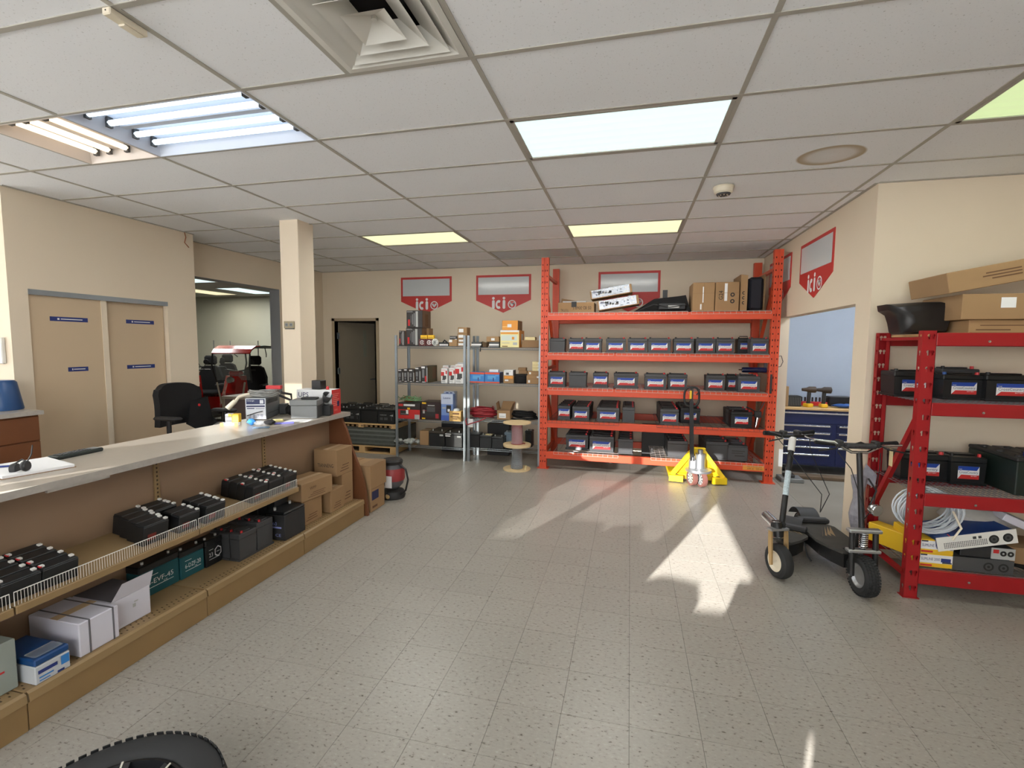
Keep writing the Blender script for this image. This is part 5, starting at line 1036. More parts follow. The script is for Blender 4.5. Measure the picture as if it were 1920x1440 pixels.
for (k, a, b, yf, rows, lab, nm, h) in (('rib', 1046, 1069, 6.53, 4, 'ribbed blue labelled battery heading the row nearest the grey shelf', 'ribbed battery on the fourth level', .19), ('lab', 1073, 1105, 6.50, 4, 'light labelled battery heading the second row on the fourth orange level', 'second row head on the fourth level', .185), ('wide', 1119, 1161, 6.50, 5, 'wide labelled battery heading the third row on the fourth orange level', 'wide battery on the fourth level', .185), ('tall', 1167, 1190, 6.50, 4, 'plain charcoal battery heading the narrow row beside the gap in the deck', 'plain narrow battery on the fourth level', .20), ('lab', 1238, 1273, 6.47, 5, 'labelled battery heading the row just past the deck gap', 'battery past the deck gap on the fourth level', .20), ('dark', 1276, 1313, 6.66, 4, 'labelled battery set back behind the pallet jack handle', 'battery behind the pallet jack handle', .20), ('dark', 1371, 1411, 6.47, 3, 'labelled battery near the grease gun on the fourth orange level', 'battery near the grease gun', .20)):
    rb(k, a, b, 1, lab, yf, rows=rows, group=(nm, G1+', '+nm), h=h)
G0 = 'batteries on the lowest orange level'
for (k, a, b, yf, rows, lab, nm, h) in (('lab', 1061, 1103, 6.62, 3, 'sunlit labelled battery nearest the grey shelf on the lowest orange level', 'sunlit battery on the lowest level', .21), ('lab', 1105, 1151, 6.54, 4, 'labelled battery with a red cap beside the sunlit one on the lowest orange level', 'second battery on the lowest level', .22), ('tall', 1159, 1187, 6.54, 4, 'plain charcoal battery with a red cap at the end of the bright deck', 'plain battery on the lowest level', .20), ('plain', 1252, 1290, 6.49, 4, 'dark battery standing behind the pallet jack on the lowest orange level', 'battery behind the pallet jack', .22), ('plain', 1324, 1366, 6.52, 4, 'charcoal battery with a handle recess on the lowest orange level', 'battery with the handle recess', .23)):
    rb(k, a, b, 0, lab, yf, rows=rows, group=(nm, G0+', '+nm), h=h)
for r_ in range(3):
    t = printbox('grey_battery', 'grey printed battery beside the load label' if r_ == 0 else 'dark battery behind the grey printed one', 'battery', 1.352, 6.50+r_*.19, LV[0]+.0065, .235, .17, .175, CASEG, rects=((.2, .85, .70, .76, INK), (.2, .75, .55, .6, INK), (.35, .85, .35, .42, INK)) if r_ == 0 else (), group=G0+', grey printed row'); MB().cbox(-.115, .115, -.083, .083, .175, .20, .006).build('lid', CASEG, t)
    for x in (-.08, .08): MB().cyl((x, 0, .20), (x, 0, .222), .011, n=8).build('terminal_cap', REDPL if x > 0 else BLACK2, t)
A = PY(1204, 820, 7.2); B = PY(1247, 820, 7.2); printbox('black_battery_case', 'tall black case standing on the floor in the gap between the lowest decks', 'case', (A.x+B.x)/2, 7.20, .001, B.x-A.x, .20, .54, BLACK2)
# ------------------------------------------------------------------ top level
def tz(px, py, y=6.55): return PY(px, py, y)
Z4 = LV[4]+.0065
q = (1046, 1114, 567, 584); t = pbox('brown_carton', 'flat open brown carton with upside down print on the top level', 'box', *q, 6.58, .35, CARD, z0=Z4); w_ = PY(1114, 575, 6.58).x-PY(1046, 575, 6.58).x; h = PY(1080, 567, 6.58).z-Z4
m = MB(); m.text('05 82-3068.5', (w_*.42, -.1765, h*.62), (-1, 0, 0), (0, 0, -1), h*.3, width=w_*.5); m.text('TOTAL', (-w_*.20, -.1765, h*.38), (-1, 0, 0), (0, 0, -1), h*.25, width=w_*.22); m.build('lettering', INK, t)
MB().add([(-w_/2, .17, h), (w_/2, .17, h), (w_/2, .20, h+.01), (-w_/2, .20, h+.09)], [(0, 1, 2, 3)]).build('back_flap', CARD2, t); MB().box(-w_/2+.05, w_/2-.12, -.05, .1, h+.0005, h+.03).build('plastic_bag', M('white crumpled bag', S(176, 176, 176), .4), t); MB().box(-.06, .01, -.178, -.1765, h*.55, h+.01).build('tape_patch', BLACK2, t)
def tilt_box(label, pa, pb, th, yf, d, px_lift=0):
    """long shrink wrapped box whose lower front edge runs between two pixels"""
    a = PY(*pa, yf); b = PY(*pb, yf); L_ = (b-a).length; ang = math.atan2(b.z-a.z, b.x-a.x)
    t = thing('shrink_wrapped_box', label, 'box', (a.x, yf, a.z), ry=-ang); MB().cbox(0, L_, 0, d, 0, th, .004).build('carton_body', CARD, t)
    m = MB(); m.quad((.02, -.001, .012), (L_-.03, -.001, .012), (L_-.03, -.001, th), (.02, -.001, th), 0); rnd = random.Random(len(label))
    for k in range(26): x = .03+(L_-.12)*rnd.random(); z = .02+(th-.05)*rnd.random(); m.box(x, x+rnd.uniform(.01, .05), -.0018, -.0012, z, z+rnd.uniform(.006, .03), 1+k % 3)
    m.text('LEADING BRAND', (.04, -.0022, th-.026), (1, 0, 0), (0, 0, 1), .016, 2, width=L_*.7); m.build('printed_film', [FOIL, NAVY, PAPER, DGREY], t); return t
tilt_box('lower tilted long box in shiny printed film on the top level', (1122, 583), (1199, 570), .125, 6.60, .30)
tilt_box('upper tilted long box in shiny printed film on the top level', (1108, 562), (1186, 548), .115, 6.60, .30)
a = PY(1225, 582, 6.62); t = thing('black_tool_bag', 'heap of black bags and a battery tray on the top level', 'bag', (a.x, 6.75, Z4))
m = MB(); m.add([(-.30, -.12, 0), (.46, -.15, 0), (.46, .2, 0), (-.30, .2, 0), (-.16, -.05, .05), (.0, -.10, .16), (.40, -.10, .22), (.42, .15, .24), (.02, .15, .20), (-.2, .15, .06)], [(3, 2, 1, 0), (0, 1, 6, 5, 4), (1, 2, 7, 6), (2, 3, 9, 8, 7), (3, 0, 4, 9), (4, 5, 8, 9), (5, 6, 7, 8)]); m.build('bag_body', BLACKM, t)
MB().cbox(.06, .40, -.16, -.10, .03, .12, .01).build('tray', BLACK, t); MB().tube([(-.2, -.13, .02), (0, -.17, .10), (.2, -.17, .06), (.4, -.17, .09)], .007, 6).build('strap', BLACK2, t); MB().box(.12, .18, .0, .02, .20, .30).build('buckle_flap', BLACK, t); MB().cbox(.18, .32, -.172, -.162, .05, .085, .003).build('bright_label', LGREY, t)
t = pbox('brown_carton', 'brown carton with a strip of clear tape on the top level', 'box', 1299, 1340, 529.5, 582, 6.50, .42, CARD, z0=Z4, rects=((.45, .52, .3, .85, PAPER), (0, 1, .62, .63, CARD2), (.5, .52, 0, 1, CARD2), (.35, .42, .06, .25, PAPER)))
t = pbox('brown_carton', 'brown carton marked G24 on the top level', 'box', 1341.5, 1386, 528.5, 582, 6.50, .42, CARD, z0=Z4, rects=((.38, .50, .35, .95, PAPER), (0, 1, .62, .63, CARD2)))
w_ = PY(1386, 555, 6.5).x-PY(1341.5, 555, 6.5).x; m = MB(); m.text('G24', (-w_*.18, -.2125, .14), (0, 0, 1), (-1, 0, 0), .05, width=.11)
for s in (.08, .16): ring(m, w_*.22, s+.04, .012, .026, -.2125, 0)
m.build('lettering', INK, t)
A = PY(1388, 555, 6.52); B = PY(1434, 555, 6.52); zt = PY(1410, 514, 6.52).z; t = thing('open_carton', 'tall open brown carton with black padding inside on the top level', 'box', ((A.x+B.x)/2, 6.52, Z4)); w_ = B.x-A.x; h = zt-Z4
MB().box(-w_/2, w_/2, .44, .45, 0, h).box(-w_/2, -w_/2+.006, 0, .45, 0, h).box(w_/2-.006, w_/2, 0, .45, 0, h).box(-w_/2, w_/2, 0, .45, 0, .006).build('carton_shell', CARD2, t)
MB().quad((-w_/2, 0, 0), (-w_/2+w_*.28, -.015, 0), (-w_/2+w_*.28, -.015, h*.97), (-w_/2, 0, h)).build('front_flap', CARD, t); MB().cbox(-w_/2+.10, w_/2-.01, .02, .40, .01, h*.93, .03).build('black_padding', M('navy black foam', S(28, 30, 40), .8), t)
for z in (.10, .16, .22): 
    m = MB(); ring(m, -w_/2+w_*.14, z, .010, .020, -.0088, 0); m.build('printed_mark', INK, t)
# objects hanging by the right post
a = PY(1394, 694, 6.52); b = PY(1441, 694, 6.52); zc = a.z
t = thing('blue_cylinder_tool', 'navy cylinder tool lying across the rack above the middle level', 'tool', (a.x, 6.62, zc)); L_ = b.x-a.x
MB().lathe([(0, 0), (.03, .002), (.034, .02), (.034, L_), (0, L_)], 16, o=(0, 0, 0), ax=(1, 0, 0)).build('cylinder', M('navy gloss', S(22, 28, 66), .2), t, True); MB().cyl((-.035, 0, 0), (0, 0, 0), .006, n=8).build('nozzle', CHROME, t); MB().box(L_-.03, L_, -.01, .01, -.005, .10).build('hanging_strap', DGREY, t)
p = PY(1418, 785, 6.50); t = thing('grease_gun', 'silver and black grease gun standing on the fourth level near the post', 'grease gun', (p.x, 6.52, LV[1]+.0065))
MB().cyl((0, 0, 0), (.018, 0, .13), .012, .028, n=14).build('barrel', CHROME, t, True); MB().cbox(-.02, .06, -.025, .025, .13, .21, .008).build('head', BLACK2, t); MB().tube([(-.01, 0, .20), (-.07, -.02, .24), (-.12, -.03, .26)], .008, 8).tube([(-.02, 0, .16), (-.08, -.02, .13), (-.12, -.03, .12)], .008, 8).build('lever', BLACK, t); MB().tube([(.03, 0, .21), (.06, 0, .26), (.09, 0, .33)], .006, 6).build('whip_hose', BLACK, t)
p = PY(1446, 720, RY0-.02); o = MB().tube([(p.x, RY0-.008, PY(1446, 702, 6.44).z), (p.x, RY0-.010, PY(1446, 738, 6.44).z)], .012, 8).build('black_torch', BLACK); tag(o, 'slim black torch fixed upright on the orange post', 'torch')
p = PY(1460, 678, 6.46); o = MB().tube([(RX1+.001, 6.5, p.z+.06), (RX1+.04, 6.5, p.z+.07), (RX1+.06, 6.49, p.z), (RX1+.04, 6.5, p.z-.06), (RX1+.001, 6.5, p.z-.07)], .004, 6).build('wire_hook', BLACK); tag(o, 'thin black wire loop on the flank of the orange post', 'wire')
# ================================================================== the yellow pallet jack
JX = .849; t = thing('pallet_jack', 'yellow hand pallet jack with a black handle in front of the orange rack', 'pallet jack', (JX, 6.12, 0))
def bar(m, a, b, w_, h, mt=0):
    a = Vector(a); b = Vector(b); d = (b-a).normalized(); s_ = Vector((0, 0, 1)) if abs(d.z) < .9 else Vector((0, 1, 0)); x = d.cross(s_).normalized()*w_/2; y = x.cross(d).normalized()*h/2
    m.add([a-x-y, a+x-y, a+x+y, a-x+y, b-x-y, b+x-y, b+x+y, b-x+y], [(0, 3, 2, 1), (4, 5, 6, 7), (0, 1, 5, 4), (1, 2, 6, 5), (2, 3, 7, 6), (3, 0, 4, 7)], mt); return m
for s in (-1, 1):
    m = MB(); bar(m, (s*.30+.0, .14, .085), (s*.05, .16, .42), .045, .05); bar(m, (s*.335, .12, .05), (s*.17, .10, .05), .06, .075); m.build('frame_side', YELLOW, t)
    m = MB().cbox(s*.255-.08, s*.255+.08, .20, 1.20, .035, .085, .008); m.build('fork', YELLOW, t)
    MB().lathe([(0, -.04), (.035, -.04), (.035, .04), (0, .04)], 14, o=(s*.255, 1.12, .0352), ax=(1, 0, 0)).build('load_roller', DGREY, t, True); MB().box(s*.255-.03, s*.255+.03, .14, .17, .055, .09).build('hinge_block', DGREY, t)
MB().add([(-.10, .17, .40), (.10, .17, .40), (.30, .21, .06), (-.30, .21, .06)], [(0, 1, 2, 3)]).cbox(-.09, .09, .14, .19, .36, .44, .01).build('head_plate', YELLOW, t); MB().cbox(-.33, .33, .17, .22, .03, .10, .006).build('cross_beam', YELLOW, t)
MB().cbox(-.11, .11, .00, .16, .16, .20, .01).build('axle_plate', ALU, t); MB().cyl((.02, .09, .20), (.02, .09, .38), .06, n=18).cyl((.02, .09, .38), (.02, .09, .43), .03, n=14).build('pump_cylinder', ALU, t, True); MB().cbox(-.11, -.03, .03, .12, .19, .31, .012).build('pump_block', ALU, t); MB().cyl((-.07, .05, .30), (-.07, .05, .36), .025, n=12).build('pump_piston', CHROME, t, True); MB().lathe([(.0, .165), (.15, .165), (.155, .18), (.15, .195), (0, .195)], 28, o=(0, .06, 0)).build('turntable', ALU, t, True)
MB().cyl((0, .03, .09), (0, .03, .17), .03, n=12).build('swivel_post', ALU, t)
TYR = M('brown polyurethane tyre', S(128, 84, 76), .5)
for k, (wx, wy) in enumerate(((-.075, .01), (.03, -.03))):
    w2 = MB(); ax = (.92, .38, 0); w2.lathe([(.068, -.027), (.092, -.026), (.094, -.015), (.094, .015), (.092, .026), (.068, .027)], 32, o=(wx, wy, .0945), ax=ax); W = w2.build('steer_wheel', TYR, t, True)
    MB().lathe([(0, -.020), (.068, -.022), (.068, .022), (0, .020)], 32, o=(wx, wy, .0945), ax=ax).build('wheel_disc', LGREY, W, True)
    d = Vector(ax).normalized(); u = Vector((0, 0, 1)); v_ = d.cross(u); f_ = MB()
    for j in range(8):
        t0 = j*PI/4; c = Vector((wx, wy, .0945))-d*.0225 if False else Vector((wx, wy, .0945))
        for sd in (-1, 1):
            b0 = c+d*(sd*.0228); r1 = u*math.cos(t0)+v_*math.sin(t0); r2 = u*math.cos(t0+.28)+v_*math.sin(t0+.28); f_.add([b0+r1*.012, b0+r1*.060, b0+r2*.060], [(0, 1, 2)])
    f_.build('dark_spoke', BLACK, W)
m = MB(); bar(m, (-.08, .05, .30), (-.115, .02, 1.03), .045, .045); m.build('handle_tube', BLACK, t)
# loop grip
hz = 1.09; pts = []
for a_ in range(0, 25):
    th = a_/24*2*PI; pts.append((-.113+.085*math.copysign(abs(math.sin(th))**.6, math.sin(th)), .015, 1.085-.115*math.copysign(abs(math.cos(th))**.8, math.cos(th))))
MB().tube(pts[:-1], .013, 8, closed=True).build('loop_grip', BLACK, t, True); MB().cbox(-.14, -.115, -.006, .0, 1.06, 1.16, .003).build('maker_label', YELLOW2, t); bm = MB(); bar(bm, (-.113, .015, 1.0), (-.113, .015, 1.19), .03, .03); bm.build('grip_stem', BLACK, t); MB().tube([(-.06, .01, 1.11), (-.04, 0, 1.14), (-.03, 0, 1.18)], .008, 6).build('release_lever', BLACK, t)
# ================================================================== the red rack on the right
QX0, QY0, QY1, QH = 1.850, 3.70, 4.32, 1.803
QX1 = 4.15; QL = (.203, .725, 1.332, 1.789)
rr = thing('red_storage_rack', 'red metal storage rack against the wall beside the workshop opening', 'rack', (0, 0, 0))
KEYH = M('keyhole shadow', S(60, 8, 12), .9)
def key_pts(c, z, r=.0105):
    a = [(c+r*math.cos(q), z+r*math.sin(q)) for q in [math.radians(-60+300*k/9) for k in range(10)]]
    return a+[(c-.0052, z-.024), (c+.0052, z-.024)]
def punched(axis, at, lo, hi, cols):
    """a steel face with real keyhole openings; axis 'y' spans x, axis 'x' spans y"""
    loops = [[(lo, 0), (hi, 0), (hi, QH), (lo, QH)]]+[key_pts(c, .075+k*.106) for c in cols for k in range(17) if .075+k*.106 < QH-.03]
    vl = [[Vector((a, b, 0)) for a, b in L_] for L_ in loops]; fl = [p for L_ in vl for p in L_]; tr = tessellate_polygon(vl)
    m = MB()
    for e_ in (0, .0025): m.add([(p.x, at+e_, p.y) if axis == 'y' else (at+e_, p.x, p.y) for p in fl], [tuple(q) for q in tr])
    return m
for x0 in (QX0, QX1-.08):
    for y0, y1, fr in ((QY0, QY0+.05, True), (QY1-.05, QY1, False)):
        m = punched('y', y0 if fr else y1-.003, x0, x0+.078, (x0+.036, x0+.060))
        f_ = punched('x', x0, y0, y1, ((y0+y1)/2,)); m.add(f_.v, f_.f)
        m.box(x0+.050, x0+.078, y0+.022 if fr else y0, y0+.025 if fr else y0+.003, 0, QH); m.box(x0+.0755, x0+.078, y0, y0+.025 if fr else y1, 0, QH)
        m.build('post', RED, rr); MB().box(x0-.01, x0+.088, y0-.01, y1+.01, 0, .004).build('foot_plate', RED, rr)
    for z in (.12, QH-.06): MB().box(x0+.02, x0+.06, QY0+.04, QY1-.04, z, z+.02).build('side_tie', RED, rr)
    MB().add([(x0+.02, QY0+.04, 1.22), (x0+.05, QY0+.04, 1.22), (x0+.05, QY0+.04, 1.29), (x0+.02, QY0+.04, 1.29), (x0+.02, QY1-.04, .40), (x0+.05, QY1-.04, .40), (x0+.05, QY1-.04, .47), (x0+.02, QY1-.04, .47)], [(0, 1, 2, 3), (7, 6, 5, 4), (0, 4, 5, 1), (1, 5, 6, 2), (2, 6, 7, 3), (3, 7, 4, 0)]).build('diagonal_brace', RED, rr)
for z in QL:
    for y in (QY0-.004, QY1-.036):
        MB().cbox(QX0+.078, QX1-.08, y, y+.04, z-.085 if z > .5 else z-.10, z, .003).build('beam', RED, rr)
        if y < QY0+.01:
            for x in (QX0+.36, QX0+1.1): MB().lathe([(0, -.004), (.008, -.003), (.009, 0)], 10, o=(x, y, z-.055), ax=(0, 1, 0)).build('beam_bolt', CHROME, rr)
for z in QL[:3]:
    m = MB(); x0, x1 = QX0+.03, QX1-.1; n = 34; k2 = 12
    for k in range(k2+1): y = QY0+.02+(QY1-QY0-.04)*k/k2; m.tube([(x0, y, z+.002), (x1, y, z+.002)], .0018, 4)
    for k in range(n*2): x = x0+(x1-x0)*k/(n*2); m.tube([(x, QY0+.02, z+.005), (x, QY1-.02, z+.005)], .0018, 4)
    m.build('wire_deck', STEEL, rr)
for z in (QL[3], ): MB().box(QX0+.08, QX1-.1, QY0+.03, QY1-.03, z-.02, z-.004).build('particle_board', PINE, rr)
# ---- batteries on it
def rrb(kind, px0, px1, top, py, lv, yf, label, group, h=None, d=.20, rows=1):
    z = QL[lv]+.0085; a = PY(px0, py, yf); b = PY(px1, py, yf)
    hh = h or PY((px0+px1)/2, top, yf).z-z
    for r_ in range(rows): place(kind if r_ == 0 else 'plain', ((a.x+b.x)/2, yf+d/2+r_*(d+.01), z), label if r_ == 0 else 'dark battery behind '+label.split(' on ')[0], group, (b.x-a.x, d, hh))
GU = 'batteries on the upper red shelf'; GL = 'batteries on the lower red shelf'
rrb('blackcap', 1676, 1752, 697, 725, 2, 4.02, 'labelled battery behind the red front post on the upper red shelf', GU)
rrb('blue', 1768, 1847, 703, 730, 2, 3.90, 'labelled battery with a blue cap and a red cap on the upper red shelf', GU)
rrb('blackcap', 1849, 1945, 704, 730, 2, 3.86, 'labelled battery with one black cap at the picture edge of the upper red shelf', GU)
rrb('plain', 1765, 1835, 692, 720, 2, 4.11, 'unlabelled dark battery behind the blue capped one on the upper red shelf', GU)
rrb('blackcap', 1688, 1780, 853, 880, 1, 4.02, 'labelled battery behind the red front post on the lower red shelf', GL)
rrb('blackcap', 1783, 1850, 858, 880, 1, 3.98, 'labelled battery with a red cap beside the green black ones on the lower red shelf', GL)
for i in range(3):
    x = PY(1851, 880, 4.0).x+.075+.128*i; t = thing('deep_battery', 'tall green black battery, %s from the labelled one on the lower red shelf' % ORD[i+1], 'battery', (x, 4.02-.02*i, QL[1]+.0085), group=GL+', tall')
    CG = M('green black case %d' % i, S(20, 34, 30), .45); MB().cbox(-.055, .055, -.25+.02*i, .22, 0, .225, .005).build('case', CG, t); MB().cbox(-.058, .058, -.253+.02*i, .223, .225, .25, .006).build('lid', BLACK2, t)
    for k in range(3): MB().cyl((-.02, -.2+.16*k, .25), (-.02, -.2+.16*k, .262), .02, n=10).build('vent_plug', BLACK2, t)
    MB().cyl((.03, -.18, .25), (.03, -.18, .28), .013, n=8).build('terminal_cap', (NAVY2, REDPL, BLUE)[i], t)
# ---- top of the red rack
ZT = QL[3]+.001; p = PY(1722, 600, 3.95)
t = thing('moulded_black_part', 'curved black moulded plastic seat back on top of the red rack', 'plastic part', (0, 0, 0)); m = MB()
px = [(1661, 571), (1663, 582), (1676, 590), (1681, 605), (1684, 622), (1688, 632), (1730, 628), (1772, 622), (1778, 605), (1781, 588), (1782, 569), (1760, 566), (1720, 567), (1690, 569)]
yf = 4.0; poly = [(PY(a, b, yf).x, max(PY(a, b, yf).z, ZT)) for a, b in px]; cxm = sum(q[0] for q in poly)/len(poly); czm = sum(q[1] for q in poly)/len(poly); n = len(poly); vs = []
for f_, yy in ((1.0, 4.13), (1.0, 3.99), (.93, 3.96), (.72, 3.935), (.35, 3.93)):
    vs += [(cxm+(a-cxm)*f_, yy+(.02 if f_ < .9 and a > cxm else 0), max(czm+(b-czm)*f_, ZT)) for a, b in poly]
fs = [tuple(range(n))]
for r_ in range(4): fs += [(r_*n+i, r_*n+(i+1) % n, (r_+1)*n+(i+1) % n, (r_+1)*n+i) for i in range(n)]
fs.append(tuple(range(4*n, 5*n))[::-1]); m.add(vs, fs); m.build('shell', M('satin black moulding', S(34, 33, 34), .35), t, True)
MB().cbox(PY(1780, 590, 4.05).x, PY(1800, 590, 4.05).x, 4.0, 4.12, PY(1790, 587, 4.05).z, PY(1790, 568, 4.05).z, .01).build('end_bracket', BLACK, t)
def big_carton(label, px0, px1, pyt, pyb, yf, d, z0, rz=0.0, **kw):
    a = PY(px0, 600, yf); w_ = px1; t = printbox('large_brown_carton', label, 'box', a.x+w_/2, yf, z0, w_, d, pyt, CARD, rz=rz, tape=True, group='large brown cartons on the red rack', **kw); return t
big_carton('lowest brown carton of the stack on the red rack', 1818, .75, .085, .0, 3.80, .45, ZT, rects=((.08, .48, .55, .62, INKB), (.05, .3, .2, .3, INKB), (.48, .56, .25, .85, PAPER)))
big_carton('middle brown carton with a white sticker on the red rack', 1802, .80, .165, 0, 3.78, .45, ZT+.087, rects=((.26, .36, .45, .85, PAPER), (.42, .5, .0, 1, TAPE)), texts=(('45', .54, .3, .2, INK), ('9EA', .54, .62, .2, INK)))
a = PY(1748, 560, 3.78); b = PY(1925, 485, 3.78); t = printbox('large_brown_carton', 'topmost brown carton tipped up at one end on the red rack', 'box', 0, 0, 0, .95, .45, .135, CARD, rects=((.22, .42, .62, .68, INKB), (.20, .42, .48, .54, INKB), (.25, .42, .34, .4, INKB)), tape=True, group='large brown cartons on the red rack'); ang = math.radians(11); t.rotation_euler = (0, -ang, 0)
ang2 = ang; A_ = PY(1776, 562, 3.80); t.location = (A_.x+.475*math.cos(ang), 3.78+.225, ZT+.256+.475*math.sin(ang)+.0)
# ---- bottom shelf goods
ZB = QL[0]+.0085
SL = dict(rects=((0, 1, 0, 1, YELLOW2), (.0, 1, .30, .92, PAPER), (.05, .25, .84, .94, NAVY), (.66, .95, .42, .7, NAVY2), (.7, .98, .32, .42, DGREY), (.05, .4, .06, .2, LRED)))
for k, (tx, lab) in enumerate((('SLIMLINE 2000', 'yellow and white box printed SLIMLINE 2000 on the lowest red shelf'), ('SLIMLINE 1000', 'yellow and white box printed SLIMLINE 1000 on top of the other'))):
    a = PY(1722, 1060, 3.74); b = PY(1786, 1060, 3.74); printbox('inverter_box', lab, 'box', (a.x+b.x)/2, 3.745-.0*k, ZB+k*.095, b.x-a.x, .34, .093, YELLOW2, texts=((tx, .07, .50, .20, NAVY2, .56),), **SL)
a = PY(1690, 1020, 3.95); t = printbox('inverter_box', 'yellow and white box standing endwise behind the red post', 'box', a.x-.0, 3.92, ZB, .10, .30, .14, YELLOW2, rz=.5, side=((.1, .9, .2, .8, PAPER), (.2, .5, .3, .6, NAVY2)))
def inverter(label, x, y, z, w_, d, h, mat, rz=0.0, rx=0.0, face=None, fans=(), fm=None, ry=0.0):
    t = thing('inverter', label, 'inverter', (x, y, z), rz, None, rx, ry); MB().cbox(-w_/2, w_/2, 0, d, 0, h, .004).build('casing', mat, t)
    if face: MB().box(-w_/2-.008, w_/2+.008, -.006, .0, -.004, h+.004).build('front_plate', face, t)
    for f in fans:
        m = MB(); ring(m, f*w_, h*.45, .0, h*.34, -.0068, 0); ring(m, f*w_, h*.45, h*.10, h*.22, -.0074, 1); m.build('fan_outlet', [fm or BLACK, DGREY if (fm or BLACK) is BLACK else LGREY], t)
    return t
a = PY(1840, 1065, 3.74); inverter('dark grey inverter at the bottom beside the slim yellow boxes', a.x, 3.75, ZB, .34, .26, .085, DGREY, face=DGREY, fans=(.12, .36))
a = PY(1850, 1035, 3.75); t = inverter('dark inverter with a silver end and sockets lying on the grey one', a.x+.01, 3.76, ZB+.091, .30, .22, .075, BLACK2, face=None); MB().box(.02, .15, -.004, 0, 0, .075).build('silver_end', LGREY, t); MB().box(.03, .06, -.006, -.004, .04, .065).build('red_switch', LRED, t)
for x in (.085, .125): m = MB(); ring(m, x, .04, .006, .018, -.005, 0); m.build('socket', BLACK, t)
a = PY(1780, 1045, 3.72); b = PY(1890, 1005, 3.72)
t = inverter('blue inverter with a white vented front tipped on top of the pile', (a.x+b.x)/2, 3.73, ZB+.175, .44, .30, .085, M('blue anodised', S(24, 60, 122), .35), rz=.05, ry=-.22, face=WHITE, fans=(.22, .40))
m = MB()
for r_ in range(4):
    for c_ in range(24): m.box(-.19+c_*.0105, -.184+c_*.0105, -.0068, -.006, .012+r_*.010, .018+r_*.010)
m.box(-.02, .0, -.007, -.006, .055, .072).box(.012, .03, -.007, -.006, .055, .072).build('vent_grille', DGREY, t)['kind'] = 'stuff'
# white cable coil
a = PY(1775, 1010, 3.66); rnd = random.Random(5); t = thing('white_cable_coil', 'large coil of white cable leaning on the lowest red shelf', 'cable', (a.x-.02, 3.82, ZB+.19)); m = MB()
for k in range(20):
    r_ = .155*rnd.uniform(.86, 1.08); dy = rnd.uniform(-.02, .05); ph = rnd.uniform(0, 6.28); dx = rnd.uniform(-.02, .02)
    m.tube([(dx+r_*1.1*math.cos(x), dy+.055*math.sin(x+ph)+.03*math.sin(x)*-1, .175+r_*.92*math.sin(x)-.0) for x in [j*PI/12 for j in range(24)]], .0055, 6, closed=True)
m.build('loops', M('white cable', S(214, 220, 226), .4), t, True); MB().tube([(.10, -.06, .20), (.13, -.10, .10), (.08, -.11, .02)], .007, 6).build('loose_tail', IVORY, t, True); MB().tube([(.06, -.09, .05), (.10, -.10, .02), (.14, -.09, .03)], .003, 5).build('red_tie', REDPL, t)
a = PY(1830, 985, 4.0); o = MB(); crumple(o, .20, .17, 9, 12, 5); o = o.build('bubble_wrap_bag', M('frosted plastic bag', S(200, 196, 192), .35, noise=(25, .2)), None, True); o.location = (a.x+.03, 4.08, ZB+.18); tag(o, 'frosted plastic bag heaped behind the white cable coil', 'bag')
a = PY(1900, 1010, 3.85); t = printbox('white_carton', 'white card lid leaning at the end of the lowest red shelf', 'box', a.x+.14, 3.86, ZB+.20, .40, .22, .05, PAPERB, rz=-.1); t.rotation_euler = (0, .42, -.1); t.location.z = ZB+.24
a = PY(1905, 1060, 3.8); printbox('brown_carton', 'brown carton under the white card lid', 'box', a.x+.16, 3.82, ZB+.04, .36, .3, .11, CARD, rz=-.2)
a = PY(1905, 1075, 3.8); t = thing('black_bag', 'black bag with a blue strip at the end of the lowest red shelf', 'bag', (a.x+.13, 3.92, ZB)); m = MB(); crumple(m, .17, .04, 12, 12, 4); m.build('body', BLACKM, t, True)
tag(MB().box(1.80, 1.805, 3.86, 3.90, .86, .98).build('manila_tag', CREAM, None), 'cream manila tag hanging on the red brace', 'tag')
# plastic wrapped bundle behind the scooters
p = PY(1625, 935, 4.30); t = thing('wrapped_handle_bundle', 'tall bundle in grey bubble wrap standing in the corner by the red rack', 'wrapped bundle', (1.775, 4.26, 0)); rnd = random.Random(8); m = MB(); prof = []
for k in range(12):
    z = k*.062; vs_ = None; prof.append((.045+.012*math.sin(k*1.3), .001+z))
m.lathe(prof+[(.0, .70)], 10); m.build('bubble_wrap', M('grey bubble wrap', S(150, 148, 156), .3, noise=(30, .3), bump=(60, .5)), t, False); MB().add([(0, 0, .66), (.10, -.02, .60), (.12, .0, .70), (.05, .02, .78)], [(0, 1, 2, 3)]).build('torn_flap', MATS['grey bubble wrap'], t)

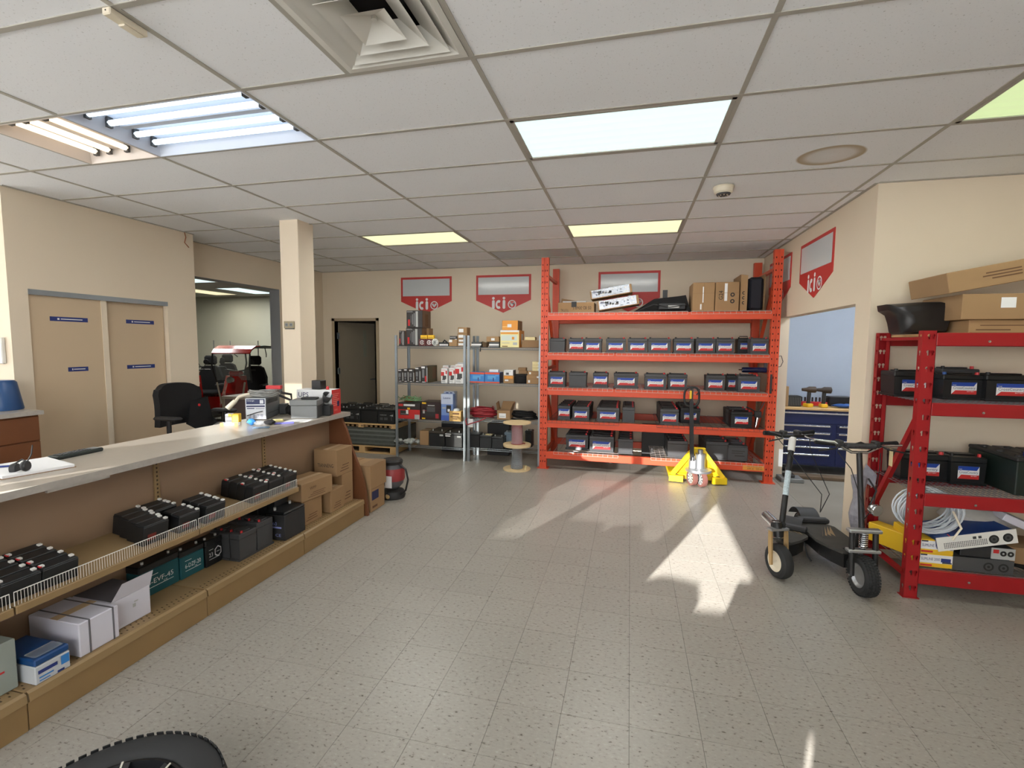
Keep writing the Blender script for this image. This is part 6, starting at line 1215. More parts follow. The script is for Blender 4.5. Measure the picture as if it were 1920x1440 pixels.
# ================================================================== electric kick scooters
def tyre(m_mat, R_, wd, parent, c, ax, knob=False, name='wheel', rim=ALU, rimr=.55):
    prof = [(R_*rimr, -wd*.42), (R_*.80, -wd*.5), (R_*.95, -wd*.36), (R_, -wd*.12), (R_, wd*.12), (R_*.95, wd*.36), (R_*.80, wd*.5), (R_*rimr, wd*.42)]
    W = MB().lathe(prof, 36, o=c, ax=ax).build(name, m_mat, parent, True)
    MB().lathe([(0, -wd*.2), (R_*.2, -wd*.30), (R_*rimr*.8, -wd*.25), (R_*rimr, -wd*.44), (R_*(rimr+.05), -wd*.44), (R_*(rimr+.05), wd*.44), (R_*rimr, wd*.44), (R_*rimr*.8, wd*.25), (R_*.2, wd*.30), (0, wd*.2)], 28, o=c, ax=ax).build('rim', rim, W, True)
    if knob:
        d = Vector(ax).normalized(); u = d.orthogonal().normalized(); v = d.cross(u); k_ = MB()
        for j in range(40):
            for s, off in ((-.34, 0), (-.12, .5), (.12, 0), (.34, .5)):
                t0 = 2*PI*(j+off)/40; r_ = u*math.cos(t0)+v*math.sin(t0); tg = -u*math.sin(t0)+v*math.cos(t0); o_ = Vector(c)+r_*(R_*(.995 if abs(s) < .2 else .965))+d*(s*wd)
                k_.add([o_+tg*a*.007+d*b*.008+r_*e_*.004 for e_ in (-1, 1) for a, b in ((-1, -1), (1, -1), (1, 1), (-1, 1))], [(0, 1, 2, 3), (7, 6, 5, 4), (0, 4, 5, 1), (1, 5, 6, 2), (2, 6, 7, 3), (3, 7, 4, 0)])
        k_.build('tread_knob', m_mat, W)['kind'] = 'stuff'
    return W
def kick_scooter(label, fx, fy, rz, R_, style, steer=0.0):
    """front wheel contact at (fx,fy); local -y is forwards, deck runs towards +y"""
    t = thing('electric_scooter', label, 'scooter', (fx, fy, 0), rz); L_ = .90 if style == 2 else .60
    def MF(): q_ = MB(); q_.T = Matrix.Rotation(steer, 4, 'Z'); return q_
    def MH(): q_ = MB(); q_.T = Matrix.Translation((top[0], top[1], 0)) @ Matrix.Rotation(steer, 4, 'Z') @ Matrix.Translation((-top[0], -top[1], 0)); return q_
    wd = .085; tyre(RUBBER, R_, wd, t, (0, 0, R_+.001), (math.cos(steer), math.sin(steer), 0), knob=(style == 2), rim=(IVORY if style == 1 else ALU))
    tyre(RUBBER, R_*.96, wd, t, (0, L_, R_*.96+.001), (1, 0, 0), knob=(style == 2), name='wheel', rim=ALU)
    zc = R_*2+.03; hx = .04 if style == 2 else .03
    top = (0, hx+(.33 if style == 1 else .10), 1.0 if style == 1 else .96)
    if style == 1:
        for s in (-1, 1):
            m = MF(); m.prism([(-.012, R_-.02), (.012, R_-.03), (.035, R_+.10), (.04, R_+.23), (.01, R_+.24), (-.005, R_+.10)], s*.062-.006, s*.062+.006, 'x'); m.build('fork_arm', GOLD, t)
        MF().cyl((0, .02, R_+.16), (0, .05, R_+.29), .032, n=16).build('head_tube', BLACK, t, True)
        for z in (.17, .28): MF().lathe([(.030, -.006), (.036, 0), (.030, .006)], 16, o=(0, .022+(z-.17)*.23, R_+z), ax=(0, .22, 1)).build('collar', CHROME, t, True)
        MF().box(-.07, .07, .0, .05, R_+.225, R_+.24).build('fork_crown', ALU, t); MF().cyl((0, .06, R_+.255), (.02, .20, R_+.275), .034, n=18).build('motor_neck', CHROME, t, True)
    else:
        for s in (-1, 1):
            m = MF(); m.cyl((s*.075, 0, R_), (s*.075, .02, R_+.30), .018, n=10); m.build('fork_leg', BLACK, t, True); MF().cyl((s*.075, -.0, R_), (s*.098, 0, R_), .014, n=10).build('axle_nut', CHROME, t, True)
        for z in (R_+.17, R_+.31): MF().cbox(-.105, .105, -.01, .045, z-.012, z+.012, .006).build('clamp_plate', ALU, t)
        m = MF(); m.tube([(.024*math.cos(a_), .02+.024*math.sin(a_), R_+.185+.11*a_/(16*PI)) for a_ in [k*PI/6 for k in range(97)]], .005, 6); m.build('spring', CHROME, t, True); MF().cyl((0, .02, R_+.17), (0, .025, R_+.31), .016, n=12).build('damper', BLACK, t, True)
    zb = R_+.28; m = MB(); st = .020 if style == 1 else .018; MB().cyl((0, .045, zb), top, st, n=16).build('stem', BLACK, t, True)
    if style == 1:
        d = (Vector(top)-Vector((0, .045, zb))); c0 = Vector((0, .045, zb))+d*.30; c1 = Vector((0, .045, zb))+d*.58; MB().cyl(c0, c1, .0206, n=16).build('white_decal', M('pale lettered decal', S(186, 200, 206), .4, noise=(90, .5)), t, True); c2 = Vector((0, .045, zb))+d*.82; MB().cyl(c2, Vector(top)-d*.02, .025, n=16).build('white_collar', WHITE, t, True)
        MB().box(-.055, -.028, .12, .122, .80, .93).build('paper_tag', PAPER, t)
    else:
        MB().lathe([(0, -.05), (.03, -.04), (.042, 0), (.038, .012), (0, .014)], 18, o=(.05, -.01, .60), ax=(.35, -1, -.1)).build('headlight', CHROME, t, True); MB().tube([(.02, .05, .80), (.07, .04, .72), (.03, .03, .62)], .006, 6).build('cable', BLACK, t, True)
    # handlebar
    hw = .25 if style == 2 else .19; hz = top[2]
    if style == 1:
        MH().tube([(-hw, top[1]+.03, hz+.03), (-.09, top[1], hz+.0), (.09, top[1], hz+.0), (hw, top[1]+.03, hz+.0)], .012, 10).build('handlebar', BLACK, t, True)
    else:
        MH().tube([(-hw-.03, top[1]+.05, hz+.07), (-.16, top[1]+.02, hz+.065), (-.05, top[1], hz+.0), (.05, top[1], hz+.0), (.16, top[1]+.02, hz+.05), (hw+.05, top[1]+.05, hz+.05)], .011, 10).build('handlebar', CHROME, t, True)
        MH().tube([(-.10, top[1]+.01, hz+.03), (0, top[1]-.01, hz+.07), (.10, top[1]+.01, hz+.03)], .009, 8).build('cross_bar', BLACK, t, True); MH().cbox(-.10, .10, top[1]-.04, top[1]+.02, hz+.03, hz+.065, .012).build('bar_pad', M('printed bar pad', S(44, 44, 48), .5, noise=(60, .9)), t)
    for s in (-1, 1):
        y0 = top[1]+.03; z0 = hz+(.02 if style == 1 else .06); MH().cyl((s*(hw-.10), y0, z0-.008), (s*(hw+.02), y0+.02, z0), .018, n=12).build('hand_grip', BLACKM, t, True)
        MH().tube([(s*(hw-.11), y0-.02, z0-.01), (s*(hw-.08), y0-.06, z0-.03), (s*(hw+.03), y0-.06, z0-.05)], .006, 6).build('brake_lever', CHROME if (style == 1 and s > 0) else BLACK, t, True); MH().cbox(s*(hw-.13)-.02, s*(hw-.13)+.02, y0-.03, y0+.03, z0-.03, z0+.02, .008).build('switch_block', BLACK2, t)
    for s in (-1, 1): MH().tube([(s*.14, top[1]+.0, hz), (s*.09, top[1]-.08, hz-.10), (s*.03, .0, hz-.35), (0, .04, zb+.1)], .003, 5).build('control_cable', BLACK, t, True)
    # deck
    dz = R_+.075; yA, yB = .22, (.74 if style == 2 else .46); m = MB(); hw2 = .135
    out = [(-.05, yA-.05), (.05, yA-.05), (hw2*.75, yA+.05), (hw2, yA+.16), (hw2, yB-.06), (hw2*.7, yB), (-hw2*.7, yB), (-hw2, yB-.06), (-hw2, yA+.16), (-hw2*.75, yA+.05)]
    m.prism(out, dz, dz+.02, 'z'); m.build('deck_board', M('worn grip deck %d' % style, S(66, 64, 60), .9, noise=(9, .35)), t)
    m = MB(); m.prism([(x*.8, y) for x, y in out], dz-.10, dz-.001, 'z'); m.build('battery_box', BLACK, t)
    m = MB()
    for k in range(4): m.add([(-.06+.03*k, yA+.22+.03*k, dz+.0206), (-.05+.03*k, yA+.24, dz+.0206), (.04+.02*k, yB-.06, dz+.0206)], [(0, 1, 2)])
    m.build('flame_decal', M('tan decal %d' % style, S(150, 126, 92), .7), t)
    m = MB()
    for s in (-1, 1): m.box(s*.093-.001, s*.093+.001, yA+.16, yB-.10, dz-.075, dz-.065); m.box(s*.093-.001, s*.093+.001, yA+.16, yA+.17, dz-.07, dz-.02)
    m.build('side_decal', M('pink print %d' % style, S(180, 140, 140), .5), t)
    MB().tube([(0, .06, zb-.02), (0, .14, dz+.06), (0, yA+.02, dz+.0)], .026, 10).build('neck_tube', BLACK, t, True)
    for s in (-1, 1): b_ = MB(); bar(b_, (s*.075, yB-.06, dz-.03), (s*.075, L_, R_*.96), .018, .03); b_.build('rear_arm', BLACK, t)
    # rear fender
    m = MB(); n = 10; vs = []
    for k in range(n+1):
        a_ = math.radians(20+130*k/n); vs += [(-.075, L_-math.cos(a_)*(R_+.03), R_*.96+math.sin(a_)*(R_+.04)), (.075, L_-math.cos(a_)*(R_+.03), R_*.96+math.sin(a_)*(R_+.04))]
    m.add(vs, [(2*k, 2*k+1, 2*k+3, 2*k+2) for k in range(n)]); m.build('rear_fender', BLACK2, t, True)
    MB().cbox(-.12, .12, yB-.02, yB+.05, dz+.022, dz+.06, .01).build('rear_bumper', BLACK2, t)
    if style == 1:
        MB().lathe([(.02, -.002), (.078, -.002), (.078, .002), (.02, .002)], 24, o=(-.075, L_, R_*.96), ax=(1, 0, 0)).build('brake_disc', GOLD, t)
    MB().tube([(.10, yA+.3, dz-.08), (.13, yA+.26, .03), (.16, yA+.24, .004)], .007, 6).build('kickstand', DGREY, t)
    return t
p1 = PZ(1468, 1084); p2 = PZ(1618, 1121)
kick_scooter('electric kick scooter with a cream front rim, tan fork and pale lettered stem', 1.10, 3.79, -.42, .125, 1, .78)
kick_scooter('electric kick scooter with a knobbly front tyre, chrome spring and round headlight', 1.585, 3.66, .09, .135, 2, .04)

# ================================================================== the workshop beyond the opening
A = PZ(1462, 868, .05); B = PZ(1590, 878, .05); ang = math.atan2(B.y-A.y, B.x-A.x)*.6
t = thing('tool_chest', 'navy steel tool chest with long silver drawer pulls in the workshop', 'tool chest', (1.99, 7.13, 0), ang*.6); Wd, Dp = 1.30, .50
MB().cbox(0, Wd, .012, Dp, .11, .855, .004).build('cabinet_body', NAVY, t); MB().cbox(-.01, Wd+.01, -.01, Dp+.01, .855, .885, .004).build('wooden_top', PINE, t)
for k, (x0, x1, z0, z1) in enumerate(((.02, Wd-.02, .68, .84), (.02, .62, .575, .67), (.02, .62, .48, .57), (.02, .62, .385, .475), (.02, .62, .29, .38), (.68, Wd-.02, .575, .67), (.68, Wd-.02, .48, .57), (.68, Wd-.02, .385, .475), (.02, .62, .13, .28), (.68, Wd-.02, .13, .38))):
    d_ = MB().cbox(x0, x1, 0, .012, z0, z1-.006, .003).build('drawer', NAVY, t); MB().cbox(x0+.02, x1-.02, -.018, 0, z1-.035, z1-.012, .004).build('drawer_pull', CHROME, d_)
MB().cyl((.66, -.003, .82), (.66, .0, .82), .012, n=10).build('lock', CHROME, t)
for x in (.08, Wd-.08):
    for y in (.08, Dp-.08): MB().lathe([(0, -.02), (.05, -.02), (.05, .02), (0, .02)], 14, o=(x, y, .052), ax=(1, 0, 0)).build('castor', BLACK, t)
    MB().box(x-.03, x+.03, .05, Dp-.05, .09, .11).build('castor_plate', STEEL, t)
TZ = .886; ca, sa = math.cos(ang*.6), math.sin(ang*.6)
def on_chest(x, y): return (1.99+x*ca-y*sa, 7.13+x*sa+y*ca, TZ)
def drill(label, x, y, rz, head):
    t = thing('cordless_drill', label, 'drill', on_chest(x, y), rz); MB().cbox(-.04, .04, -.055, .055, 0, .05, .008).build('battery_pack', YELLOW2, t); MB().cyl((0, 0, .05), (.0, -.01, .20), .024, n=12).build('handle', BLACK2, t, True); MB().lathe([(0, -.09), (.02, -.085), (.026, -.03), (.042, .0), (.042, .08), (.02, .09), (0, .09)], 18, o=(0, 0, .235), ax=(1, -.2, 0)).build('motor_housing', head, t, True)
drill('cordless drill with a brown head standing on the tool chest', .36, .12, .3, M('drill brown', S(70, 54, 40), .5)); drill('cordless drill with a dark head, second on the tool chest', .54, .12, .0, M('drill dark', S(58, 48, 42), .5)); drill('cordless drill with a yellow head near the chest end', 1.02, .12, 1.2, YELLOW2)
printbox('brown_carton', 'brown carton at the end of the tool chest beside the orange post', 'box', on_chest(.06, 0)[0], on_chest(.06, .1)[1], TZ+.001, .12, .2, .27, CARD)
printbox('black_case', 'black wire crate on the tool chest beside the brown carton', 'case', on_chest(.20, 0)[0], on_chest(.2, .12)[1], TZ+.001, .17, .16, .14, BLACK2, rects=tuple((.05+.12*k, .07+.12*k, .1, .9, MGREY) for k in range(8)))
printbox('black_case', 'long black case behind the blue cloth on the tool chest', 'case', on_chest(.82, 0)[0], on_chest(.82, .30)[1], TZ+.001, .28, .16, .13, BLACK)
printbox('red_socket_tray', 'red and black socket tray behind the two drills', 'tray', on_chest(.46, 0)[0], on_chest(.46, .30)[1], TZ+.001, .40, .12, .05, LRED)
for k in range(9): tag(MB().cyl((0, 0, 0), (0, 0, .06), .012, n=8).build('socket_piece', BLACK2, None), 'black socket standing in the red tray', 'socket', 'sockets in the red tray').location = tuple(Vector(on_chest(.30+k*.045, .30))+Vector((0, .06, .052)))
o = MB(); crumple(o, .16, .05, 31, 12, 4); o = o.build('blue_cloth', BLUE, None, True); o.location = tuple(Vector(on_chest(.80, .16))+Vector((0, 0, .002))); o.scale = (1, .5, 1); tag(o, 'blue cloth heaped on the tool chest', 'cloth')
o = MB().cyl((0, 0, 0), (0, 0, .09), .010, n=10).build('white_tube', WHITE); o.location = tuple(Vector(on_chest(.94, .05))+Vector((0, 0, .001))); tag(o, 'small white tube standing on the tool chest', 'tube')
t = thing('floor_jack', 'grey steel floor stand beside the orange post in the workshop', 'jack', (1.98, 6.66, .001)); MB().cbox(-.10, .16, -.10, .12, 0, .05, .006).build('base', MGREY, t); MB().cyl((0, 0, .05), (0, 0, .17), .03, n=14).build('piston', ALU, t, True); MB().cbox(-.05, .07, -.05, .05, .05, .09, .006).build('yoke', BLACK2, t)
tag(MB().cbox(2.1, 3.6, 6.78, 6.93, .001, .045, .006).build('timber_board', SOILD, None), 'worn timber board lying in front of the tool chest', 'board')
# unseen strip light added to brighten the workshop, beyond the door head
t = thing('added_workshop_light', 'unseen strip light added to brighten the workshop', 'ceiling light', (3.2, 6.3, H+.099)); lamp(t, 1.1, .12, 32, (.86, .93, 1), -.08); MB().cbox(-.6, .6, -.08, .08, -.06, 0, .006).build('housing', WHITE, t); MB().box(-.58, .58, -.07, .07, -.066, -.061).build('lens', lens_mat('added workshop tube lit', (225, 238, 255), 3), t)
# ================================================================== behind the counter
CT = 1.147; t = thing('wooden_cabinet', 'brown wooden drawer cabinet with a grey top behind the counter', 'cabinet', (-4.55, 2.0, 0))
MB().cbox(-.60, -.012, -.60, .80, .02, CT-.032, .003).build('carcass', WOOD, t); MB().cbox(-.62, .015, -.62, .82, CT-.032, CT, .003).build('top', WTOP, t); MB().box(.015, .018, -.62, .82, CT-.032, CT).build('edge_band', WEDGE, t)
for c_ in range(2):
    for k in range(5):
        z1 = CT-.045-k*.20; y0 = -.59+c_*.70; d_ = MB().cbox(-.012, 0, y0, y0+.685, z1-.19, z1, .003).build('drawer', WOOD, t)
        MB().cbox(0, .018, y0+.27, y0+.41, z1-.09, z1-.078, .003).build('drawer_pull', CHROME, d_); MB().cyl((0, y0+.33, z1-.045), (.006, y0+.33, z1-.045), .011, n=12).build('lock', CHROME, d_)
p = PZ(22, 767, CT); t = thing('blue_jug', 'blue plastic jug standing on the wooden cabinet', 'jug', (p.x, p.y-.05, CT+.001)); MB().lathe([(0, 0), (.115, 0), (.118, .01), (.085, .22), (.07, .235), (0, .24)], 24).build('body', M('blue jug plastic', S(36, 74, 122), .35), t, True); MB().tube([(-.08, -.07, .05), (-.13, -.12, .07), (-.12, -.11, .17), (-.06, -.05, .19)], .012, 8).build('handle', BLUE, t, True)
p = PZ(-6, 768, CT); t = thing('green_bottle', 'dark green bottle beside the blue jug', 'bottle', (p.x-.06, p.y-.16, CT+.001)); MB().lathe([(0, 0), (.06, 0), (.06, .18), (.02, .24), (.02, .28), (0, .28)], 18).build('glass_body', M('dark green glass', S(30, 62, 50), .2), t, True); MB().cyl((0, 0, .28), (0, 0, .30), .022, n=12).build('cap', BLACK, t)
p = PY(5, 655, 2.92); t = thing('wall_intercom', 'white wall intercom with a black screen beside the closet', 'intercom', (p.x-.02, 2.92, p.z)); MB().cbox(-.09, .06, -.03, -.001, -.12, .10, .006).build('casing', WHITE, t); MB().box(-.06, .03, -.031, -.03, .03, .09).build('screen', BLACK, t); MB().cbox(-.05, .03, -.034, -.03, -.08, -.02, .003).build('handset_plate', LGREY, t)
# ---- drafting chair with a jacket hung over its back
t = thing('office_chair', 'black high office chair with a jacket over its back behind the counter', 'chair', (-4.27, 3.97, 0), -1.57)
SEAT = .78
MB().cbox(-.25, .25, -.24, .25, SEAT-.07, SEAT, .03).build('seat', BLACKM, t, True)
m = MB(); n = 12; rows = []
for k in range(9):
    f = k/8; z = SEAT+.08+f*.42; hw = .26-.05*max(0, f-.75)*4-.02*math.sin(f*PI)
    rows.append([(-hw+2*hw*i/n, -.22+.05*(abs(i/n-.5)*2)**2-.03*f, z-(.05*((i/n-.5)*2)**4 if k == 8 else 0)) for i in range(n+1)])
vs = [p for r_ in rows for p in r_]+[(p[0], p[1]-.07, p[2]) for r_ in rows for p in r_]; N = (n+1)*9; fs = []
for k in range(8):
    for i in range(n): a = k*(n+1)+i; fs += [(a, a+1, a+n+2, a+n+1), (N+a, N+a+n+1, N+a+n+2, N+a+1)]
for i in range(n): fs += [(8*(n+1)+i, 8*(n+1)+i+1, N+8*(n+1)+i+1, N+8*(n+1)+i), (i, N+i, N+i+1, i+1)]
for k in range(8): a = k*(n+1); fs += [(a, a+n+1, N+a+n+1, N+a), (a+n, N+a+n, N+a+2*n+1, a+2*n+1)]
m.add(vs, fs).build('backrest', BLACKM, t, True)
m = MB(); m.add([(-.06, -.14, SEAT+.30), (-.26, -.13, SEAT+.34), (-.30, -.12, SEAT+.12), (-.35, -.10, SEAT+.05), (-.24, -.10, SEAT+.01), (-.10, -.10, SEAT+.01), (.0, -.12, SEAT+.08)], [(0, 1, 2, 3, 4, 5, 6)]).add([(-.06, -.165, SEAT+.30), (-.26, -.155, SEAT+.34), (-.30, -.145, SEAT+.12), (-.35, -.125, SEAT+.05), (-.24, -.125, SEAT+.01), (-.10, -.125, SEAT+.01), (.0, -.145, SEAT+.08)], [(6, 5, 4, 3, 2, 1, 0)]); m.build('hanging_jacket', M('black jacket cloth', S(20, 20, 22), .95), t)
MB().cyl((-.15, -.14, SEAT+.26), (-.15, -.125, SEAT+.26), .014, n=10).build('red_emblem', REDPL, t)
for s in (-1, 1): MB().tube([(s*.24, .02, SEAT-.04), (s*.33, .02, SEAT-.03), (s*.33, .02, SEAT+.17)], .022, 8).build('arm_post', BLACK, t, True); MB().cbox(s*.33-.045, s*.33+.045, -.13, .15, SEAT+.17, SEAT+.205, .016).build('armrest', BLACK2, t, True)
MB().cyl((0, 0, .12), (0, 0, SEAT-.07), .03, n=12).build('gas_column', BLACK, t, True); MB().tube([(.20*math.cos(a_), .20*math.sin(a_), .32) for a_ in [k*PI/12 for k in range(24)]], .010, 8, closed=True).build('foot_ring', CHROME, t, True)
for k in range(5):
    a_ = k*2*PI/5; c, s = math.cos(a_), math.sin(a_); MB().tube([(0, 0, .12), (.28*c, .28*s, .075)], [.03, .018], 8).build('base_leg', BLACK, t, True); MB().lathe([(0, -.02), (.028, -.02), (.028, .02), (0, .02)], 12, o=(.28*c, .28*s, .029), ax=(-s, c, 0)).build('castor', BLACK, t, True)
# ---- showroom desk
t = thing('reception_desk', 'pale topped desk with a mauve side panel in the scooter showroom', 'desk', (-5.72, 6.05, 0)); DM = M('mauve laminate', S(140, 122, 122), .6)
MB().cbox(-.02, 1.0-.35, -.30, .30, .885, .925, .004).build('desktop', M('pale laminate', S(206, 194, 178), .5), t); MB().box(.01, .60, -.28, -.26, .02, .885).build('modesty_panel', DM, t); MB().box(-.02, .02, -.29, .29, 0, .885).build('side_panel', M('pale laminate side', S(190, 178, 160), .5), t); MB().box(.60, .64, -.29, .29, 0, .885).build('side_panel', MATS['pale laminate side'], t)
# ---- water cooler by the jamb
t = thing('water_cooler', 'blue water bottle on a cooler with a chrome tube behind the square column', 'water cooler', (-5.22, 6.70, 0)); MB().cbox(-.12, .12, -.14, .14, 0, .86, .01).build('cabinet', MGREY, t); m = MB(); prof = [(.04, .86), (.06, .88), (.11, .92)]
for k in range(3): prof += [(.115, .95+k*.07), (.108, .985+k*.07)]
prof += [(.115, 1.16), (.09, 1.19), (0, 1.20)]; m.lathe(prof, 22).build('bottle', M('blue bottle plastic', S(70, 110, 150), .2, alpha=.8), t, True); MB().cyl((.05, -.05, 1.18), (.05, -.05, 1.40), .02, n=12).build('chrome_tube', CHROME, t, True); MB().cyl((.05, -.05, 1.40), (.08, -.05, 1.44), .025, n=10).build('tube_cap', BLACK, t)
# ================================================================== mobility scooters in the showroom
def mobility(label, loc, rz, canopy=False, front=REDGLOSS):
    t = thing('mobility_scooter', label, 'mobility scooter', loc, rz, 'red mobility scooters in the showroom')
    MB().prism([(-.55, .16), (.62, .16), (.66, .30), (.52, .36), (.10, .25), (-.30, .25), (-.55, .30)], -.24, .24, 'x').build('floor_pan', BLACK2, t)
    MB().prism([(.20, .28), (.66, .28), (.70, .45), (.60, .56), (.24, .54)], -.26, .26, 'x').build('rear_body', front, t)
    m = MB(); m.add([(-.18, -.42, .34), (.18, -.42, .34), (.26, -.44, .66), (-.26, -.44, .66), (-.20, -.38, 1.04), (.20, -.38, 1.04), (-.06, -.60, .44), (.06, -.60, .44), (.09, -.64, .70), (-.09, -.64, .70), (.07, -.50, 1.03), (-.07, -.50, 1.03)], [(6, 7, 8, 9), (9, 8, 10, 11), (0, 6, 9, 3), (7, 1, 2, 8), (3, 9, 11, 4), (8, 2, 5, 10), (4, 11, 10, 5), (0, 1, 7, 6), (3, 4, 5, 2), (0, 3, 2, 1)]); m.build('front_fairing', front, t)
    for s in (-1, 1): MB().box(s*.10-.014, s*.10+.014, -.60, -.585, .52, .95).build('white_stripe', M('pale stripe', S(196, 190, 176), .3) if 'pale stripe' not in MATS else MATS['pale stripe'], t).rotation_euler = (0, s*.18, 0)
    MB().lathe([(0, -.05), (.06, -.045), (.075, 0), (.07, .02), (0, .025)], 18, o=(0, -.60, .96), ax=(0, 1, -.15)).build('headlight', CHROME, t, True)
    for k in range(5):
        pass
    m = MB(); vs = []
    for k in range(9): a_ = math.radians(10+150*k/8); vs += [(-.07, -.62-math.cos(a_)*.20, .19+math.sin(a_)*.21), (.07, -.62-math.cos(a_)*.20, .19+math.sin(a_)*.21)]
    m.add(vs, [(2*k, 2*k+1, 2*k+3, 2*k+2) for k in range(8)]); m.build('front_fender', front, t, True)
    for c, w_ in (((0, -.62, .171), .09), ((-.28, .46, .171), .10), ((.28, .46, .171), .10)): tyre(RUBBER, .17, w_, t, c, (1, 0, 0))
    MB().cyl((0, -.44, .95), (0, -.34, 1.12), .03, n=10).build('tiller', BLACK, t, True); MB().tube([(-.30, -.20, 1.14), (-.20, -.30, 1.15), (0, -.34, 1.12), (.20, -.30, 1.15), (.30, -.20, 1.14)], .016, 8).build('handlebar', BLACK, t, True); MB().cbox(-.12, .12, -.46, -.30, 1.03, 1.13, .03).build('dash_cowl', front, t)
    for s in (-1, 1):
        MB().tube([(s*.22, -.29, 1.15), (s*.27, -.32, 1.27)], .007, 6).build('mirror_stem', BLACK, t); MB().lathe([(0, -.012), (.05, -.01), (.055, 0), (0, .012)], 14, o=(s*.29, -.33, 1.31), ax=(0, 1, 0)).build('mirror', BLACK, t, True); MB().cbox(s*.27-.035, s*.27+.035, .10, .38, .78, .82, .012).build('armrest', BLACK, t)
    MB().cbox(-.23, .23, .02, .48, .58, .68, .04).build('seat_cushion', BLACKM, t, True); MB().cyl((0, .28, .50), (0, .28, .58), .05, n=10).build('seat_post', BLACK, t)
    m = MB(); m.prism([(-.23, .66), (.23, .66), (.24, .95), (.17, 1.16), (.10, 1.20), (-.10, 1.20), (-.17, 1.16), (-.24, .95)], .40, .50, 'y'); m.build('backrest', BLACKM, t); MB().cbox(-.13, .13, .42, .50, 1.22, 1.42, .045).build('headrest', BLACKM, t, True); MB().cyl((0, .62, .5), (0, .62, 1.75), .012, n=8).build('flag_pole', MGREY, t)
    if not canopy: MB().cbox(-.15, .15, -.78 if False else .62, .84, .60, .82, .02).build('rear_basket', BLACK2, t)
    if canopy:
        roof = []
        n = 8; vs = []
        prof = [(-.66, 1.18), (-.60, 1.40), (-.48, 1.56), (-.30, 1.62), (.1, 1.645), (.6, 1.63), (.78, 1.60)]
        m = MB(); pr = prof[2:]+[(p[0], p[1]-.025) for p in prof[2:][::-1]]; m.prism(pr, -.36, .36, 'x'); m.build('roof', BLACK2, t); m = MB(); m.prism([(-.56, 1.50), (-.48, 1.58), (-.30, 1.64), (-.1, 1.65), (-.1, 1.625), (-.30, 1.61), (-.47, 1.555), (-.54, 1.48)], -.37, .37, 'x'); m.build('roof_front', front, t)
        for s in (-1, 1): MB().tube([(s*.34, -.46, .90), (s*.36, -.58, 1.25), (s*.36, -.54, 1.48)], .016, 8).build('windscreen_post', BLACK, t, True); MB().tube([(s*.30, .66, .50), (s*.33, .64, 1.0), (s*.30, .70, 1.25), (s*.33, .70, 1.60)], .018, 8).build('rear_post', BLACK, t, True); MB().tube([(s*.33, .2, 1.60), (s*.33, .26, 1.45), (s*.30, .32, 1.40)], .010, 6).build('roof_hook', BLACK, t)
        MB().quad((-.33, -.47, .95), (.33, -.47, .95), (.35, -.55, 1.48), (-.35, -.55, 1.48)).build('windscreen', GLASSY, t)
    return t
mobility('red mobility scooter with a headrest nearest the closet corner in the showroom', (-8.75, 8.25, 0), .35)
mobility('red mobility scooter under a dark canopy with a clear windscreen', (-7.86, 8.51, 0), .30, True)
mobility('red mobility scooter parked behind the two others in the showroom', (-9.46, 9.40, 0), .30)
for lab, x, y, mt in (('cool white showroom ceiling light close to the header', -8.6, 7.7, LENS_B), ('warm showroom ceiling light at the far wall', -10.2, 9.9, LENS_W), ('cool white showroom ceiling light above the canopy scooter', -8.95, 9.85, LENS_B)):
    t = thing('showroom_light', lab, 'ceiling light', (x, y, H)); MB().box(-.32, .32, -.62, .62, -.012, -.001).build('frame', WHITE, t); MB().box(-.29, .29, -.59, .59, -.016, -.0125).build('lens', mt, t); lamp(t, .5, 1.1, 20, (.97, 1, .97) if mt is LENS_B else (1, .93, .78), -.04)
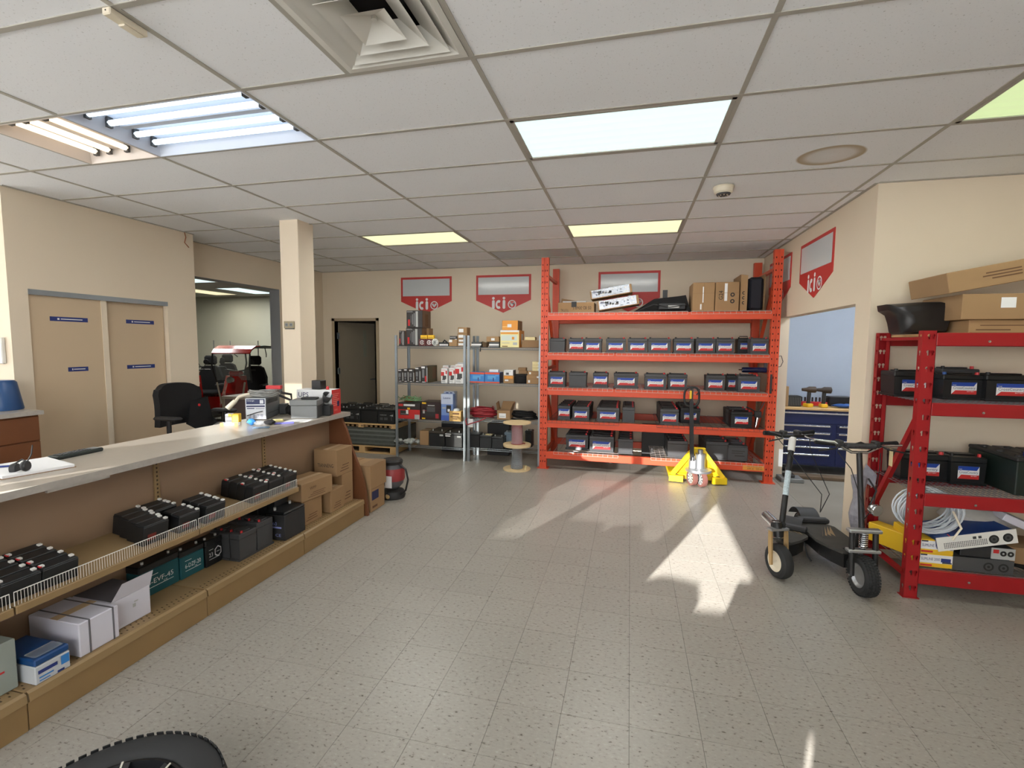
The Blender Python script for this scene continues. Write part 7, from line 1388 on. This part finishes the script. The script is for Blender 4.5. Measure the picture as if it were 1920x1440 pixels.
# ================================================================== wheel lying on the floor
t = thing('alloy_wheel', 'car tyre on a black rim with pale spoke edges lying on the floor', 'wheel', (-1.585, 1.055, 0)); R_, W_ = .350, .205
MB().lathe([(.215, .0), (.30, .0), (.335, .012), (.347, .04), (R_, .10), (.347, .165), (.335, W_-.012), (.30, W_+.002), (.255, W_-.004), (.235, W_-.012), (.225, W_-.03)], 64).build('tyre', RUBBER, t, True)
m = MB()
for k in range(64):
    a_ = 2*PI*k/64; c, s = math.cos(a_), math.sin(a_)
    for z0, z1, r0, r1 in ((.155, W_-.004, .3475, .3525), (.10, .15, .3495, .3535)):
        w_ = .011; m.add([(c*r0-s*w_, s*r0+c*w_, z0), (c*r0+s*w_, s*r0-c*w_, z0), (c*r1+s*w_, s*r1-c*w_, z0), (c*r1-s*w_, s*r1+c*w_, z0), (c*(r0-.012)-s*w_, s*(r0-.012)+c*w_, z1), (c*(r0-.012)+s*w_, s*(r0-.012)-c*w_, z1), (c*(r1-.012)+s*w_, s*(r1-.012)-c*w_, z1), (c*(r1-.012)-s*w_, s*(r1-.012)+c*w_, z1)], [(0, 1, 2, 3), (7, 6, 5, 4), (0, 4, 5, 1), (1, 5, 6, 2), (2, 6, 7, 3), (3, 7, 4, 0)])
m.build('tread_block', RUBBER, t)['kind'] = 'stuff'
RIMB = M('gloss black rim', S(28, 29, 32), .25); MB().lathe([(.222, W_-.035), (.226, W_-.012), (.216, W_-.010), (.205, W_-.05), (.20, .05)], 64).build('rim_barrel', RIMB, t, True)
MB().lathe([(0, W_-.06), (.05, W_-.058), (.06, W_-.075), (.05, .08), (0, .08)], 28).build('hub', RIMB, t, True)
for k in range(10):
    a_ = 2*PI*k/10+.22+(.13 if k % 2 else -.13); e_ = 2*PI*k/10+.22+(.05 if k % 2 else -.05); p0 = Vector((.055*math.cos(a_), .055*math.sin(a_), W_-.068)); p1 = Vector((.212*math.cos(e_), .212*math.sin(e_), W_-.016)); m = MB(); bar(m, p0, p1, .026, .03); S_ = m.build('spoke', RIMB, t); m = MB(); d = Vector((-(p1-p0).y, (p1-p0).x, 0)).normalized()*(.011 if k % 2 else -.011); u = Vector((0, 0, .0165)); bar(m, p0+d+u, p1+d+u, .006, .003); m.build('machined_edge', M('machined rim edge %d' % k, S(206, 202, 190), .3, .4), S_)
MB().cyl((.20, .06, W_-.03), (.205, .07, W_+.01), .004, n=8).build('valve', CHROME, t)
